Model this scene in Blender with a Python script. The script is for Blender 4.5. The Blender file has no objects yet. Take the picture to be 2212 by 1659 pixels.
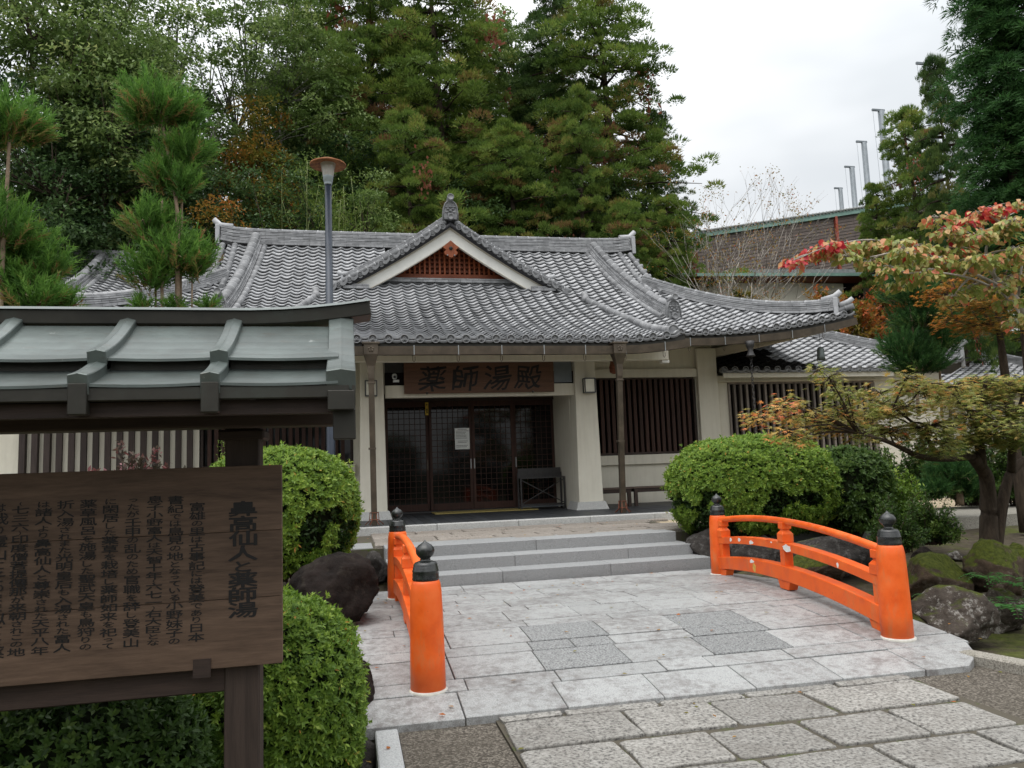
import bpy, math, random
import numpy as np
from mathutils import Matrix, Vector, Euler, noise as mnoise

# ------------------------------------------------------------------ camera, sky, light
SC = bpy.context.scene
COL = SC.collection
YAW, ROLL, EYE = math.radians(12.2), 0.036, 1.55
FPX, PW, PH = 1661.0, 2212.0, 1659.0
PITCH = math.atan((1008 - PH / 2) / FPX)
_f = Vector((math.sin(YAW) * math.cos(PITCH), math.cos(YAW) * math.cos(PITCH), math.sin(PITCH)))
_r0 = Vector((math.cos(YAW), -math.sin(YAW), 0)); _u0 = _r0.cross(_f)
_r = _r0 * math.cos(ROLL) - _u0 * math.sin(ROLL)
_u = _u0 * math.cos(ROLL) + _r0 * math.sin(ROLL)
cam = bpy.data.cameras.new('camera'); cam.sensor_width = 36; cam.lens = FPX / PW * 36
cam.clip_end = 3000; cam.clip_start = 0.05
camo = bpy.data.objects.new('camera', cam); COL.objects.link(camo)
camo.matrix_world = Matrix(((_r.x, _u.x, -_f.x, 0), (_r.y, _u.y, -_f.y, 0), (_r.z, _u.z, -_f.z, EYE), (0, 0, 0, 1)))
SC.camera = camo

SUN_EL, SUN_AZ = math.radians(72), math.radians(215)     # behind thick cloud, over the camera's shoulder
world = bpy.data.worlds.new('World'); SC.world = world; world.use_nodes = True
nt = world.node_tree; nt.nodes.clear()
def wn(t, **k):
    n = nt.nodes.new(t)
    for a, b in k.items(): setattr(n, a, b)
    return n
sky = wn('ShaderNodeTexSky', sky_type='NISHITA', sun_disc=False)
sky.sun_elevation = SUN_EL; sky.sun_rotation = SUN_AZ; sky.air_density = 1; sky.dust_density = 4
bg1 = wn('ShaderNodeBackground'); bg1.inputs['Strength'].default_value = 0.05
hs = wn('ShaderNodeHueSaturation'); hs.inputs['Saturation'].default_value = .25
nt.links.new(sky.outputs[0], hs.inputs['Color']); nt.links.new(hs.outputs[0], bg1.inputs['Color'])
tc = wn('ShaderNodeTexCoord')
mp = wn('ShaderNodeMapping'); mp.inputs['Scale'].default_value = (1, 1, 2.2)
nt.links.new(tc.outputs['Generated'], mp.inputs['Vector'])
ns = wn('ShaderNodeTexNoise'); ns.inputs['Scale'].default_value = 2.2; ns.inputs['Detail'].default_value = 4
nt.links.new(mp.outputs[0], ns.inputs['Vector'])
rp = wn('ShaderNodeValToRGB')
rp.color_ramp.elements[0].position = .3; rp.color_ramp.elements[0].color = (.50, .525, .54, 1)
rp.color_ramp.elements[1].position = .68; rp.color_ramp.elements[1].color = (.84, .845, .845, 1)
nt.links.new(ns.outputs['Fac'], rp.inputs['Fac'])
bg2 = wn('ShaderNodeBackground'); bg2.inputs['Strength'].default_value = 0.66   # the cloud deck
# a cloud deck is brightest overhead (standard overcast sky)
sx3 = wn('ShaderNodeSeparateXYZ'); nt.links.new(tc.outputs['Generated'], sx3.inputs[0])
mr = wn('ShaderNodeMapRange', interpolation_type='SMOOTHSTEP'); mr.inputs['From Min'].default_value = .25; mr.inputs['From Max'].default_value = 1; mr.inputs['To Min'].default_value = 1; mr.inputs['To Max'].default_value = 2.7
nt.links.new(sx3.outputs['Z'], mr.inputs['Value'])
vm = wn('ShaderNodeVectorMath', operation='SCALE'); nt.links.new(rp.outputs['Color'], vm.inputs[0]); nt.links.new(mr.outputs[0], vm.inputs['Scale'])
nt.links.new(vm.outputs[0], bg2.inputs['Color'])
addn = wn('ShaderNodeAddShader'); wo = wn('ShaderNodeOutputWorld')
nt.links.new(bg1.outputs[0], addn.inputs[0]); nt.links.new(bg2.outputs[0], addn.inputs[1])
nt.links.new(addn.outputs[0], wo.inputs['Surface'])
sun = bpy.data.lights.new('sun', 'SUN'); sun.energy = 0.75; sun.angle = math.radians(60); sun.color = (1, .97, .93)
suno = bpy.data.objects.new('sun', sun); COL.objects.link(suno)
_sd = Vector((math.sin(SUN_AZ) * math.cos(SUN_EL), math.cos(SUN_AZ) * math.cos(SUN_EL), math.sin(SUN_EL)))
suno.rotation_euler = _sd.to_track_quat('Z', 'Y').to_euler(); suno.location = (0, -20, 40)
SC.view_settings.view_transform = 'Standard'; SC.view_settings.look = 'None'
SC.view_settings.exposure = 0.66; SC.view_settings.gamma = 1
SC.cycles.max_bounces = 7; SC.cycles.transparent_max_bounces = 6
try:
    SC.cycles.use_denoising = True
except Exception: pass

# pixel of the photograph (at 2212 px width) -> point on a plane y = Y or z = Z
def _ray(px, py): return _r * ((px - PW / 2) / FPX) + _u * (-(py - PH / 2) / FPX) + _f
def at_y(px, py, Y):
    d = _ray(px, py); t = Y / d.y; return Vector((d.x * t, Y, EYE + d.z * t))
def at_z(px, py, Z):
    d = _ray(px, py); t = (Z - EYE) / d.z; return Vector((d.x * t, d.y * t, Z))

# ------------------------------------------------------------------ helpers
R = random.Random(7)
def tag(o, label=None, cat=None, group=None, kind=None):
    if label: o['label'] = label
    if cat: o['category'] = cat
    if group: o['group'] = group
    if kind: o['kind'] = kind
    return o
def thing(name, label, cat, loc=(0, 0, 0), group=None):
    o = bpy.data.objects.new(name, None); COL.objects.link(o); o.location = loc
    o.empty_display_size = .2
    return tag(o, label, cat, group)
def adopt(o, parent):
    o.parent = parent
    if parent.type == 'EMPTY': o.matrix_parent_inverse = Matrix.Translation(-Vector(parent.location))
    return o
def link(name, me, mat=None, parent=None):
    if mat is not None and not me.materials: me.materials.append(mat)
    o = bpy.data.objects.new(name, me); COL.objects.link(o)
    if parent is not None: adopt(o, parent)
    return o
def basis(d, up=Vector((0, 0, 1))):
    d = Vector(d).normalized()
    if abs(d.dot(up)) > .995: up = Vector((0, 1, 0)) if abs(d.y) < .9 else Vector((0, 0, 1))
    s = d.cross(up).normalized(); u = s.cross(d).normalized()
    return d, s, u
class MB:
    """collects shapes of ONE part and links them as one mesh object"""
    def __init__(s): s.v = []; s.f = []; s.sm = []; s.tn = []; s.cur = .5
    def add(s, vs, fs, smooth=False):
        b = len(s.v); s.v += [tuple(v) for v in vs]
        for f in fs: s.f.append([b + i for i in f]); s.sm.append(smooth); s.tn.append(s.cur)
        return s
    def box(s, x0, x1, y0, y1, z0, z1):
        return s.add([(x0, y0, z0), (x1, y0, z0), (x1, y1, z0), (x0, y1, z0), (x0, y0, z1), (x1, y0, z1), (x1, y1, z1), (x0, y1, z1)],
                     [(0, 3, 2, 1), (4, 5, 6, 7), (0, 1, 5, 4), (1, 2, 6, 5), (2, 3, 7, 6), (3, 0, 4, 7)])
    def bar(s, p, q, w, h, up=Vector((0, 0, 1)), w2=None, h2=None):
        p, q = Vector(p), Vector(q); d, sd, u = basis(q - p, Vector(up)); w2 = w2 or w; h2 = h2 or h
        vs = []
        for c, ww, hh in ((p, w, h), (q, w2, h2)):
            for a, b in ((-1, -1), (1, -1), (1, 1), (-1, 1)): vs.append(c + sd * a * ww / 2 + u * b * hh / 2)
        return s.add(vs, [(0, 3, 2, 1)[::-1], (4, 5, 6, 7)[::-1], (0, 1, 5, 4)[::-1], (1, 2, 6, 5)[::-1], (2, 3, 7, 6)[::-1], (3, 0, 4, 7)[::-1]])
    def sweep(s, pts, sec, up=Vector((0, 0, 1)), smooth=False, closed_sec=True, caps=True, scale=None):
        """sweep a 2D section [(side, up)] along points"""
        pts = [Vector(p) for p in pts]; n = len(sec); vs = []
        for i, p in enumerate(pts):
            d = (pts[min(i + 1, len(pts) - 1)] - pts[max(i - 1, 0)])
            d, sd, u = basis(d, Vector(up)); k = scale[i] if scale else 1
            vs += [p + sd * a * k + u * b * k for a, b in sec]
        fs = []
        m = n if closed_sec else n - 1
        for i in range(len(pts) - 1):
            for j in range(m):
                a = i * n + j; b = i * n + (j + 1) % n
                fs.append((a, b, b + n, a + n))
        s.add(vs, fs, smooth)
        if caps and closed_sec:
            b = len(s.v) - len(vs)
            s.f.append([b + j for j in range(n)][::-1]); s.sm.append(False); s.tn.append(s.cur)
            s.f.append([b + (len(pts) - 1) * n + j for j in range(n)]); s.sm.append(False); s.tn.append(s.cur)
        return s
    def tube(s, pts, r, n=8, smooth=True):
        r = r if isinstance(r, (list, tuple)) else [r] * len(pts)
        sec = [(math.cos(2 * math.pi * k / n), math.sin(2 * math.pi * k / n)) for k in range(n)]
        return s.sweep(pts, sec, smooth=smooth, scale=list(r))
    def lathe(s, prof, c=(0, 0, 0), n=20, axis=None, smooth=True, sq=False):
        c = Vector(c); ax = Vector(axis or (0, 0, 1)).normalized(); _, sx, sy = basis(ax, Vector((0, 1, .01)))
        vs = []
        off = math.pi / 4 if n == 4 else 0
        k2 = math.sqrt(2) if n == 4 else 1
        for r, z in prof:
            for k in range(n):
                a = 2 * math.pi * k / n + off
                vs.append(c + ax * z + (sx * math.cos(a) + sy * math.sin(a)) * r * k2)
        fs = []
        for i in range(len(prof) - 1):
            for k in range(n):
                a = i * n + k; b = i * n + (k + 1) % n
                fs.append((a, b, b + n, a + n))
        s.add(vs, fs, smooth and n > 4)
        b = len(s.v) - len(vs)
        s.f.append([b + k for k in range(n)][::-1]); s.sm.append(False); s.tn.append(s.cur)
        s.f.append([b + (len(prof) - 1) * n + k for k in range(n)]); s.sm.append(False); s.tn.append(s.cur)
        return s
    def prism(s, poly, M, t):
        """polygon [(a,b)] in the plane of matrix M (cols x,y), extruded by t along M's z"""
        n = len(poly)
        lo = [M @ Vector((a, b, 0)) for a, b in poly]; hi = [M @ Vector((a, b, t)) for a, b in poly]
        fs = [tuple(range(n))[::-1], tuple(range(n, 2 * n))]
        for i in range(n): j = (i + 1) % n; fs.append((i, j, n + j, n + i))
        return s.add(lo + hi, fs)
    def build(s, name, mat, parent=None, bevel=0, seg=1, recalc=True):
        me = bpy.data.meshes.new(name); me.from_pydata([tuple(v) for v in s.v], [], s.f)
        me.polygons.foreach_set('use_smooth', s.sm)
        if len(set(s.tn)) > 1:
            me.attributes.new('tint', 'FLOAT', 'FACE').data.foreach_set('value', s.tn)
        if recalc:
            import bmesh
            bm = bmesh.new(); bm.from_mesh(me); bmesh.ops.recalc_face_normals(bm, faces=bm.faces); bm.to_mesh(me); bm.free()
        o = link(name, me, mat, parent)
        if bevel:
            m = o.modifiers.new('bevel', 'BEVEL'); m.width = bevel; m.segments = seg; m.limit_method = 'ANGLE'; m.angle_limit = math.radians(50)
        return o
XZ = Matrix(((1, 0, 0, 0), (0, 0, 1, 0), (0, 1, 0, 0), (0, 0, 0, 1)))      # poly (x,z), extruded along +y
YZ = Matrix(((0, 0, 1, 0), (1, 0, 0, 0), (0, 1, 0, 0), (0, 0, 0, 1)))      # poly (y,z), extruded along +x
def XZat(y): m = XZ.copy(); m[1][3] = y; return m
def YZat(x): m = YZ.copy(); m[0][3] = x; return m

# ------------------------------------------------------------------ materials
MATS = {}
class N:
    """tiny node-graph helper"""
    def __init__(s, name):
        s.m = bpy.data.materials.new(name); s.m.use_nodes = True; s.t = s.m.node_tree
        s.b = s.t.nodes['Principled BSDF']; s.out = s.t.nodes['Material Output']; MATS[name] = s.m
        s._tc = None
    def n(s, t, **k):
        x = s.t.nodes.new(t)
        for a, b in k.items(): setattr(x, a, b)
        return x
    def l(s, a, b): s.t.links.new(a, b)
    def co(s, scale=(1, 1, 1), world=False):
        if world:
            g = s.n('ShaderNodeNewGeometry'); src = g.outputs['Position']
        else:
            if not s._tc: s._tc = s.n('ShaderNodeTexCoord')
            src = s._tc.outputs['Object']
        if tuple(scale) == (1, 1, 1): return src
        mp = s.n('ShaderNodeMapping'); mp.inputs['Scale'].default_value = scale; s.l(src, mp.inputs['Vector']); return mp.outputs[0]
    def noise(s, sc, det=4, rough=.55, co=None, dist=0):
        x = s.n('ShaderNodeTexNoise'); x.inputs['Scale'].default_value = sc; x.inputs['Detail'].default_value = det
        x.inputs['Roughness'].default_value = rough; x.inputs['Distortion'].default_value = dist
        s.l(co if co is not None else s.co(), x.inputs['Vector']); return x.outputs['Fac']
    def voro(s, sc, co=None, feat='F1', out='Distance'):
        x = s.n('ShaderNodeTexVoronoi', feature=feat); x.inputs['Scale'].default_value = sc
        s.l(co if co is not None else s.co(), x.inputs['Vector']); return x.outputs[out]
    def ramp(s, fac, stops):
        x = s.n('ShaderNodeValToRGB'); e = x.color_ramp.elements
        while len(e) < len(stops): e.new(.5)
        for i, (p, c) in enumerate(stops):
            e[i].position = p; e[i].color = (*c, 1) if len(c) == 3 else c
        s.l(fac, x.inputs['Fac']); return x.outputs['Color']
    def mix(s, fac, a, b, mode='MIX'):
        x = s.n('ShaderNodeMix', data_type='RGBA', blend_type=mode)
        for v, i in ((fac, 0), (a, 6), (b, 7)):
            if hasattr(v, 'links') or hasattr(v, 'is_output'): s.l(v, x.inputs[i])
            elif isinstance(v, (int, float)): x.inputs[i].default_value = v
            else: x.inputs[i].default_value = (*v, 1)
        return x.outputs[2]
    def math(s, op, a, b=0.):
        x = s.n('ShaderNodeMath', operation=op)
        for v, i in ((a, 0), (b, 1)):
            if hasattr(v, 'is_output'): s.l(v, x.inputs[i])
            else: x.inputs[i].default_value = v
        return x.outputs[0]
    def rnd(s): return s.n('ShaderNodeObjectInfo').outputs['Random']
    def attr(s, nm): return s.n('ShaderNodeAttribute', attribute_name=nm).outputs['Fac']
    def vary(s, col, amt=.15, src=None):
        """lightness variation by object random"""
        v = s.math('ADD', s.math('MULTIPLY', src if src is not None else s.rnd(), amt * 2), 1 - amt)
        x = s.n('ShaderNodeVectorMath', operation='SCALE'); s.l(col, x.inputs[0]); s.l(v, x.inputs['Scale']); return x.outputs[0]
    def fin(s, col, rough=.7, spec=.4, metal=0, bump=None, bstr=.3, bdist=.01):
        b = s.b
        if hasattr(col, 'is_output'): s.l(col, b.inputs['Base Color'])
        else: b.inputs['Base Color'].default_value = (*col, 1)
        if hasattr(rough, 'is_output'): s.l(rough, b.inputs['Roughness'])
        else: b.inputs['Roughness'].default_value = rough
        b.inputs['Specular IOR Level'].default_value = spec; b.inputs['Metallic'].default_value = metal
        if bump is not None:
            x = s.n('ShaderNodeBump'); x.inputs['Strength'].default_value = bstr; x.inputs['Distance'].default_value = bdist
            s.l(bump, x.inputs['Height']); s.l(x.outputs[0], b.inputs['Normal'])
        return s.m
def simple(name, c, rough=.6, spec=.4, var=.12, sc=6, metal=0, bump=.15, stretch=(1, 1, 1), bd=.004, objvar=0):
    g = N(name); co = g.co(stretch); f = g.noise(sc, 5, .6, co)
    col = g.ramp(f, [(.3, tuple(x * (1 - var) for x in c)), (.7, tuple(min(1, x * (1 + var)) for x in c))])
    if objvar: col = g.vary(col, objvar)
    return g.fin(col, rough, spec, metal, g.noise(sc * 6, 4, .6, co), bump, bd)

def build_materials():
    # smoked grey clay roof tile
    g = N('roof_tile'); f = g.noise(9, 5); v = g.math('FRACT', g.math('ADD', g.attr('tint'), g.rnd()))
    col = g.ramp(f, [(.25, (.175, .178, .186)), (.5, (.25, .254, .262)), (.8, (.345, .349, .355))])
    col = g.vary(col, .30, v)
    g.fin(col, .36, .6, 0, g.noise(40, 3), .12, .003)
    g = N('ridge_tile'); f = g.noise(7, 5)
    col = g.ramp(f, [(.25, (.165, .168, .175)), (.55, (.26, .263, .27)), (.8, (.38, .383, .388))])
    col = g.vary(col, .25, g.attr('tint')); g.fin(col, .5, .45, 0, g.noise(35, 3), .15, .004)
    simple('ridge_end', (.37, .375, .385), .55, .4, .12, 9)
    simple('mortar_pale', (.5, .48, .43), .9, .2, .2, 20)
    simple('tile_dark', (.022, .022, .025), .5, .4, .3, 12)
    # plaster
    g = N('plaster'); f = g.noise(1.3, 5, .65); st = g.noise(2.0, 4, .6, g.co((6, 6, .5)))
    col = g.mix(g.ramp(st, [(.45, (0, 0, 0)), (.8, (.35, .35, .35))]), g.ramp(f, [(.3, (.60, .565, .475)), (.7, (.68, .65, .555))]), (.43, .40, .33))
    col = g.mix(g.ramp(g.noise(.7, 6, .7), [(.5, (0, 0, 0)), (.75, (.4, .4, .4))]), col, (.52, .49, .41))
    g.fin(col, .9, .2, 0, g.noise(60, 3), .12, .004)
    simple('soffit', (.46, .42, .345), .9, .2, .1, 2)
    simple('white_board', (.68, .675, .63), .6, .35, .08, 3, stretch=(1, 1, 1))
    # timbers
    def wood(nm, dark, light, st=(1, 10, 10), sc=2.5, rough=.65, spec=.3, objvar=.2):
        g = N(nm); co = g.co(st); f = g.noise(sc, 6, .65, co, .4); f2 = g.noise(sc * 7, 3, .6, co)
        col = g.ramp(g.math('ADD', g.math('MULTIPLY', f, .75), g.math('MULTIPLY', f2, .25)), [(.3, dark), (.52, tuple((a + b) / 2 for a, b in zip(dark, light))), (.72, light)])
        col = g.vary(col, objvar); g.fin(col, rough, spec, 0, f2, .25, .004)
    wood('dark_wood_x', (.018, .012, .010), (.055, .036, .028))
    wood('dark_wood_z', (.018, .012, .010), (.060, .037, .028), (10, 10, 1))
    wood('post_wood', (.030, .021, .017), (.075, .052, .041), (12, 12, .8))
    wood('board_wood', (.042, .025, .016), (.150, .097, .066), (.9, 8, 9), 2.2, .6, .3, .12)
    wood('red_wood_z', (.16, .040, .014), (.42, .115, .042), (10, 10, 1), rough=.5)
    wood('red_wood_x', (.13, .032, .012), (.32, .085, .032), rough=.5)
    wood('slat_brown', (.022, .011, .008), (.070, .031, .021), (10, 10, 1))
    wood('slat_grey', (.12, .10, .085), (.26, .225, .195), (10, 10, 1))
    wood('slat_dark', (.028, .02, .018), (.066, .048, .042), (10, 10, 1))
    wood('plaque_wood', (.066, .034, .021), (.135, .068, .041), (.8, 8, 8), 2.0, .6)
    wood('bench_wood', (.05, .034, .027), (.12, .085, .066), (1, 8, 8))
    g = N('ink'); g.fin((.012, .011, .011), .6, .3)
    # metals
    g = N('copper_green'); f = g.noise(2.6, 6, .65); f2 = g.noise(14, 4, .6, g.co((1, 3, 3)))
    col = g.ramp(f, [(.28, (.058, .066, .060)), (.5, (.090, .108, .102)), (.75, (.140, .172, .162))])
    col = g.mix(g.ramp(f2, [(.55, (0, 0, 0)), (.78, (.55, .55, .55))]), col, (.085, .072, .055))
    col = g.mix(g.ramp(g.noise(11, 6, .8, g.co((1, .6, .6))), [(.66, (0, 0, 0)), (.70, (.6, .6, .6))]), col, (.34, .36, .34))
    g.fin(col, .38, .55, .3, g.noise(9, 4), .25, .006)
    g = N('copper_brown'); f = g.noise(3.5, 5, .65)
    g.fin(g.ramp(f, [(.3, (.016, .015, .012)), (.55, (.030, .028, .022)), (.8, (.042, .050, .042))]), .5, .45, .3, g.noise(20, 4), .2, .004)
    g = N('gutter_bronze'); f = g.noise(4, 5, .65)
    g.fin(g.ramp(f, [(.3, (.055, .043, .031)), (.6, (.10, .078, .056)), (.85, (.15, .125, .095))]), .42, .5, .45, g.noise(22, 3), .1, .003)
    simple('strap_metal', (.26, .27, .27), .4, .5, .1, 8, .6)
    simple('black_iron', (.016, .017, .019), .3, .5, .3, 10)
    g = N('finial_black'); f = g.noise(18, 4, .6); g.fin(g.ramp(f, [(.4, (.010, .011, .012)), (.72, (.030, .034, .030))]), .27, .55, 0, g.noise(45, 3), .1, .002)
    simple('rust_iron', (.16, .055, .03), .7, .3, .4, 20)
    simple('dark_steel', (.045, .043, .043), .45, .45, .2, 12, .4)
    simple('steel_grey', (.15, .17, .185), .45, .5, .15, 3, .3)
    simple('lamp_pole', (.022, .030, .045), .35, .5, .25, 5, .2)
    g = N('lamp_rust'); f = g.noise(12, 5, .7); g.fin(g.ramp(f, [(.35, (.12, .045, .02)), (.55, (.26, .105, .04)), (.75, (.36, .17, .07))]), .75, .25, 0, f, .3, .004)
    simple('lamp_socket', (.33, .38, .40), .4, .5, .12, 8, .2)
    g = N('lamp_lens'); g.fin((.62, .60, .54), .25, .5, 0, g.n('ShaderNodeTexWave').outputs['Fac'], 0, .001); g.b.inputs['Transmission Weight'].default_value = .35
    # vermilion paint
    g = N('vermilion'); f = g.noise(5, 5, .6); fine = g.noise(60, 3)
    col = g.ramp(f, [(.25, (.60, .075, .008)), (.5, (.76, .112, .010)), (.8, (.82, .165, .030))])
    col = g.mix(g.ramp(g.noise(7, 5, .7, g.co((1, 1, .35))), [(.54, (0, 0, 0)), (.72, (.8, .8, .8))]), col, (.54, .17, .06))
    col = g.mix(g.ramp(g.noise(38, 5, .75, g.co((1, 1, .5))), [(.66, (0, 0, 0)), (.72, (.75, .75, .75))]), col, (.22, .05, .02))
    g.fin(col, g.ramp(f, [(.3, (.32,) * 3), (.7, (.6,) * 3)]), .4, 0, fine, .15, .004)
    simple('paint_chip', (.70, .70, .68), .8, .2, .1, 20)
    simple('chip_ochre', (.62, .36, .09), .8, .2, .2, 20)
    # stone
    def granite(nm, a, b, speck, dirt, dsc=2.3, d0=.5, d1=.72, damt=.8, objvar=.1, rough=.75, ssc=150, bstr=.25, bd=.004, fine=.38):
        g = N(nm); co = g.co(world=True); s1 = g.noise(ssc, 3, .7, co); base = g.ramp(s1, [(.36, speck), (.47, a), (.66, b)])
        base = g.vary(base, objvar)
        d = g.math('ADD', g.math('MULTIPLY', g.noise(dsc, 5, .7, co), 1 - fine), g.math('MULTIPLY', g.noise(dsc * 9, 6, .75, co), fine))
        col = g.mix(g.ramp(d, [(d0, (0, 0, 0)), (d1, (damt,) * 3)]), base, dirt)
        g.fin(col, rough, .35, 0, g.noise(ssc * .6, 4, .7, co), bstr, bd)
    granite('deck_stone', (.30, .305, .302), (.395, .40, .393), (.17, .175, .175), (.13, .117, .112), 1.6, .465, .60, .76, .11, .5, fine=.6)
    granite('deck_rough', (.18, .185, .185), (.29, .295, .29), (.08, .08, .08), (.11, .10, .095), 3, .55, .8, .5, .05, .85, 70, .8, .008)
    granite('path_stone', (.20, .192, .175), (.315, .305, .283), (.07, .066, .063), (.10, .088, .076), 1.9, .47, .70, .7, .17, .75, 48, .8, .006)
    granite('step_stone', (.24, .245, .245), (.32, .325, .325), (.13, .13, .135), (.14, .14, .135), 2.4, .52, .74, .5, .05, .6)
    granite('landing_stone', (.20, .175, .15), (.31, .285, .25), (.09, .075, .068), (.16, .125, .10), 1.6, .5, .75, .6, .12, .75, 60, .6, .008)
    granite('kerb_white', (.34, .35, .35), (.45, .455, .455), (.24, .245, .25), (.30, .295, .285), 3, .58, .8, .4, .06, .7, 130)
    granite('kerb_old', (.24, .225, .19), (.36, .34, .30), (.11, .10, .085), (.10, .095, .06), 3, .5, .75, .7, .05, .85, 90, .5)
    granite('pillar_stone', (.40, .40, .385), (.52, .52, .50), (.2, .2, .2), (.28, .27, .25), 3, .5, .8, .5, .05, .8, 120)
    # ground kinds
    g = N('aggregate'); co = g.co(world=True); f = g.voro(85, co, out='Color'); sep = g.n('ShaderNodeSeparateColor'); g.l(f, sep.inputs[0])
    col = g.ramp(sep.outputs[0], [(.0, (.040, .033, .026)), (.5, (.078, .067, .053)), (.9, (.17, .15, .125))])
    col = g.mix(g.ramp(g.noise(2.2, 4, .6, co), [(.4, (0, 0, 0)), (.75, (.5, .5, .5))]), col, (.06, .052, .038))
    g.fin(col, .85, .3, 0, g.voro(85, co), .6, .006)
    g = N('gravel'); co = g.co(world=True); f = g.voro(60, co, out='Color'); sep = g.n('ShaderNodeSeparateColor'); g.l(f, sep.inputs[0])
    g.fin(g.ramp(sep.outputs[0], [(.0, (.22, .165, .10)), (.5, (.42, .34, .23)), (1, (.60, .52, .40))]), .9, .25, 0, g.voro(60, co), .8, .01)
    g = N('garden_soil'); co = g.co(world=True); f = g.noise(.9, 5, .65, co); f2 = g.noise(9, 5, .7, co)
    col = g.ramp(f2, [(.3, (.035, .028, .02)), (.7, (.10, .083, .058))])
    col = g.mix(g.ramp(f, [(.48, (0, 0, 0)), (.60, (.9, .9, .9))]), col, g.ramp(f2, [(.3, (.045, .058, .012)), (.7, (.10, .115, .022))]))
    g.fin(col, .95, .15, 0, f2, .7, .03)
    g = N('forest_floor'); co = g.co(world=True); g.fin(g.ramp(g.noise(1.2, 5, .7, co), [(.3, (.012, .016, .008)), (.7, (.035, .042, .018))]), .95, .1, 0, g.noise(3, 4, .6, co), .6, .2)
    g = N('joint_mortar'); co = g.co(world=True); f = g.noise(5, 5, .7, co)
    g.fin(g.mix(g.ramp(f, [(.56, (0, 0, 0)), (.68, (1, 1, 1))]), (.085, .075, .058), (.06, .085, .016)), .95, .15, 0, g.noise(60, 3, .7, co), .5, .01)
    simple('floor_tile', (.030, .033, .037), .5, .5, .35, 8, objvar=.25)
    simple('floor_joint', (.20, .20, .195), .85, .2, .15, 9)
    # rocks
    def rock(nm, a, b, lich, moss=0.0):
        g = N(nm); co = g.co(world=True); f = g.noise(4, 7, .7, co); col = g.ramp(f, [(.3, a), (.7, b)])
        lm = g.ramp(g.noise(9, 7, .8, co), [(.53, (0, 0, 0)), (.60, (.85, .85, .85))]); col = g.mix(lm, col, lich)
        if moss:
            ge = g.n('ShaderNodeNewGeometry'); sp = g.n('ShaderNodeSeparateXYZ'); g.l(ge.outputs['Normal'], sp.inputs[0])
            mm = g.math('ADD', g.math('MULTIPLY', sp.outputs['Z'], .62), g.math('MULTIPLY', g.noise(3.5, 5, .7, co), .6))
            mk = g.ramp(mm, [(1.0 - moss, (0, 0, 0)), (1.12 - moss, (1, 1, 1))]); col = g.mix(mk, col, g.ramp(g.noise(25, 4, .7, co), [(.3, (.025, .034, .005)), (.7, (.085, .10, .014))]))
        g.fin(col, .92, .2, 0, g.noise(16, 7, .75, co), .9, .03)
    rock('rock_dark', (.005, .0035, .003), (.019, .0125, .010), (.028, .022, .017))
    rock('rock_lichen', (.022, .017, .013), (.095, .078, .065), (.30, .285, .26), .22)
    rock('rock_moss', (.025, .018, .013), (.10, .07, .048), (.12, .10, .08), .50)
    rock('rock_wall', (.014, .012, .011), (.055, .049, .044), (.085, .08, .075), .1)
    g = N('roof_tile_black'); f = g.noise(9, 5); g.fin(g.ramp(f, [(.3, (.006, .006, .006)), (.6, (.014, .013, .012)), (.85, (.03, .028, .026))]), .9, .15, 0, g.noise(30, 4), .5, .01)  # near-black roof tile for the annex end beside the bath hall
    # glass, paper, misc
    g = N('dark_glass'); g.fin((.006, .005, .005), .05, .28)
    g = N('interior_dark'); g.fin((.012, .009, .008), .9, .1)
    simple('paper', (.74, .76, .74), .8, .2, .03, 5)
    simple('lamp_paper', (.78, .76, .66), .6, .3, .06, 5)
    simple('mat_yellow', (.36, .29, .11), .95, .1, .2, 40)
    simple('yellow_plate', (.62, .42, .05), .5, .3, .1, 8)
    simple('siding_brown', (.125, .098, .085), .7, .3, .35, 3, stretch=(.6, 1, 5), objvar=.18)
    simple('siding_back', (.05, .04, .035), .8, .2, .3, 3)
    simple('verdigris', (.20, .33, .28), .55, .4, .2, 3)
    simple('red_pipe', (.30, .065, .04), .6, .4, .3, 6)
    simple('rib_sheet', (.30, .31, .30), .6, .4, .15, 5)
    simple('weathered_board', (.27, .25, .22), .8, .2, .25, 3, stretch=(6, 6, .7))
    simple('white_plastic', (.7, .72, .74), .35, .5, .05, 5)
    simple('bark', (.06, .045, .033), .9, .15, .45, 7, bump=.8, stretch=(3, 3, .6), bd=.03)
    simple('bark_grey', (.21, .20, .18), .85, .2, .4, 9, bump=.6, stretch=(2, 2, .7), bd=.015)
    simple('bark_pale', (.34, .31, .27), .8, .2, .35, 12, bump=.4, bd=.006)
    simple('bark_tan', (.25, .185, .13), .85, .2, .35, 12, bump=.5, bd=.006)
    simple('twig', (.055, .04, .03), .9, .15, .3, 10)
    LG = dict(leaf_cedar=1.75, leaf_cedar_dark=1.9, leaf_broad=2.0, leaf_broad_deep=1.9, leaf_autumn=1.4, leaf_bamboo=1.25, leaf_daisugi=1.6, leaf_deepcedar=1.3, leaf_azalea=1.42, leaf_azalea_dark=1.0, leaf_maple=1.85, leaf_maple_rust=1.3, leaf_dogwood=1.25)
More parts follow.
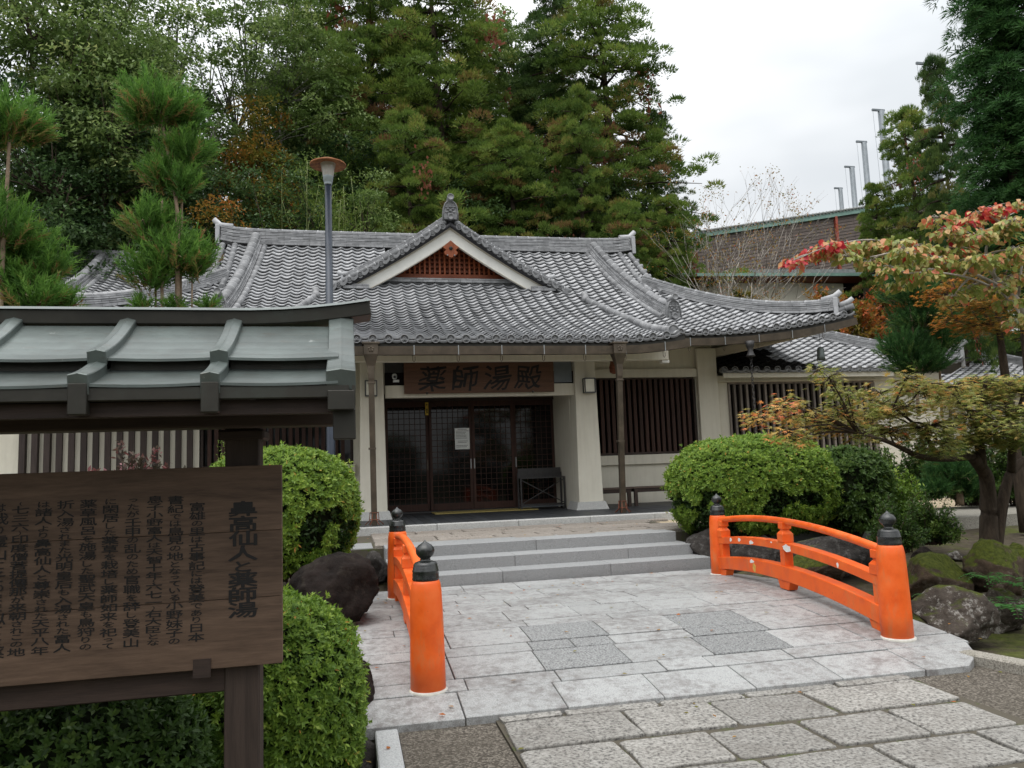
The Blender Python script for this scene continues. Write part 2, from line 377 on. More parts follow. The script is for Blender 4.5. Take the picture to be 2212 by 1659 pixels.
    def leaf(nm, stops, rough=.5, spec=.35, trans=.42, gain=1.0):
        gain = LG.get(nm, 1.0); stops = [(p_, tuple(min(.7, c_ * gain) for c_ in cc_)) for p_, cc_ in stops]
        g = N(nm); col = g.ramp(g.attr('tint'), stops)
        g.fin(col, rough, spec); tr = g.n('ShaderNodeBsdfTranslucent'); mx = g.n('ShaderNodeMixShader'); mx.inputs[0].default_value = trans
        g.l(col, tr.inputs['Color']); g.l(g.b.outputs[0], mx.inputs[1]); g.l(tr.outputs[0], mx.inputs[2]); g.l(mx.outputs[0], g.out.inputs['Surface'])
    leaf('leaf_azalea', [(0, (.035, .075, .012)), (.45, (.095, .165, .022)), (.8, (.19, .275, .038)), (.965, (.28, .34, .07)), (1, (.42, .20, .05))])
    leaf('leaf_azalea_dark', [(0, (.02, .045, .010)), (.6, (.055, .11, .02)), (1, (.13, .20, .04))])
    leaf('leaf_cedar', [(0, (.022, .042, .008)), (.4, (.055, .092, .018)), (.7, (.105, .148, .028)), (.83, (.135, .135, .032)), (.92, (.14, .095, .035)), (1, (.11, .06, .03))], .7, .2)
    leaf('leaf_cedar_dark', [(0, (.012, .028, .009)), (.5, (.034, .062, .016)), (.85, (.07, .105, .026)), (1, (.11, .11, .035))], .7, .2)
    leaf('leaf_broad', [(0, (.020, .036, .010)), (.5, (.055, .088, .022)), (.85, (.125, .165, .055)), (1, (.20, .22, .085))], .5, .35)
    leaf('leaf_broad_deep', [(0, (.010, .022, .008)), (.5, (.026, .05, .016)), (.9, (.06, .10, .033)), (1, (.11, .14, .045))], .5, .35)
    leaf('leaf_autumn', [(0, (.05, .06, .012)), (.35, (.12, .12, .02)), (.7, (.23, .125, .025)), (1, (.30, .075, .022))], .6, .25)
    leaf('leaf_bamboo', [(0, (.06, .10, .018)), (.5, (.13, .19, .035)), (1, (.24, .30, .07))], .5, .3)
    leaf('leaf_daisugi', [(0, (.024, .058, .012)), (.45, (.055, .125, .022)), (.85, (.105, .20, .035)), (.93, (.13, .15, .04)), (1, (.18, .085, .04))], .6, .25)
    leaf('leaf_deepcedar', [(0, (.014, .036, .012)), (.5, (.030, .082, .022)), (.9, (.06, .135, .035)), (1, (.11, .16, .045))], .6, .25)
    leaf('leaf_maple', [(0, (.06, .085, .016)), (.45, (.13, .15, .035)), (.7, (.22, .185, .06)), (.88, (.36, .19, .05)), (1, (.45, .11, .05))], .55, .3, .4)
    leaf('leaf_maple_rust', [(0, (.07, .075, .015)), (.5, (.19, .13, .025)), (1, (.42, .15, .03))], .55, .3, .4)
    leaf('leaf_dogwood', [(0, (.12, .16, .03)), (.42, (.22, .25, .055)), (.60, (.40, .30, .11)), (.74, (.48, .20, .10)), (.88, (.50, .06, .035)), (1, (.36, .018, .028))], .45, .4, .35)
    leaf('leaf_vine', [(0, (.16, .06, .03)), (.5, (.26, .085, .05)), (1, (.34, .16, .10))], .6, .25)
    leaf('leaf_redshrub', [(0, (.05, .055, .03)), (.45, (.10, .075, .055)), (.75, (.21, .05, .055)), (1, (.36, .19, .20))], .5, .35)
    leaf('leaf_fern', [(0, (.025, .10, .02)), (1, (.07, .22, .04))], .55, .3)
build_materials()
M = MATS
# ------------------------------------------------------------------ ground and paving
def struct(o): o['kind'] = 'structure'; return o
def grid_sheet(name, x0, x1, y0, y1, nx, ny, zf, mat):
    xs = np.linspace(x0, x1, nx); ys = np.linspace(y0, y1, ny)
    vs = [(x, y, zf(x, y)) for y in ys for x in xs]
    fs = [(j * nx + i, j * nx + i + 1, (j + 1) * nx + i + 1, (j + 1) * nx + i) for j in range(ny - 1) for i in range(nx - 1)]
    mb = MB(); mb.add(vs, fs, True); return struct(mb.build(name, mat, recalc=False))
def sm(a, b, x): t = min(1, max(0, (x - a) / (b - a))); return t * t * (3 - 2 * t)
def ground_z(x, y):
    z = -.16
    # left planting slopes up to the building
    left = sm(.6, -.4, x); z += left * (-.15 + sm(5.5, 9.5, y) * .62)
    right = sm(4.6, 5.4, x); z += right * (sm(5.0, 6.2, y) * -.18 + sm(7.2, 9.5, y) * .42 + sm(9, 13, y) * .16)
    z += (1 - left) * (1 - right) * sm(9.6, 10.6, y) * .5
    if y < 4.9: z = -.16 + (left * -.1 + right * .05) * sm(3.5, 4.9, y)
    # hill behind
    hill = sm(25, 33, y) * 7.0 + sm(33, 70, y) * 8 - sm(120, 400, y) * 12
    side = sm(14, 22, x) * sm(18, 27, y) * 2.0
    lf = sm(-7, -14, x) * sm(9, 20, y) * 1.5
    z += hill + side * (1 - sm(25, 33, y)) + lf
    return z + .03 * mnoise.noise(Vector((x * .8, y * .8, 0)))
grid_sheet('ground', -30, 46, -14, 76, 130, 150, ground_z, M['garden_soil'])
mb = MB()   # the land beyond, to the horizon: a ring round the near sheet
ring = [(-30, -14), (46, -14), (46, 76), (-30, 76)]; far = [(-1500, -1500), (1500, -1500), (1500, 1500), (-1500, 1500)]
mb.add([(x, y, ground_z(x, y) - .25) for x, y in ring] + [(x, y, -4.0 if y < 0 else 6.0) for x, y in far], [(0, 1, 5, 4), (1, 2, 6, 5), (2, 3, 7, 6), (3, 0, 4, 7)])
struct(mb.build('far_ground', M['forest_floor'], recalc=False))
grid_sheet('forest_floor', -30, 46, 25.5, 76, 60, 50, lambda x, y: ground_z(x, y) + .05, M['forest_floor'])

def piece(name, poly, z0, z1, mat, parent, bevel=.006, jit=0, seg=1):
    """a stone with polygon outline (x,y); z may be functions"""
    n = len(poly); f0 = z0 if callable(z0) else (lambda x, y: z0); f1 = z1 if callable(z1) else (lambda x, y: z1)
    mb = MB(); mb.add([(x, y, f0(x, y)) for x, y in poly] + [(x, y, f1(x, y)) for x, y in poly],
                      [tuple(range(n))[::-1], tuple(range(n, 2 * n))] + [(i, (i + 1) % n, n + (i + 1) % n, n + i) for i in range(n)])
    return mb.build(name, mat, parent, bevel, seg)
def rough_quad(x0, x1, y0, y1, j, k=3):
    """rectangle with uneven edges and rounded corners"""
    pts = []
    def edge(ax, ay, bx, by):
        for i in range(k):
            t = .04 + .92 * i / (k - 1)
            pts.append((ax + (bx - ax) * t + R.uniform(-j, j), ay + (by - ay) * t + R.uniform(-j, j)))
    edge(x0, y0, x1, y0); edge(x1, y0, x1, y1); edge(x1, y1, x0, y1); edge(x0, y1, x0, y0)
    return pts

# old granite path in front of the bridge
path = struct(MB().box(.89, 3.865, -3.0, 5.2, -.30, -.034).build('stone_path', M['joint_mortar']))
rowsP = [(5.10, 4.86, [.9, 1.32, 1.97, 2.58, 3.27, 3.85]), (4.85, 4.38, [.9, 1.67, 2.27, 2.95, 3.82]), (4.35, 3.91, [.9, 1.47, 2.01, 2.6, 3.2, 3.78]),
         (3.88, 3.46, [.9, 1.4, 2.08, 2.75, 3.4, 3.95])]
y = 3.43
while y > -1.2:
    d = R.uniform(.4, .5); xs = [.9]
    while xs[-1] < 3.5: xs.append(xs[-1] + R.uniform(.5, .75))
    rowsP.append((y, y - d + .03, xs)); y -= d
for ya, yb, xs in rowsP:
    for xa, xb in zip(xs, xs[1:]):
        zz = R.uniform(-.024, -.014); tx, ty = R.uniform(-.008, .008), R.uniform(-.012, .012)
        piece('paving_stone', rough_quad(xa + .011, xb - .011, yb + .012, ya - .012, .010), -.2, lambda x, y, a=xa, b=yb: zz + tx * (x - a) + ty * (y - b), M['path_stone'], path, .008, seg=2)
# dark exposed-aggregate strips on both sides of the path
struct(piece('aggregate_strip', [(.285, -3), (.885, -3), (.885, 4.97), (.285, 4.97)], -.28, -.046, M['aggregate'], None, 0))
struct(piece('aggregate_strip', [(3.87, -3), (5.4, -3), (4.74, 4.5), (4.50, 5.2), (3.87, 5.05)], -.28, -.044, M['aggregate'], None, 0))
# kerbs
kl = thing('white_kerb', 'pale granite kerb beside the dark aggregate strip by the clipped azalea', 'kerb', (.21, 4, -.1))
for i in range(7): piece('kerb_stone', [(.14, 4.99 - i * .9 - .895), (.278, 4.99 - i * .9 - .895), (.278, 4.99 - i * .9), (.14, 4.99 - i * .9)], -.35, -.02, M['kerb_white'], kl, .008)
kr = thing('old_kerb', 'weathered granite kerb leading away from the bridge corner by the lichen rock', 'kerb', (4.9, 4.7, -.1))
a, b = Vector((4.50, 5.20)), Vector((5.15, 3.2)); d = (b - a).normalized(); s_ = Vector((-d.y, d.x))
if s_.x < 0: s_ = -s_
for i in range(3):
    p, q = a + d * i * .72, a + d * (i * .72 + .712)
    piece('kerb_stone', [tuple(p), tuple(q), tuple(q + s_ * .15), tuple(p + s_ * .15)], -.35, .035, M['kerb_old'], kr, .012)

# ------------------------------------------------------------------ stone bridge deck
def deck_z(x, y): s = (y - 4.95) / 4.25; s = max(0, min(1, s)); return .1 * s + .48 * s * (1 - s)
bridge = thing('stone_bridge', 'low arched stone bridge deck paved with pale granite slabs', 'bridge', (2.4, 7.1, 0))
ys = np.linspace(4.97, 9.6, 24); mb = MB()
for x0, x1 in ((.09, 4.72),):
    top = [(x, y, deck_z(x, y) - .035) for y in ys for x in (x0, min(x1, 4.33 + (y - 4.97) * .9))]; bot = [(x, y, (-.30 if (y < 5.3 or y > 8.8) else deck_z(x, y) - .32)) for y in ys for x in (x0, min(x1, 4.33 + (y - 4.97) * .9))]
    n = len(top); fs = []
    for i in range(len(ys) - 1):
        a = 2 * i; fs += [(a, a + 1, a + 3, a + 2), (n + a, n + a + 2, n + a + 3, n + a + 1), (a, a + 2, n + a + 2, n + a), (a + 1, n + a + 1, n + a + 3, a + 3)]
    fs += [(0, n, n + 1, 1), (n - 2, n - 1, 2 * n - 1, 2 * n - 2)]
    mb.add(top + bot, fs)
mb.build('deck_core', M['joint_mortar'], bridge)
bounds = [4.95, 5.37, 5.59, 6.04, 6.27, 6.75, 6.97, 7.43, 7.65, 8.10, 8.32, 8.78, 9.0, 9.4, 9.72]
for i, (ya, yb) in enumerate(zip(bounds, bounds[1:])):
    wide = i % 2 == 0; off = {0: .70, 2: .72, 4: .78}.get(i, .7 + R.uniform(-.2, .25)) if wide else 1.04 + R.uniform(-.06, .1)
    xs = [.05]; x = off - (.66 if off > .85 else 0)
    if x < .25: x += .66
    while x < 4.72: xs.append(x); x += .665 if wide else .66 * R.choice((1, 1, .55, 1.2))
    if 4.78 - xs[-1] < .2: xs.pop()
    xs.append(4.78)
    if i == 3: xs = [.05, .72, 1.40, 1.75, 2.08, 2.76, 3.1, 3.45, 4.1, 4.78]
    for j, (xa, xb) in enumerate(zip(xs, xs[1:])):
        g = .004; mx = (xa + xb) / 2
        rough = i in (2, 3, 4) and (1.38 < mx < 2.12 or 2.74 < mx < 3.5)
        k = 3; h_ = .011; ax = [(xa + g, ya + h_), (xb - g, ya + h_), (xb - g, (ya + yb) / 2), (xb - g, yb - h_), (xa + g, yb - h_), (xa + g, (ya + yb) / 2)]
        dz = R.uniform(-.003, .003)
        lo = (lambda x, y: deck_z(x, y) - .075)
        if i == 0 and xb > 4.7: ax = [(xa + g, ya + g), (4.38, ya + g), (4.52, 5.06), (4.66, 5.22), (4.74, yb - g), (xa + g, yb - g)]
        piece('slab', ax, lo, lambda x, y: deck_z(x, y) + dz, M['deck_rough'] if rough else M['deck_stone'], bridge, .004)
# ------------------------------------------------------------------ steps and landing
steps = thing('stone_steps', 'three grey granite steps up from the bridge to the porch', 'steps', (2.6, 10, .1))
lev = [(9.76, .10, .243), (10.16, .243, .387), (10.58, .387, .53)]
for k, (yy, z0, z1) in enumerate(lev):
    xr = (4.78, 4.72, 4.66)[k]; xs = [.47, *sorted(R.uniform(.9, 4.2) for _ in range(1)), xr]
    jo = [[.47, 1.9, 3.35, xr], [.47, 2.15, 3.75, xr], [.47, 2.55, xr]][k]
    sk = .10      # the flight stands a few degrees askew
    for xa, xb in zip(jo, jo[1:]):
        piece('step_block', [(xa + .002, yy - sk / 2 + sk * (xa - .5) / 4.2), (xb - .002, yy - sk / 2 + sk * (xb - .5) / 4.2), (xb - .002, yy + .5 + sk), (xa + .002, yy + .5 + sk)], z0 - .12, z1, M['step_stone'], steps, .006)
landing = struct(MB().box(-.6, 5.3, 10.95, 13.3, .2, .49).build('landing_paving', M['joint_mortar']))
yy = 11.02
first = True
while yy < 13.15:
    dy = R.uniform(.34, .5); xs = [.35]
    while xs[-1] < 4.75: xs.append(xs[-1] + R.uniform(.45, .95))
    for xa, xb in zip(xs, xs[1:]):
        piece('paving_stone', rough_quad(xa + .012, xb - .012, yy, min(yy + dy, 13.18) - .024, .012), .3, .53 + R.uniform(-.006, .008), M['landing_stone'], landing, .01)
    yy += dy
# cut-stone edging strips left and right of the landing, gravel behind
for nm, xa, xb in (('edging_strip', -2.6, .33), ('edging_strip', 4.95, 8.2)):
    e = thing(nm, 'flat granite edging strip left of the steps by gravel' if xa < 0 else 'flat granite edging strip right of the steps below the clipped bush', 'edging', ((xa + xb) / 2, 11.2, .45))
    n = int((xb - xa) / .72)
    for i in range(n):
        w = (xb - xa) / n; piece('edging_stone', [(xa + i * w + .003, 10.98), (xa + (i + 1) * w - .003, 10.98), (xa + (i + 1) * w - .003, 11.75), (xa + i * w + .003, 11.75)], .15, .51 + R.uniform(-.004, .004), M['step_stone'], e, .006)
struct(piece('gravel_bed', [(-5, 11.76), (.36, 11.76), (.36, 13.24), (-5, 13.24)], .2, .488, M['gravel'], None, 0))
struct(piece('gravel_bed', [(4.8, 11.76), (9.5, 11.76), (9.5, 13.24), (4.8, 13.24)], .2, .488, M['gravel'], None, 0))
# sandy garden path beyond the maple
struct(piece('garden_path', [(10.2, 11.5), (30, 14.0), (30, 16.6), (9.5, 13.4)], .05, .40, M['kerb_old'], None, 0))
struct(piece('gravel_bed', [(9.5, 13.6), (30, 16.8), (30, 19), (9.5, 17.2)], .05, .37, M['gravel'], None, 0))

# ------------------------------------------------------------------ vermilion railings
def railing(label, pn, pf, chips):
    t = thing('bridge_railing', label, 'railing', (pn[0], pn[1], 0))
    pn, pf = Vector(pn), Vector(pf); L = (pf - pn).length; d = (pf - pn) / L; side = Vector((d.y, -d.x, 0)).normalized()
    def P(s, z): p = pn.lerp(pf, s); return Vector((p.x, p.y, p.z + .5 * s * (1 - s) + z))
    for c in (pn, pf):
        po = MB().lathe([(.122, -.05), (.120, .2), (.114, .5), (.108, .66), (.100, .715), (.088, .74), (.05, .742)], c, 28).build('post', M['vermilion'], t)
        MB().lathe([(.0915, .735), (.0935, .75), (.0915, .757), (.0925, .775), (.090, .79), (.0925, .795), (.0925, .803), (.088, .808), (.088, .822), (.0845, .826), (.083, .84), (.074, .855), (.05, .864), (.037, .868), (.034, .884), (.05, .897),
                    (.0625, .915), (.066, .935), (.0625, .953), (.048, .972), (.026, .985), (.012, .995), (.003, 1.008)], c, 28).build('finial', M['finial_black'], po)
        mbn = MB()
        for k in range(10):
            a = k * math.pi / 5; q = c + Vector((math.cos(a) * .0925, math.sin(a) * .0925, .745)); mbn.lathe([(.004, 0), (.003, .003)], q, 6, axis=(math.cos(a), math.sin(a), 0))
        mbn.build('nail_ring', M['black_iron'], po)
    for c in (pn, pf): MB().lathe([(.122, -.06), (.138, -.01), (.136, .006), (.121, .010)], c, 28).build('mortar_ring', M['mortar_pale'], t)
    N_ = 16; ss = [i / N_ for i in range(N_ + 1)]
    MB().tube([P(s, .665) for s in ss], .036, 12).build('top_rail', M['vermilion'], t)
    mid = MB().sweep([P(s, .41) for s in ss], [(-.055, -.042), (.055, -.042), (.055, .042), (-.055, .042)]).build('middle_rail', M['vermilion'], t, .006, 2)
    bot = MB().sweep([P(s, .135) for s in ss], [(-.062, -.075), (.062, -.075), (.062, .075), (-.062, .075)]).build('bottom_beam', M['vermilion'], t, .007, 2)
    for s, foot in ((.045, 1), (.5, 1), (.955, 1)):
        c = P(s, 0); c.z = P(s, 0).z
        pr = [(.048, .03), (.048, .452), (.062, .453), (.062, .535), (.044, .562), (.036, .565), (.036, .585), (.050, .587), (.050, .655)]
        mb = MB(); off = Vector((0, 0, 0))
        vs = []
        for h, z in pr:
            for a, b in ((-1, -1), (1, -1), (1, 1), (-1, 1)): vs.append(c + d * a * h + side * b * h + Vector((0, 0, z)))
        fs = [(4 * i + k, 4 * i + (k + 1) % 4, 4 * i + 4 + (k + 1) % 4, 4 * i + 4 + k) for i in range(len(pr) - 1) for k in range(4)] + [(0, 3, 2, 1), tuple(len(vs) - 4 + k for k in range(4))]
        mb.add(vs, fs); mb.build('strut', M['vermilion'], t, .004)
        fpoly = [(-.14, .065), (.14, .065), (.09, -.03), (-.09, -.03)]
        Mx = Matrix((( d.x, 0, side.x, c.x - side.x * .05), (d.y, 0, side.y, c.y - side.y * .05), (0, 1, 0, c.z), (0, 0, 0, 1)))
        MB().prism(fpoly, Mx, .1).build('foot_block', M['vermilion'], t, .004)
    for s, zc, w, h, beam, kind in chips:
        c = P(s, zc); half = .0565 if beam == 'm' else .0635
        tan = (P(s + .02, zc) - P(s - .02, zc)).normalized(); upv = side.cross(tan).normalized(); upv = upv if upv.z > 0 else -upv
        rr = random.Random(int(s * 1000)); n = 13; poly = [(math.cos(2 * math.pi * k / n) * w * rr.uniform(.6, 1.1), math.sin(2 * math.pi * k / n) * h * rr.uniform(.6, 1.1)) for k in range(n)]
        base = c - side * (half + .0005)
        mb = MB(); vs = [base + tan * a + upv * b for a, b in poly]; mb.add(vs + [v + side * .004 for v in vs], [tuple(range(n)), tuple(range(2 * n - 1, n - 1, -1))] + [(i, (i + 1) % n, n + (i + 1) % n, n + i) for i in range(n)])
        mb.build('paint_chip', M['chip_ochre' if kind else 'paint_chip'], t)
    return t
railing('vermilion wooden bridge railing with black onion finials beside the notice board bush', (.52, 5.47, 0.055), (.54, 8.92, .135), [])
railing('vermilion wooden bridge railing with white paint chips beside the rock garden', (4.31, 5.60, .075), (4.62, 9.21, .105),
        [(.86, .415, .035, .030, 'm', 0), (.79, .420, .040, .026, 'm', 0), (.70, .395, .060, .026, 'm', 0), (.465, .40, .105, .040, 'm', 0), (.20, .40, .022, .028, 'm', 0), (.70, .185, .060, .024, 'b', 0), (.685, .125, .055, .052, 'b', 1), (.56, .43, .02, .01, 'm', 0)])
# ------------------------------------------------------------------ tiled roofs: shared pieces
DU, EXPO = .2774, .202
TU = [0, .1, .22, .36, .5, .64, .76, .88, 1.0]; TH = [.050, .039, .018, .004, 0, .004, .017, .039, .050]
def tile_mesh():
    vs = []; fs = []
    n = len(TU)
    for y, dz in ((EXPO + .03, -.004), (0, .044), (0, .020)):
        vs += [(u * DU, y, h + dz) for u, h in zip(TU, TH)]
    for r in range(2):
        for i in range(n - 1): fs.append((r * n + i, (r + 1) * n + i, (r + 1) * n + i + 1, r * n + i + 1))
    me = bpy.data.meshes.new('roof_tile'); me.from_pydata(vs, [], fs); me.materials.append(M['roof_tile'])
    me.polygons.foreach_set('use_smooth', [i < n - 1 for i in range(len(fs))]); return me
TILE = tile_mesh()
def eave_tile_mesh():
    mb = MB(); r = .082
    mb.lathe([(.062, .16), (r, .02), (r, 0), (r - .016, -.002), (r - .018, .028), (.001, .028)][::-1], (0, 0, .030), 18, axis=(0, 1, 0))
    for k in range(3):      # three comma swirl
        pts = [Vector((math.cos(a) * q, .018, .030 + math.sin(a) * q)) for q, a in [(.016 + .030 * i / 6, k * 2.094 + i * .42) for i in range(7)]]
        mb.tube(pts, [.014, .013, .012, .010, .008, .005, .002], 5)
    n = 8; top = []; bot = []
    for i in range(n + 1):      # hanging lip between two discs
        u = i / n; x = u * DU; z = .035 - .04 * math.sin(math.pi * u); top.append((x, 0.012, z + .012)); bot.append((x, .0, z - .030 - .018 * math.sin(math.pi * u)))
    vs = top + bot + [(x, y + .018, z) for x, y, z in bot]
    fs = [(i, i + 1, n + 2 + i, n + 1 + i) for i in range(n)] + [(n + 1 + i, n + 2 + i, 2 * n + 3 + i, 2 * n + 2 + i) for i in range(n)]
    mb.add(vs, fs, True)
    me = bpy.data.meshes.new('eave_tile'); me.from_pydata([tuple(v) for v in mb.v], [], mb.f); me.polygons.foreach_set('use_smooth', mb.sm); me.materials.append(M['ridge_tile']); return me
EAVE = eave_tile_mesh()
def frame_at(surf, u, v, e=.02):
    p = surf(u, v); tu = (surf(u + e, v) - surf(u - e, v)).normalized(); tv = surf(u, v + e) - surf(u, v - e); tv = (tv - tu * tv.dot(tu)).normalized()
    n = tu.cross(tv); return p, tu, tv, n
def tile_roof(parent, surf, cells, limit=300, score=None, darker=None):
    """cells = [(u, v, dv)]; the best `limit` become roof_tile objects, the rest one joined part"""
    cells = sorted(cells, key=score) if score else cells
    for u, v, dv in cells[:limit]:
        p, tu, tv, n = frame_at(surf, u + DU / 2, v); o = bpy.data.objects.new('roof_tile', TILE); COL.objects.link(o)
        p = p - tu * DU / 2
        o.parent = parent; j = R.uniform(-.004, .004)
        if darker and darker(u, v): o.material_slots[0].link = 'OBJECT'; o.material_slots[0].material = M['roof_tile_black']
        o.matrix_basis = Matrix(((tu.x, tv.x, n.x, p.x), (tu.y, tv.y, n.y, p.y), (tu.z, tv.z, n.z, p.z + j), (0, 0, 0, 1)))
    rest = cells[limit:]
    if not rest: return
    V = []; Fc = []; T = []; S = []; n = len(TU)
    for u, v, dv in rest:
        b = len(V); t = R.random(); j = R.uniform(-.004, .004); _, _, _, nn = frame_at(surf, u + DU / 2, v + dv / 2)
        k = (TILE.vertices[0].co.y) / EXPO
        back = [surf(u + a * DU, v + dv * k) + nn * (h + j - .004) for a, h in zip(TU, TH)]
        fr = [surf(u + a * DU, v) for a in TU]
        V += back + [p + nn * (h + .044 + j) for p, h in zip(fr, TH)] + [p + nn * (h + .020 + j) for p, h in zip(fr, TH)]
        for r in range(2):
            for i in range(n - 1): Fc.append((b + r * n + i, b + (r + 1) * n + i, b + (r + 1) * n + i + 1, b + r * n + i + 1)); T.append(t); S.append(r == 0)
    me = bpy.data.meshes.new('roof_tiles'); me.from_pydata([tuple(v) for v in V], [], Fc); me.polygons.foreach_set('use_smooth', S)
    me.attributes.new('tint', 'FLOAT', 'FACE').data.foreach_set('value', T)
    o = link('roof_tile_field', me, M['roof_tile'], parent); o['kind'] = 'stuff'
def resample(path, step):
    path = [Vector(p) for p in path]; out = [path[0]]; acc = 0
    for a, b in zip(path, path[1:]):
        L = (b - a).length; s = step - acc
        while s <= L: out.append(a.lerp(b, s / L)); s += step
        acc = (acc + L) % step
    if (out[-1] - path[-1]).length > .02: out.append(path[-1])
    return out
def spline(pts, n=24):
    pts = [Vector(p) for p in pts]; P_ = [pts[0] * 2 - pts[1]] + pts + [pts[-1] * 2 - pts[-2]]; out = []
    for i in range(1, len(P_) - 2):
        for k in range(n):
            t = k / n; a, b, c, d = P_[i - 1:i + 3]
            out.append(.5 * ((2 * b) + (c - a) * t + (2 * a - 5 * b + 4 * c - d) * t * t + (3 * b - 3 * c + d - a) * t ** 3))
    return out + [pts[-1]]
def ridge(parent, path, layers=5, lh=.045, w=.30, cap=.085, name='ridge', seg=.31):
    mb = MB(); rr = R
    base = resample(path, .06)
    up = Vector((0, 0, 1))
    h = 0
    for i in range(layers + 1):
        big = i == 0
        ww = w * (1.0 - .05 * i) + (.05 if big else 0); hh = lh * (1.5 if big else 1)
        pts = [p + up * (h + hh / 2) for p in resample(path, seg)]
        if i % 2: pts = [pts[0]] + [(a + b) / 2 for a, b in zip(pts, pts[1:])] + [pts[-1]]
        for a, b in zip(pts, pts[1:]):
            if (b - a).length < .03: continue
            mb.cur = rr.random(); d = (b - a).normalized() * .003
            o = rr.uniform(-.004, .004); mb.bar(a + d, b - d, ww + o + (.022 if i % 2 else 0), hh - .012)
        h += hh
    pts = [p + up * (h - .01) for p in resample(path, seg * .95)]
    sec = [(math.cos(a) * cap, math.sin(a) * cap * .9) for a in [math.pi * k / 8 for k in range(9)]]
    for a, b in zip(pts, pts[1:]):
        if (b - a).length < .03: continue
        mb.cur = rr.random(); mb.sweep([a, a.lerp(b, .12), a.lerp(b, .13), b + (b - a) * .02], sec, smooth=True, scale=[1.05, 1.05, .97, .97])
    return mb.build(name, M['ridge_tile'], parent, recalc=True)
def rolls(parent, path, r=.075, name='round_tile_row', seg=.28):
    mb = MB(); pts = resample(path, seg); sec = [(math.cos(a) * r, math.sin(a) * r) for a in [2 * math.pi * k / 12 for k in range(12)]]
    for a, b in zip(pts, pts[1:]):
        if (b - a).length < .03: continue
        mb.cur = R.random(); mb.sweep([a, a.lerp(b, .14), a.lerp(b, .15), b + (b - a) * .02], sec, smooth=True, scale=[1.06, 1.06, .97, .97])
    return mb.build(name, M['ridge_tile'], parent)
def ogre_tile(parent, pos, s=1.0, yaw=0., name='ogre_tile'):
    mb = MB(); pos = Vector(pos); c, si = math.cos(yaw), math.sin(yaw)
    W = lambda x, y, z: pos + Vector((c * x - si * y, si * x + c * y, z)) * 1.0
    out = [(-.19, 0), (.19, 0), (.185, .16), (.17, .30), (.13, .40), (.07, .445), (0, .46), (-.07, .445), (-.13, .40), (-.17, .30), (-.185, .16)]
    def plate(poly, y0, y1, k=1, dz=0):
        n = len(poly); lo = [W(a * k * s, y0 * s, (b * k + dz) * s) for a, b in poly]; hi = [W(a * k * s, y1 * s, (b * k + dz) * s) for a, b in poly]
        mb.add(lo + hi, [tuple(range(n)), tuple(range(n, 2 * n))[::-1]] + [(i, (i + 1) % n, n + (i + 1) % n, n + i) for i in range(n)])
    plate(out, -.02, .12)
    def ball(x, z, r, y=-.03, sx=1, sz=1, n=10):
        vs = []
        for i in range(6):
            ph = math.pi * i / 10
            for k in range(n): a = 2 * math.pi * k / n; vs.append(W((x + math.cos(a) * r * sx * math.cos(ph)) * s, (y - r * .9 * math.sin(ph)) * s, (z + math.sin(a) * r * sz * math.cos(ph)) * s))
        mb.add(vs, [(i * n + k, i * n + (k + 1) % n, (i + 1) * n + (k + 1) % n, (i + 1) * n + k) for i in range(5) for k in range(n)], True)
    rim = [W(a * s * .93, -.03 * s, (b * .93 + .015) * s) for a, b in out[1:] + out[:1]]
    mb.tube(rim, .016 * s, 6)
    for k in range(11):
        a, b = out[k]; ball(a * .80, b * .80 + .03, .009)
    for sx in (-1, 1):
        ball(sx * .062, .245, .034); ball(sx * .062, .245, .016, -.055); ball(sx * .07, .295, .05, -.02, 1.3, .45); ball(sx * .085, .17, .04, -.02, 1, .8); ball(sx * .05, .34, .022, -.02, .6, 1.6)
    ball(0, .20, .032, -.035, 1.2, 1.0); ball(0, .295, .03, -.025, .8, 1); ball(0, .115, .055, -.02, 1.5, .5)
    for k in range(5): ball((k - 2) * .028, .105, .013, -.045)
    # round tile on top and crest disc below
    mb.lathe([(.075 * s, .26 * s), (.08 * s, -.14 * s), (.066 * s, -.142 * s), (.064 * s, -.13 * s), (.001, -.13 * s)], W(0, 0, .50 * s), 16, axis=(-si, c, -.12))
    mb.lathe([(.07 * s, .1 * s), (.075 * s, -.09 * s), (.06 * s, -.092 * s), (.058 * s, -.08 * s), (.001, -.08 * s)], W(0, 0, .045 * s), 16, axis=(-si, c, 0))
    return mb.build(name, M['ridge_tile'], parent)
def eave_row(parent, surf_eave, us, y_dir=(0, 1, 0)):
    for u in us:
        p = surf_eave(u); o = bpy.data.objects.new('eave_tile', EAVE); COL.objects.link(o); o.parent = parent
        q = surf_eave(u + DU); t = (q - p).normalized(); f = Vector(y_dir); n = t.cross(f).normalized(); f = n.cross(t)
        o.matrix_basis = Matrix(((t.x, f.x, n.x, p.x), (t.y, f.y, n.y, p.y), (t.z, f.z, n.z, p.z), (0, 0, 0, 1)))

# ------------------------------------------------------------------ the bath hall
XC, HALF, YE, YR = 2.4, 8.6, 14.8, 20.0
def zq(y): t = y - YE; return 4.2 + .35 * t + .051 * t * t
def lift(x, y):
    e = abs(x - XC); t = y - YE; l = 0
    if e > 4.4: l += .47 * ((e - 4.4) / 4.2) ** 2.2 * max(0, 1 - max(t, 0) / 4.5)
    if t < .3 and e < 4.3: l += .13 * max(0, (e - 2.5) / 1.5) ** 2 * min(1, (.3 - t) / 1.2)
    return l
def front(x, y): return Vector((x, y, zq(y) + lift(x, y)))
bath = thing('bath_hall', 'single-storey Japanese bath hall with grey tiled roof, cream walls and porch', 'building', (2.4, 17, .5))
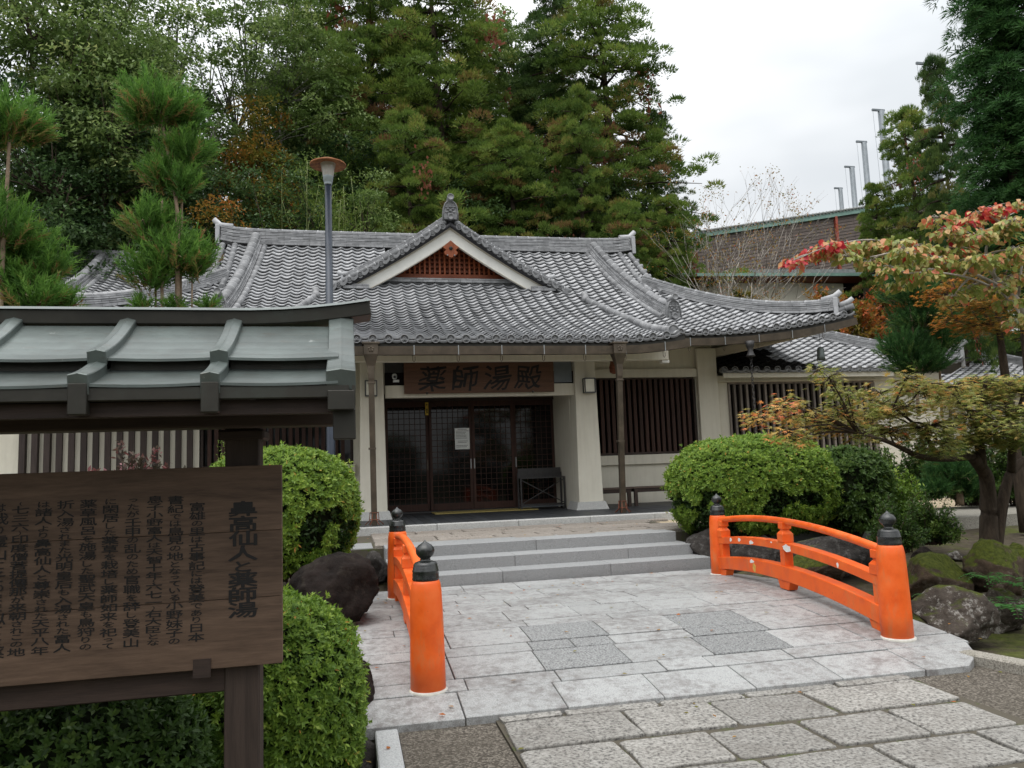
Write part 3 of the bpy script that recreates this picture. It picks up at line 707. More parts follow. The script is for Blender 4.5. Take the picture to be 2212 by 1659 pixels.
# roof body: sheet under the tiles plus soffit
mb = MB()
def band(fn, xs, ys, dz, flip=False, smooth=True):
    nx = len(xs); vs = [fn(x, y) + Vector((0, 0, dz)) for y in ys for x in xs]
    fs = [(j * nx + i, j * nx + i + 1, (j + 1) * nx + i + 1, (j + 1) * nx + i) for j in range(len(ys) - 1) for i in range(nx - 1)]
    mb.add(vs, fs, smooth)
def hipclip(x, y):       # clamp points to the front side of the hip lines
    e = abs(x - XC); t = y - YE; lim = max(HALF - t, 5.45) if t < 3.15 else 5.45
    if e > lim: x = XC + math.copysign(lim, x - XC)
    return front(x, y)
band(hipclip, np.linspace(XC - HALF, XC + HALF, 60), np.linspace(YE + .02, YR, 30), -.02)
band(front, np.linspace(XC - 4, XC + 4, 30), np.linspace(13.62, YE + .1, 8), -.02)
# side hips and rear slope (seen only as mass)
for sx in (-1, 1):
    xe, xg, xr = XC + sx * HALF, XC + sx * 5.45, XC + sx * 5.4
    yb = 2 * YR - YE
    zc = zq(YE) + .47; zg = zq(YE + 3.15)
    mb.add([(xe, YE, zc - .02), (xe, yb, zc - .02), (xg, yb - 3.15, zg), (xg, YE + 3.15, zg)], [(0, 1, 2, 3)])
    mb.add([(xr, YE + 3.15, zg), (xr, yb - 3.15, zg), (xr, YR, zq(YR))], [(0, 1, 2)])
yb = 2 * YR - YE
mb.add([(XC - HALF, yb, 4.7), (XC + HALF, yb, 4.7), (XC + 5.4, YR, zq(YR)), (XC - 5.4, YR, zq(YR))], [(0, 1, 2, 3)])
roof = mb.build('roof', M['tile_dark'], bath, recalc=False)
# soffits
mb = MB(); xs = np.linspace(XC - HALF + .08, XC + HALF - .08, 50)
for (ya, yb_, f0, f1) in ((YE + .05, 17.0, -.13, 0),):
    vs = [Vector((x, ya, front(x, YE).z - .13)) for x in xs] + [Vector((x, yb_, 4.26 + .6 * lift(x, YE))) for x in xs]
    n = len(xs); mb.add(vs, [(i, i + 1, n + i + 1, n + i) for i in range(n - 1)])
xs = np.linspace(XC - 3.95, XC + 3.95, 24); vs = [Vector((x, 13.68, front(x, 13.6).z - .13)) for x in xs] + [Vector((x, 14.95, 4.06)) for x in xs]; n = len(xs)
mb.add(vs, [(i, i + 1, n + i + 1, n + i) for i in range(n - 1)])
mb.add([(XC + 3.95, 13.68, 3.95), (XC + 3.95, 14.9, 4.08), (XC + 3.95, 14.9, 4.25)], [(0, 1, 2)])
for sx in (-1, 1):   # side soffits
    x0, x1 = XC + sx * (HALF - .08), XC + sx * 6.25
    mb.add([(x0, YE + .05, 4.62), (x0, 24, 4.62), (x1, 24, 4.28), (x1, 16.95, 4.28)], [(0, 1, 2, 3)])
mb.build('soffit', M['soffit'], bath, recalc=False)
# eave boards under the tile edge
mb = MB(); xs = np.linspace(XC + 4.02, XC + HALF, 20)
mb.sweep([front(x, YE) + Vector((0, .05, -.075)) for x in xs], [(-.03, -.05), (.03, -.05), (.03, .05), (-.03, .05)])
mb.sweep([front(2 * XC - x, YE) + Vector((0, .05, -.075)) for x in xs], [(-.03, -.05), (.03, -.05), (.03, .05), (-.03, .05)])
xs = np.linspace(XC - 4, XC + 4, 30); mb.sweep([front(x, 13.6) + Vector((0, .07, -.075)) for x in xs], [(-.03, -.05), (.03, -.05), (.03, .05), (-.03, .05)])
for sx in (-1, 1): mb.bar((XC + sx * 3.98, 13.65, 3.93), (XC + sx * 3.98, 15.2, 4.27), .06, .12)
mb.bar((XC + HALF - .05, YE, 4.68), (XC + HALF - .05, 24, 4.68), .06, .10); mb.bar((XC - HALF + .05, YE, 4.68), (XC - HALF + .05, 24, 4.68), .06, .10)
mb.build('eave_board', M['copper_brown'], bath)
# tiles
cells = []; ycur = YE; rows = []
while ycur < YR - .1:
    dv = EXPO / math.sqrt(1 + (.35 + .102 * (ycur - YE)) ** 2); rows.append((ycur, dv)); ycur += dv
ycur = YE; prow = []
while ycur > 13.68:
    dv = EXPO / math.sqrt(1 + (.35 + .102 * (ycur - YE)) ** 2); ycur -= dv; prow.append((ycur, dv))
YP = prow[-1][0]
ncol = 62; x0 = XC - ncol * DU / 2
for i in range(ncol):
    u = x0 + i * DU; e = abs(u + DU / 2 - XC)
    for v, dv in rows:
        t = v + dv / 2 - YE
        if e < 5.35 or e < HALF - t - .05:
            if v > 18.5 and abs(u - 2.45) < 1.5: continue
            cells.append((u, v, dv))
    if e < 3.95:
        for v, dv in prow: cells.append((u, v, dv))
def sc_(c):
    vis = c[0] > .2
    return (0 if vis else 50) + math.hypot(c[0], c[1])
tile_roof(roof, front, cells, 300, sc_)
eave_row(roof, lambda u: front(u, YP) + Vector((0, -.055, -.012)), [x0 + i * DU for i in range(ncol) if abs(x0 + (i + .5) * DU - XC) < 3.95])
eave_row(roof, lambda u: front(u, YE) + Vector((0, -.055, -.012)), [x0 + i * DU for i in range(ncol) if 3.95 < abs(x0 + (i + .5) * DU - XC) < HALF - .1])
# main ridge with upturned ends
zr = zq(YR) - .04
pth = spline([(XC - 5.45, YR, zr + .10), (XC - 5.0, YR, zr + .03), (XC - 3.5, YR, zr), (XC + 3.5, YR, zr), (XC + 5.0, YR, zr + .03), (XC + 5.45, YR, zr + .10)], 10)
ridge(roof, pth, 7, .046, .34, .09, 'main_ridge')
for sx in (-1, 1):
    xe = XC + sx * 5.47
    MB().box(min(xe, xe + sx * .10), max(xe, xe + sx * .10), YR - .2, YR + .2, zr + .0, zr + .50).build('ridge_end_tile', M['ridge_end'], roof, .01)
    MB().tube([(xe - sx * .30, YR, zr + .49), (xe, YR, zr + .52), (xe + sx * .16, YR, zr + .68)], [.085, .08, .065], 14).build('ridge_horn', M['ridge_end'], roof)
    # verge along the upper gable, round tiles
    for off in (0, .30):
        rolls(roof, [front(XC + sx * (5.40 - off), y) + Vector((0, 0, .06)) for y in np.linspace(YR - .15, YE + 3.0, 14)], .075, 'verge_roll')
    mbv = MB()
    for y in np.arange(YE + 3.1, YR - .1, .26):
        p = front(XC + sx * 5.4, y); mbv.cur = R.random(); mbv.lathe([(.07, -.18), (.075, .14), (.06, .142), (.058, .13), (.001, .13)], p + Vector((sx * .05, 0, -.05)), 12, axis=(sx, 0, 0))
    mbv.build('verge_end_row', M['ridge_tile'], roof)
    # descending ridge
    xa, xb = (6.75, 7.28) if sx > 0 else (-2.2, -2.5)
    ys = np.linspace(YR - .1, 16.15, 24); xsl = [xa + (xb - xa) * (YR - y) / 3.9 for y in ys]
    pth = [front(x, y) + Vector((0, 0, .05)) for x, y in zip(xsl, ys)]
    ridge(roof, pth, 4, .045, .27, .11, 'descending_ridge')
    rolls(roof, [p + Vector((-.22 if sx > 0 else .22, 0, .0)) for p in pth], .07, 'ridge_side_roll')
    ogre_tile(roof, Vector((xb, 16.02, front(xb, 16.1).z + .02)), .92, 0.)
    # hip ridge to the corner
    pth = []
    for k in range(26):
        t = 3.2 * (1 - k / 25) + .28; x = XC + sx * (HALF - t); pth.append(front(x, YE + t) + Vector((0, 0, .0 + .07 * (k / 25) ** 4)))
    ridge(roof, pth, 4, .045, .26, .085, 'hip_ridge')
    pe = pth[-1]; d = Vector((sx, -1, 0)).normalized()
    MB().bar(pe + Vector((0, 0, .02)) , pe + d * .10 + Vector((0, 0, .02)), .26, .56).build('ridge_end_tile', M['ridge_end'], roof, .01)
    MB().tube([pe - d * .25 + Vector((0, 0, .28)), pe + d * .02 + Vector((0, 0, .33)), pe + d * .16 + Vector((0, 0, .44))], [.08, .075, .06], 12).build('ridge_horn', M['ridge_end'], roof)
    rolls(roof, [pe + d * .05 + Vector((0, 0, .0)), pe + d * .40 + Vector((0, 0, .07))], .07, 'corner_roll', .18)
    MB().tube([pe + d * .12 + Vector((0, 0, .12)), pe + d * .3 + Vector((0, 0, .17)), pe + d * .40 + Vector((0, 0, .25))], [.07, .065, .05], 12).build('ridge_horn', M['ridge_end'], roof)
    # rounded ridges on the porch roof's flanks
    kx = [(5.60, 17.25), (5.9, 16.6), (6.2, 15.6), (6.28, 14.6), (6.22, 13.75)]
    if sx < 0: kx = [(-.65, 17.3), (-.95, 16.6), (-1.25, 15.6), (-1.35, 14.6), (-1.3, 13.75)]
    sp = spline([(x, y, 0) for x, y in kx], 8); pp = [front(p.x, p.y) + Vector((0, 0, .085)) for p in sp]
    rolls(roof, pp, .075, 'porch_side_roll')
    MB().lathe([(.085, -.1), (.10, -.02), (.085, .05), (.07, .07), (.085, .12), (.075, .18), (.02, .21)], pp[0] + Vector((0, 0, .02)), 14, axis=(0, .5, 1)).build('roll_knob', M['ridge_tile'], roof)
    MB().lathe([(.12, .12), (.125, -.03), (.105, -.035), (.1, -.02), (.001, -.02)], pp[-1] + Vector((0, .02, -.01)), 18, axis=(0, 1, 0)).build('roll_end_disc', M['ridge_tile'], roof)

# ------------------------------------------------------------------ gable dormer
GX, GZ, GW, GH, YB, YW = 2.48, 7.46, 2.90, 1.74, 17.9, 18.32
def gz(e): k = min(1.05, e / GW); return GZ - GH * (1.22 * k - .22 * k * k)
gab = MB()
for sx in (-1, 1):       # roof slabs of the dormer
    es = np.linspace(0, GW, 12)
    for dz in (0,):
        vs = [Vector((GX + sx * e, yy, gz(e) - .03)) for yy in (YB - .12, YR - .15) for e in es]; n = len(es)
        vs += [v - Vector((0, 0, .10)) for v in vs]
        fs = [(i, i + 1, n + i + 1, n + i) for i in range(n - 1)] + [(2 * n + i, 2 * n + i + 1, 3 * n + i + 1, 3 * n + i) for i in range(n - 1)] + [(i, i + 1, 2 * n + i + 1, 2 * n + i) for i in range(n - 1)]
        gab.add(vs, fs, True)
gable = gab.build('gable_roof', M['tile_dark'], bath)
for sx in (-1, 1):
    gs = (lambda u, v, sx=sx: Vector((GX + sx * (GW - v), YB - .1 + (u if sx > 0 else 2.0 - u), gz(GW - v))))
    cl = [(.15 + i * DU, j * .2, .2) for i in range(6) for j in range(13)]
    o0 = len(COL.objects); tile_roof(gable, gs, cl, 0)
    es = np.linspace(.12, GW + .02, 14)
    rolls(gable, [Vector((GX + sx * e, YB - .06, gz(e) + .075)) for e in es], .06, 'verge_roll', .22)
    rolls(gable, [Vector((GX + sx * e, YB + .10, gz(e) + .085)) for e in es], .06, 'verge_roll', .22)
    ridge(gable, [Vector((GX + sx * e, YB + .34, gz(e) + .05)) for e in np.linspace(.05, GW - .42, 14)], 4, .042, .2, .07, 'gable_ridge', .25)
    ee = GW - .40; pe = Vector((GX + sx * ee, YB + .34, gz(ee) + .05))
    MB().bar(pe + Vector((0, 0, .0)), pe + Vector((sx * .05, 0, -.01)), .22, .42).build('ridge_end_tile', M['ridge_end'], gable, .008)
    MB().tube([pe + Vector((-sx * .12, 0, .27)), pe + Vector((sx * .06, 0, .26)), pe + Vector((sx * .16, 0, .31))], [.065, .06, .055], 12).build('ridge_horn', M['ridge_end'], gable)
    # verge discs facing front, with curved tiles between
    nd = 12
    for k in range(nd):
        e = .2 + (GW - .22) * k / (nd - 1); p = Vector((GX + sx * e, YB - .15, gz(e) - .005))
        mb = MB(); mb.lathe([(.068, .14), (.078, .0), (.064, -.002), (.062, .012), (.001, .012)], p, 16, axis=(0, 1, 0))
        for q in range(3):
            mb.tube([p + Vector((math.cos(q * 2.09 + i * .5) * (.014 + .006 * i), .006, math.sin(q * 2.09 + i * .5) * (.014 + .006 * i))) for i in range(6)], [.011, .010, .009, .007, .005, .002], 5)
        mb.build('verge_disc', M['ridge_tile'], gable)
        if k < nd - 1:
            e2 = e + (GW - .22) / (nd - 1); a = p; b = Vector((GX + sx * e2, YB - .15, gz(e2) - .005)); mbx = MB()
            for j, (rr_, dy) in enumerate(((.0, 0), (.035, .02), (.07, .04))):
                pts = [a.lerp(b, .18 + .64 * i / 6) + Vector((0, dy, -.055 * math.sin(math.pi * i / 6) - .01 + rr_ * .9)) for i in range(7)]
                mbx.sweep(pts, [(-.05, -.012), (.05, -.012), (.05, .012), (-.05, .012)])
            mbx.build('verge_tile', M['ridge_tile'], gable)
    # bargeboard
    def bargeline(d, d2, n=10, e1=GW - .02): return [(GX + sx * e, gz(e) - (d + (d2 - d) * e / GW)) for e in np.linspace(0, e1, n)]
    o1, i1 = bargeline(.11, .09), bargeline(.18, .15)
    MB().prism(o1 + i1[::-1], XZat(YB - .03), .10).build('barge_edge', M['soffit'], gable)
    o1, i1 = bargeline(.18, .15, e1=GW - .10), bargeline(.48, .40, e1=GW - .36)
    MB().prism(o1 + i1[::-1], XZat(YB), .07).build('bargeboard', M['white_board'], gable)
    o2, i2 = bargeline(.465, .385, e1=GW - .40), bargeline(.48, .40, e1=GW - .37)
    MB().prism(o2 + i2[::-1], XZat(YB - .018), .02).build('barge_trim', M['soffit'], gable)
# lattice wall under the gable
zb_ = zq(YW) + .06
MB().prism([(GX - 2.3, zb_ - .1), (GX + 2.3, zb_ - .1), (GX, GZ - .25)], XZat(YW + .10), .05).build('gable_back', M['red_wood_x'], gable)
MB().box(GX - 2.0, GX + 2.0, YW - .06, YW + .06, zb_ + .04, zb_ + .15).build('gable_sill', M['red_wood_x'], gable, .006)
for k in range(-14, 15):
    x = GX + .02 + k * .122; top = gz(abs(x - GX)) - .30
    if top > zb_ + .2: MB().box(x - .022, x + .022, YW - .03, YW + .02, zb_ + .152, top).build('gable_slat', M['red_wood_z'], gable)
for j in range(9):
    z = zb_ + .235 + j * .115; half = 0
    for e in np.linspace(0, GW, 60):
        if gz(e) - .34 > z: half = e
    if half > .2: MB().box(GX - half, GX + half, YW + .024, YW + .06, z - .024, z + .024).build('gable_crossbar', M['red_wood_x'], gable)
ridge(gable, [(GX - 2.15, YW - .10, zb_ - .09), (GX + 2.15, YW - .10, zb_ - .09)], 1, .045, .16, .03, 'gable_foot_tiles', .3)
for sx in (-1, 1): ridge(gable, [(GX + sx * 1.95, YB + .02, zq(YB) + .0), (GX + sx * 2.55, YB - .02, zq(YB) + .0)], 1, .05, .2, .03, 'gable_foot_tiles', .3)
# pendant ornament
pen = []
half_ = [(0, -.06), (.16, -.20), (.20, -.23), (.15, -.27), (.11, -.30), (.15, -.33), (.165, -.38), (.12, -.43), (.07, -.43), (.05, -.47), (0, -.49)]
pen = [(GX + a, GZ - .50 + .05 + b + .05) for a, b in half_] + [(GX - a, GZ - .50 + .05 + b + .05) for a, b in half_[-2:0:-1]]
pd = MB().prism(pen, XZat(YB - .06), .06).build('gable_pendant', M['red_wood_z'], gable, .006)
mb = MB(); mb.lathe([(.05, 0), (.045, .02), (.02, .03), (.015, .08), (.002, .09)], (GX, YB - .06, GZ - .66), 8, axis=(0, -1, 0)); mb.build('pendant_knob', M['dark_steel'], gable)
for sx in (-1, 1): MB().lathe([(.022, 0), (.012, .03)], (GX + sx * .085, YB - .06, GZ - .83), 8, axis=(0, -1, 0)).build('pendant_stud', M['strap_metal'], gable)
ogre_tile(gable, (GX, YB - .14, GZ + .03), 1.0)
# top of the gable ridge running back
ridge(gable, [(GX, YB, GZ + .02), (GX, YR - .2, GZ + .02)], 3, .045, .24, .08, 'gable_top_ridge')

for sx in (-1, 1):       # hip rafter carrying the upturned corner
    MB().bar((XC + sx * 6.3, 17.0, 4.10), (XC + sx * 8.42, 14.98, 4.46), .16, .20).build('hip_rafter', M['soffit'], bath, .008)
# ------------------------------------------------------------------ walls, porch, doors, windows
FZ = .62
fl = MB().box(-3.2, 8.55, 13.42, 16.95, .1, FZ - .012).build('porch_floor', M['floor_joint'], bath)
x = -3.19
while x < 8.5:
    MB().box(x, x + .140, 13.435, 16.94, FZ - .05, FZ + R.uniform(-.0015, .0015)).build('floor_strip', M['floor_tile'], fl); x += .150
kb = -3.2; 
for i, w in enumerate([1.55, 1.62, 1.5, 1.42, 1.30, 1.22, 1.35, 1.4, 1.5]):
    if kb + w > 8.7: break
    MB().box(kb + .003, kb + w - .003, 13.22, 13.418, .15, FZ + .004).build('porch_kerb_stone', M['pillar_stone'], bath, .008); kb += w
YWL = 16.95
wall = MB()
def wallbox(x0, x1, z0, z1, y0=YWL, y1=YWL + .2): wall.box(x0, x1, y0, y1, z0, z1)
# front wall around the openings (door .80-4.60; right window 5.62-8.12; left window -2.9-.10; far-left striped wall)
wallbox(-5.6, -3.0, .3, 4.3); wallbox(-3.0, .12, .3, 1.62); wallbox(-3.0, .12, 3.52, 4.3); wallbox(.12, .80, .3, 4.3)
wallbox(.80, 4.62, 3.22, 4.3); wallbox(4.62, 5.60, .3, 4.3); wallbox(5.60, 8.14, .3, 1.62); wallbox(5.60, 8.14, 3.52, 4.3); wallbox(8.14, 8.62, .3, 4.3)
wall.box(8.42, 8.62, YWL + .2, 24, .3, 4.3); wall.box(-5.6, -5.4, YWL + .2, 24, .3, 4.3); wall.box(-5.4, 8.42, 23.8, 24, .3, 4.3)
wall.build('wall', M['plaster'], bath)
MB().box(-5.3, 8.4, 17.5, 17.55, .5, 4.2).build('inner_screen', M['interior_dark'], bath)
# low sill band on the wall
for xa, xb in ((5.52, 8.2), (-3.1, .16)):
    MB().box(xa, xb, YWL - .09, YWL - .003, 1.50, 1.72).build('sill_band', M['plaster'], bath, .006)
MB().box(8.16, 8.66, YWL - .13, YWL - .003, .5, 4.2).build('corner_pier', M['plaster'], bath, .01)
MB().box(5.1, 8.15, YWL - .10, YWL - .004, 3.52, 3.72).build('window_head', M['plaster'], bath, .006)
# slatted windows
def slat_window(parent, x0, x1, z0, z1, y, step, w, mat, backmat='interior_dark', frame='dark_wood_x', dep=.06, name='slat_window', part=True):
    t = .05; mb = MB()
    mb.box(x0 - .03, x1 + .03, y - .02, y + .10, z1 + .002, z1 + t); mb.box(x0 - .03, x1 + .03, y - .02, y + .10, z0 - t, z0 - .002)
    mb.box(x0 - .05, x0, y - .018, y + .09, z0 - .001, z1 + .001); mb.box(x1, x1 + .05, y - .018, y + .09, z0 - .001, z1 + .001)
    fr = mb.build(name, M[frame], parent)
    MB().box(x0, x1, y + dep + .04, y + dep + .06, z0, z1).build('pane', M[backmat], fr)
    x = x0 + step * .6
    while x < x1 - w:
        MB().box(x, x + w, y - .012, y + dep, z0 - .001, z1 + .001).build('slat', M[mat], fr); x += step
    return fr
slat_window(bath, 5.66, 8.06, 1.78, 3.48, YWL + .0, .135, .078, 'slat_brown', 'dark_glass')
slat_window(bath, -2.92, .06, 1.78, 3.48, YWL + .0, .135, .078, 'slat_brown', 'dark_glass')
# striped wall further left: dark slats over white plaster
for k in range(15):
    x = -3.12 - k * .222
    if x > -6.8: MB().box(x - .11, x, YWL - .07, YWL - .003 if x > -5.6 else YWL + .05, 1.0, 3.45).build('wall_slat', M['slat_dark'], bath)
MB().box(-7.4, -5.62, YWL + .051, YWL + .2, .3, 4.2).build('side_wall', M['plaster'], bath)
# porch pillars, battered
def pillar(x0, x1, y0, y1, zt):
    ta = .045; mb = MB()
    vs = [(x0, y0, FZ + .16), (x1, y0, FZ + .16), (x1, y1, FZ + .16), (x0, y1, FZ + .16), (x0 + ta, y0 + ta, zt), (x1 - ta, y0 + ta, zt), (x1 - ta, y1 - ta, zt), (x0 + ta, y1 - ta, zt)]
    mb.add(vs, [(0, 3, 2, 1), (4, 5, 6, 7), (0, 1, 5, 4), (1, 2, 6, 5), (2, 3, 7, 6), (3, 0, 4, 7)]); p = mb.build('pillar', M['plaster'], bath, .012, 2)
    b = .09; mb = MB(); vs = [(x0 - b, y0 - b, FZ), (x1 + b, y0 - b, FZ), (x1 + b, y1 + b, FZ), (x0 - b, y1 + b, FZ), (x0 - .035, y0 - .035, FZ + .165), (x1 + .035, y0 - .035, FZ + .165), (x1 + .035, y1 + .035, FZ + .165), (x0 - .035, y1 + .035, FZ + .165)]
    mb.add(vs, [(0, 3, 2, 1), (4, 5, 6, 7), (0, 1, 5, 4), (1, 2, 6, 5), (2, 3, 7, 6), (3, 0, 4, 7)]); mb.build('pillar_base', M['pillar_stone'], p, .008)
pillar(.22, .74, 15.15, 15.67, 3.95); pillar(4.60, 5.12, 15.20, 15.74, 3.95)
# porch beams
MB().box(-1.35, 6.42, 14.50, 14.68, 3.60, 3.80).build('eave_beam', M['plaster'], bath, .01)
MB().box(6.28, 6.44, 14.52, 14.66, 3.54, 3.598).build('beam_end', M['white_board'], bath, .006)
MB().box(.2, 5.14, 15.24, 15.62, 3.74, 4.1).build('porch_header', M['plaster'], bath)
MB().box(.742, 4.64, 15.34, 15.52, 2.99, 3.24).build('lintel', M['plaster'], bath, .008)
MB().box(.742, 4.64, 15.37, 15.50, 3.241, 3.50).build('transom_board', M['interior_dark'], bath)
MB().box(.742, 1.25, 15.36, 15.365, 3.50, 3.735).build('transom_panel', M['dark_steel'], bath)
MB().box(4.22, 4.60, 15.345, 15.36, 3.26, 3.70).build('transom_panel', M['steel_grey'], bath)
MB().box(4.62, 4.80, 15.70, YWL - .003, FZ, 3.9).build('side_wall', M['plaster'], bath)
MB().box(.50, .70, 15.64, YWL - .003, FZ, 3.9).build('side_wall', M['plaster'], bath)
for xx, yy in ((6.0, 14.7), (1.2, 14.7)): pass
# knob-like bracket under the beam right of the porch
MB().lathe([(.03, 0), (.09, .04), (.10, .14), (.07, .24), (.08, .28)], (5.55, 15.4, 3.43), 8).build('beam_drop', M['rust_iron'], bath)
# ---------------- four sliding lattice doors
DX0, DX1, DZ1 = .80, 4.62, 3.05
dw = (DX1 - DX0) / 4
MB().box(DX0, DX1, YWL - .02, YWL + .17, DZ1 + .001, 3.22).build('door_header', M['dark_wood_x'], bath)
MB().box(DX0, DX1, YWL - .06, YWL + .17, FZ - .0, FZ + .03).build('door_track', M['dark_steel'], bath)
for k in range(4):
    x0_, x1_ = DX0 + k * dw + .004, DX0 + (k + 1) * dw - .004; y0 = YWL + (.05 if k in (0, 3) else .0); z0_, z1_ = FZ + .034, DZ1
    st = .06; mb = MB(); mb.box(x0_, x0_ + st, y0, y0 + .045, z0_, z1_); mb.box(x1_ - st, x1_, y0, y0 + .045, z0_, z1_)
    mb.box(x0_ + st, x1_ - st, y0 + .002, y0 + .043, z0_ + .001, z0_ + .15); mb.box(x0_ + st, x1_ - st, y0 + .002, y0 + .043, z1_ - .12, z1_ - .001)
    door = mb.build('sliding_door', M['slat_brown'], bath, .003)
    MB().box(x0_ + st, x1_ - st, y0 + .026, y0 + .032, z0_ + .15, z1_ - .12).build('pane', M['dark_glass'], door)
    for i in range(1, 7):
        x = x0_ + st + (x1_ - x0_ - 2 * st) * i / 7; MB().box(x - .006, x + .006, y0 + .010, y0 + .024, z0_ + .151, z1_ - .121).build('lattice_bar', M['slat_brown'], door)
    for i in range(1, 17):
        z = z0_ + .15 + (z1_ - z0_ - .27) * i / 17; MB().box(x0_ + st, x1_ - st, y0 + .012, y0 + .022, z - .006, z + .006).build('lattice_bar', M['slat_brown'], door)
    hx = {0: x1_ - .035, 1: x1_ - .035, 2: x0_ + .035, 3: x0_ + .035}[k]; hz = 1.65
    MB().box(hx - .014, hx + .014, y0 - .008, y0 - .001, hz - .11, hz + .11).build('door_handle', M['strap_metal' if k != 0 else 'gutter_bronze'], door, .003)
# ---------------- gutters, rain heads and downspouts
def gutter(pts, name='gutter'):
    g_ = MB(); sec = [(-.055, -.075), (.055, -.075), (.07, .075), (.058, .075), (.045, -.06), (-.045, -.06), (-.058, .075), (-.07, .075)]
    g_.sweep(pts, sec, caps=True); return g_.build(name, M['gutter_bronze'], bath, recalc=True)
px_ = np.linspace(XC - 4.02, XC + 4.02, 26)
gp = gutter([front(x, 13.6) + Vector((0, -.05, -.20)) for x in px_])
for x in np.arange(-1.2, 6.4, .79):
    p = front(x, 13.6) + Vector((0, -.05, -.20)); MB().box(x - .008, x + .008, p.y - .076, p.y - .071, p.z - .085, p.z + .09).build('gutter_strap', M['strap_metal'], gp)
    MB().tube([(x - .02, p.y, p.z - .08), (x - .02, p.y, p.z - .17), (x, p.y, p.z - .20), (x + .02, p.y, p.z - .17), (x + .02, p.y, p.z - .10)], .006, 5).build('gutter_hook', M['gutter_bronze'], gp)
for sx in (-1, 1):
    mx = np.linspace(4.12, HALF - .02, 20); gm = gutter([front(XC + sx * e, YE) + Vector((0, -.05, -.20)) for e in mx])
    for e in np.arange(4.6, 8.5, .79):
        p = front(XC + sx * e, YE) + Vector((0, -.05, -.20)); x = p.x; MB().box(x - .008, x + .008, p.y - .077, p.y - .072, p.z - .085, p.z + .09).build('gutter_strap', M['strap_metal'], gm)
        MB().tube([(x - .02, p.y, p.z - .08), (x - .02, p.y, p.z - .17), (x, p.y, p.z - .20), (x + .02, p.y, p.z - .17), (x + .02, p.y, p.z - .10)], .006, 5).build('gutter_hook', M['gutter_bronze'], gm)
for x in (.42, 4.99):
    y = 13.55; z = front(x, 13.6).z - .14
    mb = MB()
    vs = []
    for h, zz in ((.15, z + .08), (.15, z + .05), (.125, z + .045), (.12, z - .13), (.065, z - .33), (.05, z - .55)):
        vs += [(x - h, y - h, zz), (x + h, y - h, zz), (x + h, y + h, zz), (x - h, y + h, zz)]
    mb.add(vs, [(4 * i + k, 4 * i + (k + 1) % 4, 4 * i + 4 + (k + 1) % 4, 4 * i + 4 + k) for i in range(5) for k in range(4)] + [(0, 1, 2, 3)])
    hd = mb.build('rain_head', M['gutter_bronze'], bath, .004)
    mbf = MB()
    for k in range(5):
        a = math.pi / 2 + k * 2 * math.pi / 5; mbf.lathe([(.024, 0), (.021, .008), (.003, .012)], (x + math.cos(a) * .034, y - .123, z - .04 + math.sin(a) * .034), 10, axis=(0, -1, 0))
    mbf.lathe([(.014, 0), (.012, .016)], (x, y - .123, z - .04), 8, axis=(0, -1, 0)); mbf.build('blossom_crest', M['gutter_bronze'], hd)
    yb0 = 13.78
    mb = MB(); mb.bar((x, y, z - .5), (x, y + .02, z - .62), .1, .1, (0, 1, 0)); mb.bar((x, y + .02, z - .6), (x + .02, yb0, FZ - .02), .10, .10, (0, 1, 0)); ds = mb.build('downspout', M['gutter_bronze'], bath, .006)
    for zz in (z - .62, 1.95):
        yy2 = y + .02 + (yb0 - y) * (z - .6 - zz) / (z - .6 - FZ); MB().box(x - .062, x + .066, yy2 - .062, yy2 + .062, zz - .018, zz + .018).build('pipe_collar', M['gutter_bronze'], ds, .003)
    mb = MB()
    for k in range(6):
        a = k * math.pi / 3; mb.tube([(x + .02 + math.cos(a) * .07, yb0 + math.sin(a) * .07, FZ + .22), (x + .02 + math.cos(a) * .085, yb0 + math.sin(a) * .085, FZ + .08), (x + .02 + math.cos(a) * .16, yb0 + math.sin(a) * .16, FZ + .012)], .008, 5)
    for zz in (.22, .10): mb.tube([(x + .02 + math.cos(a) * .078, yb0 + math.sin(a) * .078, FZ + zz) for a in np.linspace(0, 2 * math.pi, 13)], .007, 5)
    mb.build('foot_guard', M['rust_iron'], ds)
# ------------------------------------------------------------------ things on the porch
def glyphs(items, name, mat, parent, y, shear=0., wob=0., fat=.02):
    """items = [(char, cx, cz, width, height, bold)] -> one mesh of characters lying in a plane y = const, facing -y"""
    uniq = {}
    cu = bpy.data.curves.new('glyph', 'FONT'); ob = bpy.data.objects.new('glyph', cu); COL.objects.link(ob); cu.resolution_u = 2; cu.size = 1
    mb = MB()
    for ch, cx, cz, w, h, bold in items:
        key = (ch, bold)
        if key not in uniq:
            cu.body = ch; cu.offset = bold; bpy.context.view_layer.update()
            me = bpy.data.meshes.new_from_object(ob.evaluated_get(bpy.context.evaluated_depsgraph_get()))
            v = np.array([v.co[:2] for v in me.vertices]) if len(me.vertices) else np.zeros((0, 2)); uniq[key] = (v, [tuple(p.vertices) for p in me.polygons]); bpy.data.meshes.remove(me)
        v, fs = uniq[key]
        if not len(v): continue
        lo, hi = v.min(0), v.max(0); c = (lo + hi) / 2
        for n_, (ox, oz) in enumerate(((0, 0), (1, 0), (-1, 0), (0, 1), (0, -1), (.7, .7), (-.7, -.7))[:7 if fat else 1]):
            vv = []
            for a, b in v:
                X, Z = (a - c[0]) * w + ox * fat * w, (b - c[1]) * h + oz * fat * h; X += shear * Z
                if wob: X += wob * math.sin(9 * Z / h + cx * 30) * w * .05; Z += wob * math.sin(7 * X / w + cz * 20) * h * .05 + X * .06
                vv.append((cx + X, y - n_ * .00012, cz + Z))
            mb.add(vv, fs)
    bpy.data.objects.remove(ob); bpy.data.curves.remove(cu)
    return mb.build(name, M[mat], parent, recalc=False)
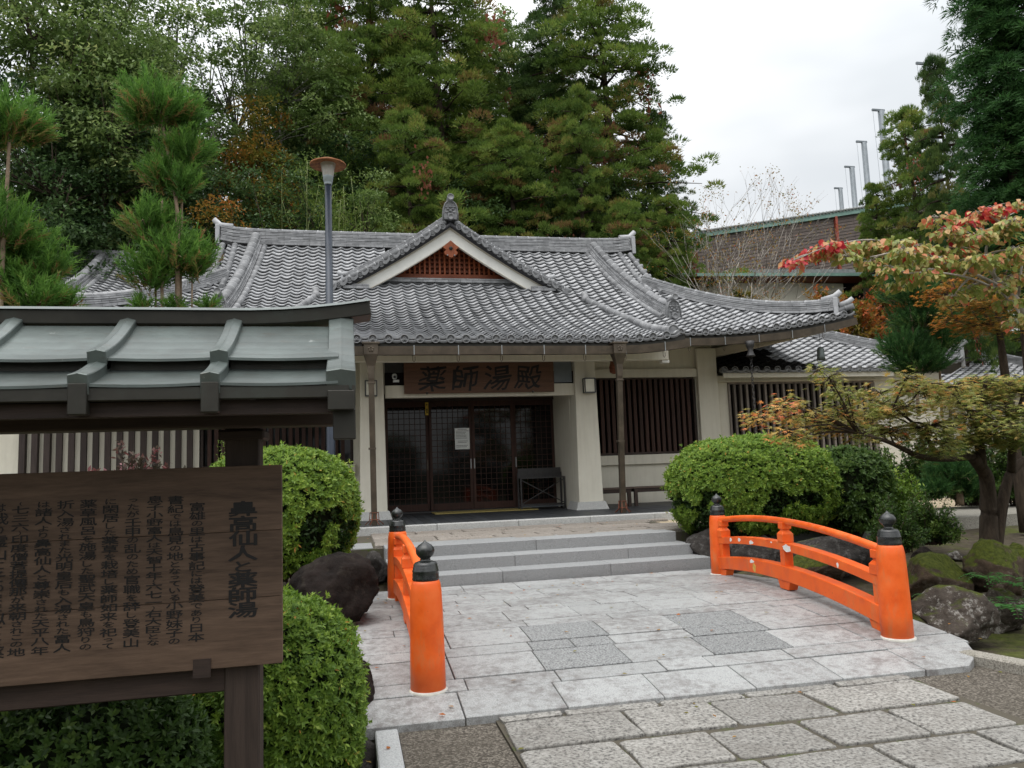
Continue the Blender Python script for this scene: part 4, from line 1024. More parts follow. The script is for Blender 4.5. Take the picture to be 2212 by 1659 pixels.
# name board
pl0, pl1 = at_y(872, 779, 15.20), at_y(1198, 850, 15.20)
nb = thing('name_board', 'brown wooden name board with four black brush characters above the doors', 'sign', ((pl0.x + pl1.x) / 2, 15.25, 3.3))
zt, zb2 = pl0.z, at_y(872, 851, 15.2).z; ph = (zt - zb2) / 3
for k in range(3): MB().box(pl0.x, pl1.x, 15.205, 15.255, zb2 + k * ph + .001, zb2 + (k + 1) * ph - .001).build('plank', M['plaque_wood'], nb, .002)
W_ = pl1.x - pl0.x
glyphs([(ch, pl0.x + W_ * f, (zt + zb2) / 2 - .03, 0.58, .53, .0) for ch, f in zip('薬師湯殿', (.185, .405, .615, .825))], 'lettering', 'ink', nb, 15.2035, shear=.10, wob=.7, fat=.010)
for f in (.145, .85): MB().lathe([(.02, 0), (.025, .02), (.01, .035)], (pl0.x + W_ * f, 15.2, zb2 + .005), 8, axis=(0, -1, 0)).build('bracket', M['black_iron'], nb)
# box lamps on the pillars
for x, lab in ((.46, 'small square box lamp half hidden behind the left downspout'), (4.90, 'small square box lamp on the porch pillar beside the slatted window')):
    lp = thing('box_lamp', lab, 'lamp', (x, 15.16, 3.0)); yb_ = 15.20; zc = 3.16
    MB().box(x - .10, x + .10, yb_ - .13, yb_ + .005, zc - .135, zc + .135).build('lamp_shade', M['lamp_paper'], lp, .004)
    mb = MB(); t = .02; a = .118; bz = .155
    for zz in (zc - bz, zc + bz - t): mb.box(x - a, x + a, yb_ - .15, yb_ + .004, zz, zz + t)
    for xx in (x - a, x + a - t): mb.box(xx, xx + t, yb_ - .149, yb_ - .129, zc - bz + t, zc + bz - t); mb.box(xx, xx + t, yb_ - .02, yb_ + .003, zc - bz + t, zc + bz - t)
    mb.build('lamp_frame', M['black_iron'], lp)
# security camera
sc2 = thing('security_camera', 'small white security camera in the transom beside the name board', 'camera', (.93, 15.36, 3.33))
MB().lathe([(.03, 0), (.045, .02), (.05, .06), (.045, .10), (.02, .115)], (.93, 15.34, 3.36), 14).build('camera_dome', M['white_plastic'], sc2)
MB().lathe([(.026, 0), (.028, .05), (.02, .055)], (.93, 15.31, 3.40), 12, axis=(0, -1, 0)).build('lens', M['black_iron'], sc2)
MB().box(.90, 1.02, 15.28, 15.36, 3.30, 3.345).build('mount', M['white_plastic'], sc2, .004)
# paper notice and yellow plate on the doors
pn0, pn1 = at_y(982, 925, 16.93), at_y(1015, 970, 16.93)
pn = thing('paper_notice', 'white printed paper notice taped to the lattice door', 'notice', (pn0.x, 16.93, pn1.z))
MB().box(pn0.x, pn1.x, 16.930, 16.934, pn1.z, pn0.z).build('sheet', M['paper'], pn)
mb = MB(); hh = pn0.z - pn1.z
for k in range(13):
    z = pn0.z - hh * (.07 + k * .068); a = .2 if k in (0, 8, 9) else .08; b = R.uniform(.62, .9) if k not in (0,) else .8
    if k in (7, 10): continue
    x = pn0.x + (pn1.x - pn0.x) * a
    while x < pn0.x + (pn1.x - pn0.x) * b:
        w = R.uniform(.008, .016); mb.box(x, x + w, 16.9285, 16.9295, z - .005, z + .005); x += w + .004
mb.build('print', M['ink'], pn)
yp0 = at_y(922, 883, 16.92)
yp = thing('yellow_plate', 'small yellow lettered plate hung high on the door frame', 'sign', tuple(yp0))
MB().box(yp0.x - .035, yp0.x + .035, 16.92, 16.928, yp0.z - .14, yp0.z + .14).build('plate', M['yellow_plate'], yp, .002)
glyphs([(ch, yp0.x, yp0.z + dz, .05, .05, .0) for ch, dz in zip('本会員', (.09, -.02, -.08))], 'lettering', 'ink', yp, 16.918)
# door mat
dm = thing('door_mat', 'long mustard yellow mat in front of the sliding doors', 'mat', (2.9, 16.6, FZ))
MB().box(1.75, 3.95, 16.05, 16.80, FZ + .003, FZ + .018).build('mat_sheet', M['mat_yellow'], dm, .004)
# umbrella rack with crossed braces
ur = thing('umbrella_rack', 'dark metal umbrella rack with crossed braces before the doors', 'rack', (4.2, 16.5, FZ))
x0_, x1_, ya, yb_ = 3.62, 4.58, 16.20, 16.48
for xx in (x0_, x1_):
    for yy, zt_ in ((ya, 1.28), (yb_, 1.40)): MB().box(xx - .016, xx + .016, yy - .016, yy + .016, FZ + .002, zt_).build('leg', M['dark_steel'], ur)
for yy, zz in ((ya, 1.28), (yb_, 1.30), (ya, FZ + .08), (yb_, FZ + .08)): MB().box(x0_ - .016, x1_ + .016, yy - .014, yy + .014, zz, zz + .03).build('rail', M['dark_steel'], ur)
MB().box(x0_, x1_, yb_ - .01, yb_ + .008, 1.32, 1.50).build('back_panel', M['dark_steel'], ur)
MB().bar((x0_, ya, FZ + .12), (x1_, ya, 1.26), .018, .018).build('brace', M['dark_steel'], ur); MB().bar((x0_, ya + .012, 1.26), (x1_, ya + .012, FZ + .12), .018, .018).build('brace', M['dark_steel'], ur)
for k in range(5): MB().box(x0_ + .016, x1_ - .016, ya + .04 + k * .045, ya + .055 + k * .045, 1.285, 1.297).build('grid_bar', M['dark_steel'], ur)
MB().box(x0_ + .02, x1_ - .02, ya + .02, yb_ - .02, FZ + .05, FZ + .065).build('drip_tray', M['steel_grey'], ur)
# benches
for x0_, x1_, lab in ((5.95, 7.15, 'dark wooden bench against the wall below the slatted window, behind the bush'), (4.95, 5.93, 'dark wooden bench half hidden behind the right downspout')):
    be = thing('bench', lab, 'bench', ((x0_ + x1_) / 2, 15.8, FZ)); ya, yb_ = 15.65, 16.15; zt_ = 1.02
    for k in range(4): MB().box(x0_, x1_, ya + k * .127, ya + k * .127 + .12, zt_ - .03, zt_).build('seat_plank', M['bench_wood'], be, .004)
    for yy in (ya + .02, yb_ - .05): MB().box(x0_ + .03, x1_ - .03, yy, yy + .03, zt_ - .11, zt_ - .031).build('apron', M['dark_wood_x'], be)
    for xx in (x0_ + .03, x1_ - .10):
        for yy in (ya + .015, yb_ - .085): MB().box(xx, xx + .07, yy, yy + .07, FZ + .001, zt_ - .032).build('leg', M['dark_wood_z'], be)
# rain chain and wind bell
p = at_y(1620, 745, 14.66); rc = thing('rain_chain', 'metal rain chain with flower cup hanging from the right gutter', 'rain chain', (p.x, p.y, .5))
MB().lathe([(.10, 0), (.085, -.10), (.07, -.14), (.05, -.20), (.09, -.30), (.10, -.33), (.06, -.30), (.03, -.22)], p + Vector((0, 0, .08)), 10).build('cup', M['dark_steel'], rc)
mb = MB(); z = p.z - .22; k = 0
while z > 1.0:
    ax = (1, 0, 0) if k % 2 else (0, 1, 0)
    pts = [Vector((p.x, p.y, z)) + (Vector((math.cos(a) * .028, 0, math.sin(a) * .045)) if k % 2 else Vector((0, math.cos(a) * .028, math.sin(a) * .045))) for a in np.linspace(0, 2 * math.pi, 9)]
    mb.tube(pts, .008, 5); z -= .07; k += 1
mb.build('links', M['dark_steel'], rc)
pb = at_y(1773, 765, 15.1); wb = thing('wind_bell', 'small dark bronze bell hanging under the upturned roof corner', 'bell', tuple(pb))
MB().lathe([(.02, .16), (.055, .15), (.075, .10), (.08, -.05), (.095, -.13), (.085, -.135), (.06, -.05)], pb, 12).build('bell_body', M['copper_green'], wb)
MB().tube([pb + Vector((0, 0, .15)), Vector((pb.x, pb.y, 4.42))], .006, 5).build('hanger', M['dark_steel'], wb)
MB().prism([(pb.x - .09, pb.z - .26), (pb.x - .03, pb.z - .22), (pb.x, pb.z - .25), (pb.x + .03, pb.z - .22), (pb.x + .09, pb.z - .26), (pb.x + .03, pb.z - .28), (pb.x, pb.z - .33), (pb.x - .03, pb.z - .28)], XZat(pb.y - .004), .008).build('clapper_plate', M['copper_green'], wb)

# ------------------------------------------------------------------ annex on the right and wing on the left
def hip_building(name, label, xa, xb, ye, yr, ze, slope, wall_y, walls, rx0, rx1, cornerlift=.25, limit=300, hipR=True, hipL=False, darker=None):
    b = thing(name, label, 'building', ((xa + xb) / 2, wall_y, .4)); D = yr - ye
    def S(x, y):
        t = y - ye; l = 0
        if hipR and x > xb - 2.5: l = cornerlift * ((x - xb + 2.5) / 2.5) ** 2 * max(0, 1 - t / 2)
        return Vector((x, y, ze + slope * t + .03 * t * t + l))
    mb = MB(); xs = np.linspace(xa, xb, 30); ys = np.linspace(ye + .02, yr, 12); nx = len(xs)
    def cl(x, y):
        t = y - ye
        if hipR: x = min(x, xb - t * (xb - rx1) / D)
        if hipL: x = max(x, xa + t * (rx0 - xa) / D)
        return S(x, y)
    vs = [cl(x, y) - Vector((0, 0, .02)) for y in ys for x in xs]
    mb.add(vs, [(j * nx + i, j * nx + i + 1, (j + 1) * nx + i + 1, (j + 1) * nx + i) for j in range(len(ys) - 1) for i in range(nx - 1)], True)
    zt_ = S((rx0 + rx1) / 2, yr).z
    mb.add([(xa, 2 * yr - ye, ze), (xb, 2 * yr - ye, ze), (rx1, yr, zt_ - .02), (rx0, yr, zt_ - .02)], [(0, 1, 2, 3)])
    mb.add([(xb, ye, S(xb, ye).z - .02), (xb, 2 * yr - ye, ze), (rx1, yr, zt_ - .02)], [(0, 1, 2)]); mb.add([(xa, ye, ze - .02), (xa, 2 * yr - ye, ze), (rx0, yr, zt_ - .02)], [(0, 2, 1)])
    mb.add([(xa, ye + .04, ze - .1), (xb, ye + .04, S(xb, ye).z - .1), (xb, wall_y + .2, ze - .05), (xa, wall_y + .2, ze - .05)], [(0, 1, 2, 3)])
    rf = mb.build('roof', M['tile_dark'], b, recalc=False)
    cells = []; y = ye
    while y < yr - .05:
        dv = EXPO / math.sqrt(1 + slope ** 2); t = y + dv / 2 - ye; x = xa
        while x < xb - DU:
            xm = x + DU / 2
            if (not hipR or xm < xb - t * (xb - rx1) / D) and (not hipL or xm > xa + t * (rx0 - xa) / D): cells.append((x, y, dv))
            x += DU
        y += dv
    tile_roof(rf, S, cells, limit, lambda c: math.hypot(c[0], c[1]), darker)
    eave_row(rf, lambda u: S(u, ye) + Vector((0, -.035, -.012)), [xa + i * DU for i in range(int((xb - xa) / DU))])
    ridge(rf, [(rx0, yr, zt_), (rx1, yr, zt_)], 5, .045, .3, .085, 'main_ridge')
    hips = []
    if hipR: hips.append(([cl(xb - (xb - rx1) * k / 16, ye + D * k / 16) for k in range(1, 17)][::-1], 1))
    if hipL: hips.append(([cl(xa + (rx0 - xa) * k / 16, ye + D * k / 16) for k in range(1, 17)][::-1], -1))
    for pth, sx in hips:
        ridge(rf, pth, 4, .045, .25, .08, 'hip_ridge'); pe = pth[-1]; d = (pth[-1] - pth[-2]); d.z = 0; d.normalize()
        MB().bar(pe, pe + d * .09, .25, .52).build('ridge_end_tile', M['ridge_end'], rf, .01)
        MB().tube([pe - d * .25 + Vector((0, 0, .26)), pe + d * .02 + Vector((0, 0, .31)), pe + d * .16 + Vector((0, 0, .42))], [.08, .075, .06], 12).build('ridge_horn', M['ridge_end'], rf)
    mb = MB(); mb.bar((xa, ye + .06, ze - .11), (xb - 2.3, ye + .06, ze - .11), .05, .11); mb.build('eave_board', M['plaster'], b)
    return b, S
ax, axS = hip_building('annex', 'low annex beyond the bath hall with tiled hip roof and grey slatted wall', 8.70, 15.6, 16.55, 19.2, 3.62, .42, 17.1, None, 9.2, 12.6, .3, limit=300, darker=lambda u, v: u < 11.0 - .55 * (v - 16.5) + .25 * math.sin(v * 5))
aw = MB(); aw.box(8.63, 9.05, 17.1, 17.3, .3, 3.62); aw.box(9.05, 13.1, 17.1, 17.3, .3, 1.25); aw.box(9.05, 13.1, 17.1, 17.3, 3.40, 3.62); aw.box(13.1, 15.0, 17.1, 17.3, .3, 3.62); aw.box(14.8, 15.0, 17.3, 21.5, .3, 3.6)
aw.build('wall', M['plaster'], ax)
slat_window(ax, 9.10, 13.05, 1.30, 3.35, 17.08, .165, .055, 'slat_grey', 'interior_dark', 'slat_grey', .07)
MB().box(8.66, 15.0, 16.95, 17.097, 3.40, 3.56).build('window_head', M['plaster'], ax, .008)
ax2, _ = hip_building('garden_lodge', 'small tiled lodge further right whose ridge end curls up behind the maple', 15.7, 22.2, 18.2, 20.6, 3.35, .35, 18.9, None, 17.0, 20.2, .35)
aw = MB(); aw.box(15.0, 21.4, 18.9, 19.1, .3, 3.4); aw.box(21.2, 21.4, 19.1, 22, .3, 3.4); aw.build('wall', M['plaster'], ax2)
for k in range(5): MB().box(15.6 + k * 1.25, 15.66 + k * 1.25, 18.86, 18.898, .4, 3.3).build('wall_batten', M['slat_grey'], ax2)
# wing at the left, behind
wg = thing('side_wing', 'rear wing with its own tiled ridge left of the bath hall roof', 'building', (-6, 22, .5))
def WS(x, y): t = y - 19.0; return Vector((x, y, 5.55 + .30 * t + .055 * t * t))
mb = MB(); ys = np.linspace(19.0, 23.0, 10); xs = np.linspace(-7.9, -2.7, 10); nx = 10
mb.add([WS(x, y) - Vector((0, 0, .02)) for y in ys for x in xs], [(j * nx + i, j * nx + i + 1, (j + 1) * nx + i + 1, (j + 1) * nx + i) for j in range(9) for i in range(9)], True)
mb.add([(-7.9, 23, WS(0, 23).z - .02), (-2.7, 23, WS(0, 23).z - .02), (-2.7, 27, 5.5), (-7.9, 27, 5.5)], [(0, 1, 2, 3)])
wr = mb.build('roof', M['tile_dark'], wg, recalc=False)
cells = []; y = 19.0
while y < 22.9:
    dv = EXPO / math.sqrt(1 + (.3 + .11 * (y - 19)) ** 2); x = -7.85
    while x < -2.8: cells.append((x, y, dv)); x += DU
    y += dv
tile_roof(wr, WS, cells, 300, lambda c: -c[0])
zr2 = WS(0, 23).z - .03
ridge(wr, spline([(-7.75, 23, zr2 + .12), (-7.3, 23, zr2 + .03), (-6, 23, zr2), (-2.7, 23, zr2)], 10), 6, .046, .32, .09, 'main_ridge')
MB().box(-7.88, -7.77, 22.82, 23.18, zr2 + .02, zr2 + .48).build('ridge_end_tile', M['ridge_end'], wr, .01)
MB().tube([(-7.5, 23, zr2 + .47), (-7.78, 23, zr2 + .50), (-7.95, 23, zr2 + .60)], [.085, .08, .06], 12).build('ridge_horn', M['ridge_end'], wr)
for off in (0, .30): rolls(wr, [WS(-7.75 + off, y) + Vector((0, 0, .06)) for y in np.linspace(22.85, 19.2, 14)], .075, 'verge_roll')
pth = [WS(-6.65 - .1 * (23 - y) / 4, y) + Vector((0, 0, .05)) for y in np.linspace(22.9, 19.3, 20)]
ridge(wr, pth, 4, .045, .27, .11, 'descending_ridge'); rolls(wr, [p + Vector((.22, 0, 0)) for p in pth], .07, 'ridge_side_roll')
MB().box(-7.6, -2.9, 19.6, 26.5, .3, 5.6).build('wall', M['plaster'], wg)
# ------------------------------------------------------------------ roofed notice board at the left
nb2 = thing('notice_board', 'roofed timber notice board with copper roof and vertical Japanese text', 'notice board', (-.42, 3.45, -.2))
XR = .03; XL = -2.75
YBD = 3.30
bz0, bz1, bx1, bx0 = .803, 1.593, -.266, -2.25
bd = None
for k in range(3):
    h = (bz1 - bz0) / 3; o = MB().box(bx0, bx1, YBD + (.0, .0012, .0004)[k], YBD + .045, bz0 + k * h + .0008, bz0 + (k + 1) * h - .0008).build('board_plank', M['board_wood'], nb2, .0015)
def fit(col, x, z1, z0, w):
    small = 'のはでありにをとなっているためがしたされまもよりこ'
    wt = [(.40 if c in '()' else .62 if c in 'っ' else .76 if c in small else 1.0) for c in col]; tot = sum(wt); z = z1; out = []
    for c, k in zip(col, wt):
        h = (z1 - z0) * k / tot; s = min(w, w * (k ** .6)); rot = c
        out.append((c, x, z - h / 2, s * (1.12 if k == 1 else 1.0), h * (1.02 if c not in '一二三' else .9) if k > .5 else h * 1.2, .004)); z -= h
    return out
def cx2(cx, cy): p = at_y(cx * .738 * .5486, (1800 + cy * .738) * .5486, YBD); return p
cols = [('富雄の里は古事記には登美であり日本', 1053, 240, 985), ('書紀では鳥見の地となっている小野妹子の', 938, 205, 1000), ('息子小野富人は天智十年(六七一)右大臣とな', 828, 205, 1005),
        ('ったが壬申の乱のため官職を辞し登美山', 712, 215, 1015), ('に閑居した薬草を栽培し薬師如来を祀って', 592, 220, 1025), ('薬草風呂を施湯した聖武天皇も鳥狩りの', 474, 225, 1030),
        ('折入湯されまた光明皇后も入湯された富人', 352, 230, 1040), ('は諸人より鼻高仙人と尊崇された天平八年', 236, 235, 1055), ('(七三六)印度僧菩提僊那が来朝されこの地', 112, 240, 1062), ('は我り霊山にそのまま似てを薬', 2, 245, 1075)]
for s, cx, ya, yb_ in cols:
    a, b = cx2(cx, ya), cx2(cx, yb_)
    glyphs(fit(s, a.x, a.z, b.z, .058), 'lettering_column', 'ink', nb2, YBD - .0012, fat=.007)
a, b = cx2(1297, 235), cx2(1297, 855)
it = fit('鼻高仙人と薬師湯', a.x, a.z, b.z, .105); glyphs([(c, x, z, w * 1.0, h * 1.06, .004) for c, x, z, w, h, bb in it], 'lettering_title', 'ink', nb2, YBD - .0012, fat=.018)
# posts and rails
for px in (-.425, -2.05):
    MB().box(px - .068, px + .068, YBD + .048, YBD + .19, -.30, 2.06).build('post', M['post_wood'], nb2, .006)
    # bracket block under the beam
    MB().box(px - .075, px + .075, YBD - .14, YBD + .046, 1.745, 1.80).build('bracket', M['dark_wood_x'], nb2, .008)
    MB().box(px - .06, px + .06, YBD - .20, YBD + .05, 1.80, 1.90).build('bracket', M['dark_wood_x'], nb2, .008)
    MB().box(px - .09, px + .09, YBD + .02, YBD + .24, 1.70, 1.742).build('bracket', M['dark_wood_x'], nb2, .008)
MB().box(-2.5, -.49, YBD + .055, YBD + .13, .70, .80).build('lower_rail', M['dark_wood_x'], nb2, .005)
MB().box(-2.6, XR - .09, YBD - .02, YBD + .10, 1.80, 1.885).build('cross_beam', M['dark_wood_x'], nb2, .006)
MB().box(-2.6, XR - .03, YBD - .16, YBD - .05, 1.742, 1.838).build('front_beam', M['dark_wood_x'], nb2, .006)
MB().box(-2.6, XR - .06, YBD + .20, YBD + .30, 1.76, 1.86).build('rear_beam', M['dark_wood_x'], nb2, .006)
# small wooden catch under the board's lower edge
MB().prism([(-.60, .775), (-.535, .775), (-.535, .845), (-.60, .845)], XZat(YBD - .006), .006).build('board_catch', M['dark_wood_x'], nb2)
# copper roof: two tiers of bowed sheets, battens and box ridge
YRD, ZRD = 3.45, 2.215
def rz(y): k = abs(y - YRD); return 2.247 - .872 * k + .472 * k * k       # bowed profile
def sheet(x0, x1, ya, yb_, lift0, lift1, mat, name, thick=.012, n=6, sag=.0):
    ys = np.linspace(ya, yb_, n); mb = MB(); xs = np.linspace(x0, x1, 7)
    top = [Vector((x, y, rz(y) + lift0 + (lift1 - lift0) * i / (n - 1) - sag * math.sin(math.pi * (x - x0) / (x1 - x0)) * i / (n - 1))) for i, y in enumerate(ys) for x in xs]; m = len(xs)
    bot = [v - Vector((0, 0, thick)) for v in top]; N0 = len(top); fs = []
    for i in range(n - 1):
        for j in range(m - 1): a = i * m + j; fs += [(a, a + 1, a + m + 1, a + m), (N0 + a, N0 + a + m, N0 + a + m + 1, N0 + a + 1)]
    for j in range(m - 1): fs += [(j, N0 + j, N0 + j + 1, j + 1), ((n - 1) * m + j, (n - 1) * m + j + 1, N0 + (n - 1) * m + j + 1, N0 + (n - 1) * m + j)]
    for i in range(n - 1): fs += [(i * m, (i + 1) * m, N0 + (i + 1) * m, N0 + i * m), (i * m + m - 1, N0 + i * m + m - 1, N0 + (i + 1) * m + m - 1, (i + 1) * m + m - 1)]
    mb.add(top + bot, fs, False); return mb.build(name, M[mat], nb2)
bat = [-.875 - .42 * k for k in range(4, 0, -1)] + [-.875, -.46]
edges = [XL] + bat + [-.03]
E_F, E_B = 2.79, 4.11
for x0_, x1_ in zip(edges, edges[1:]):
    sheet(x0_ + .0, x1_ - .0, 3.37, 2.985, 0, .050, 'copper_green', 'copper_sheet', .010, sag=.006)
    sheet(x0_ + .0, x1_ - .0, 3.10, E_F, -.014, 0, 'copper_green', 'copper_sheet', .010, sag=.006)
    sheet(x0_, x1_, 3.53, E_B, 0, 0, 'copper_green', 'copper_sheet')
# under-boarding and eave fascia
MB().add([(XL, 3.36, rz(3.36) - .075), (XR, 3.36, rz(3.36) - .075), (XR, E_F + .02, rz(E_F) - .06), (XL, E_F + .02, rz(E_F) - .06)], [(0, 1, 2, 3)]).add([(XL, 3.54, rz(3.54) - .075), (XR, 3.54, rz(3.54) - .075), (XR, E_B, rz(E_B) - .05), (XL, E_B, rz(E_B) - .05)], [(0, 3, 2, 1)]).build('roof_boarding', M['dark_wood_x'], nb2)
MB().box(XL, XR - .02, 3.03, 3.04, rz(3.03) - .03, rz(3.03) + .034).build('tier_riser', M['copper_brown'], nb2)
MB().box(XL, XR - .02, E_F + .004, E_F + .03, rz(E_F) - .060, rz(E_F) - .012).build('eave_fascia', M['copper_brown'], nb2, .004)
MB().box(XL, XR - .04, E_F + .05, E_F + .11, rz(E_F) - .11, rz(E_F) - .061).build('eave_purlin', M['dark_wood_x'], nb2)
def batten(xc, w, end=False):
    h = .032
    for ya, yb_, l0, l1 in ((3.38, 2.965, .0, .050), (3.04, E_F - .015, .0, .004)) if not end else ((3.38, E_F - .01, .005, .012),):
        ys = np.linspace(ya, yb_, 8); pts = [Vector((xc, y, rz(y) + l0 + (l1 - l0) * i / 7 + (h if not end else .03))) for i, y in enumerate(ys)]
        sec = [(-w / 2, -.075), (w / 2, -.075), (w / 2, -.004), (w * .08, .002), (0, .004), (-w * .08, .002), (-w / 2, -.004)]
        MB().sweep(pts, sec).build('roof_batten', M['copper_green'], nb2, .003)
    MB().box(xc - w * .45, xc + w * .45, E_F - .012, E_F + .03, rz(E_F) - .105, rz(E_F) + (.0 if not end else -.035)).build('batten_end', M['copper_brown'], nb2, .003)
for x in bat: batten(x, .064)
batten(-.020, .104, True)
MB().prism([(E_F + .005, rz(E_F) - .09), (3.1, rz(3.1) - .08), (YRD, 2.16), (E_B, rz(E_B) - .09), (E_B, rz(E_B)), (YRD, 2.24), (3.1, rz(3.1) + .01), (E_F + .005, rz(E_F))], YZat(XR - .012), .012).build('verge_board', M['copper_brown'], nb2)
MB().box(-.05, .03, E_F + .04, E_F + .10, 1.67, 1.80).build('end_flap', M['copper_brown'], nb2, .003)
# box ridge, upturned at its end
pts = [Vector((x, YRD, 2.222 + (.05 * max(0, (x + .45) / .57) ** 2))) for x in np.linspace(XL, .105, 24)]
MB().sweep(pts, [(-.085, -.034), (.085, -.034), (.09, .024), (-.09, .024)]).build('ridge_box', M['copper_brown'], nb2, .004)
MB().sweep([p + Vector((0, 0, .030)) for p in pts] , [(-.10, -.006), (.10, -.006), (.07, .010), (-.07, .010)]).build('ridge_cap', M['copper_green'], nb2)
# ------------------------------------------------------------------ lamp post
lx = at_y(710, 500, 12.6).x
lpst = thing('lamp_post', 'tall dark lamp post with rusty disc shade and ribbed lens', 'street lamp', (lx, 12.6, .3))
zt_ = at_y(706, 350, 12.6).z
zpole = at_y(706, 400, 12.6).z
MB().lathe([(.075, 0), (.072, .5), (.055, zpole - .3)], (lx, 12.6, .3), 16).build('pole', M['lamp_pole'], lpst)
MB().lathe([(.062, 0), (.066, .03), (.062, .05), (.075, .06), (.085, .14), (.088, .15)], (lx, 12.6, zpole), 18).build('socket', M['lamp_socket'], lpst)
mb = MB(); n = 40; prof = [(.085, .15), (.10, .25), (.125, .37)]; vs = []
for r, z in prof:
    for k in range(n): a = 2 * math.pi * k / n; rr = r * (1 + .02 * (k % 2)); vs.append((lx + math.cos(a) * rr, 12.6 + math.sin(a) * rr, zpole + z))
mb.add(vs, [(i * n + k, i * n + (k + 1) % n, (i + 1) * n + (k + 1) % n, (i + 1) * n + k) for i in range(2) for k in range(n)]); mb.build('lens', M['lamp_lens'], lpst)
MB().lathe([(.12, .365), (.29, .33), (.297, .34), (.29, .36), (.16, .42), (.05, .45)], (lx, 12.6, zpole), 32).build('lamp_shade', M['lamp_rust'], lpst)

# ------------------------------------------------------------------ far buildings on the hill
pav = thing('hill_pavilion', 'pale walled pavilion on the hill with thin green copper eave', 'building', (20, 29, 6.5))
pz = at_y(1640, 592, 27.2).z
xl, xr = at_y(1470, 607, 27.2).x, 27.0
MB().add([(xl, 27.2, pz - .02), (xr, 27.2, pz + .25), (xr, 31, pz + 1.0), (xl + 1.2, 31, pz + .9), (xl, 27.2, pz - .14), (xr, 27.2, pz + .13), (xr, 31, pz + .2), (xl + 1.2, 31, pz + .2)], [(0, 1, 2, 3), (4, 7, 6, 5), (0, 4, 5, 1), (0, 3, 7, 4), (1, 5, 6, 2)]).build('roof', M['verdigris'], pav)
MB().bar((xl + 3.2, 29.6, pz + .62), (xr, 29.6, pz + .85), .35, .3).build('roof_ridge', M['ridge_tile'], pav)
MB().add([(xl + .1, 27.25, pz - .16), (xr, 27.25, pz + .11), (xr, 27.9, pz - .02), (xl + .9, 27.9, pz - .26)], [(0, 1, 2, 3)]).build('soffit', M['red_wood_x'], pav)
MB().box(xl + 1.1, 20.3, 27.85, 28.0, 5.8, pz - .17).build('wall', M['plaster'], pav)
MB().box(20.3, 27, 28.2, 28.35, 5.8, pz - .05).build('wall', M['weathered_board'], pav)
MB().box(20.32, 21.3, 27.95, 28.19, 5.8, pz - .1).build('doorway', M['interior_dark'], pav)
MB().box(xl + 1.0, 27, 27.5, 27.55, 7.25, 7.29).build('hand_rail', M['strap_metal'], pav)
# brown clad hall
A, B = at_y(1478, 516, 37), at_y(2150, 412, 43); zb0 = 8.0
hall = thing('clad_hall', 'large windowless hall clad in brown horizontal boards behind the pavilion', 'building', (30, 41, 8))
d = (B - A); dh = Vector((d.x, d.y, 0)); Lh = dh.length; dh.normalize(); nrm = Vector((dh.y, -dh.x, 0))
def hp(s, z, o=0): q = A + dh * s + nrm * o; return Vector((q.x, q.y, z))
topz = lambda s: A.z + (B.z - A.z) * s / Lh
MB().add([hp(0, zb0), hp(Lh, zb0), hp(Lh, topz(Lh)), hp(0, topz(0)), hp(0, zb0, -12), hp(Lh, zb0, -12), hp(Lh, topz(Lh), -12), hp(0, topz(0), -12)], [(0, 1, 2, 3), (1, 5, 6, 2), (0, 3, 7, 4), (3, 2, 6, 7)]).build('wall', M['siding_back'], hall)
for r_ in range(38):
    for s0 in np.arange(0, Lh, 3.2):
        s1 = min(s0 + 3.19, Lh); a0, a1 = topz(s0) - .12 - r_ * .19, topz(s1) - .12 - r_ * .19
        if min(a0, a1) < zb0: continue
        MB().add([hp(s0, a0 - .185, .05), hp(s1, a1 - .185, .05), hp(s1, a1, .025), hp(s0, a0, .025), hp(s0, a0 - .185, .0), hp(s1, a1 - .185, .0)], [(0, 1, 2, 3), (0, 4, 5, 1)]).build('siding_board', M['siding_brown'], hall)
MB().bar(hp(-.2, topz(0) + .02, .1), hp(Lh, topz(Lh) + .02, .1), .2, .30).build('fascia', M['verdigris'], hall)
mb = MB()
for s in np.arange(0, Lh, .28): mb.box(0, 0, 0, 0, 0, 0) if False else mb.lathe([(.10, 0), (.10, .5)], hp(s, topz(s) + .20, .25), 6, axis=tuple(-nrm))
mb.bar(hp(-.2, topz(0) + .2, -.1), hp(Lh, topz(Lh) + .2, -.1), .8, .06); mb.build('corrugated_edge', M['rib_sheet'], hall)
sp_ = (at_y(1786, 480, 40) - A).dot(dh)
MB().bar(hp(sp_, 10, .15), hp(sp_, topz(sp_) - .1, .15), .16, .16, (0, 1, 0)).build('downpipe', M['red_pipe'], hall)
# net poles
for k, (px, py, Y) in enumerate(((1815, 408, 62), (1840, 362, 56), (1866, 308, 50), (1903, 240, 45), (2003, 140, 39))):
    t_ = at_y(px, py, Y); w = (13, 16, 17, 20, 26)[k] / FPX * Y * .5
    pl = thing('net_pole', ('shortest galvanised net pole just clearing the brown hall roof', 'second shortest galvanised net pole above the brown hall roof', 'middle net pole of the row stepping up behind the golden cedar', 'tall net pole rising above the golden cedar', 'tallest net pole showing beside the weeping cedar')[k], 'pole', (t_.x, Y, 8), 'net poles behind the clad hall')
    MB().lathe([(w * .9, 0), (w * .8, t_.z - 8)], (t_.x, Y, 8), 12).build('shaft', M['steel_grey'], pl)
    MB().box(t_.x - w * 2.6, t_.x + w, Y - .06, Y + .06, t_.z - .02, t_.z + .12).build('arm', M['steel_grey'], pl)
    MB().tube([(t_.x - w * 2.4, Y, t_.z), (t_.x - w * 1.4, Y, 9)], .015, 4).build('stay_wire', M['steel_grey'], pl)
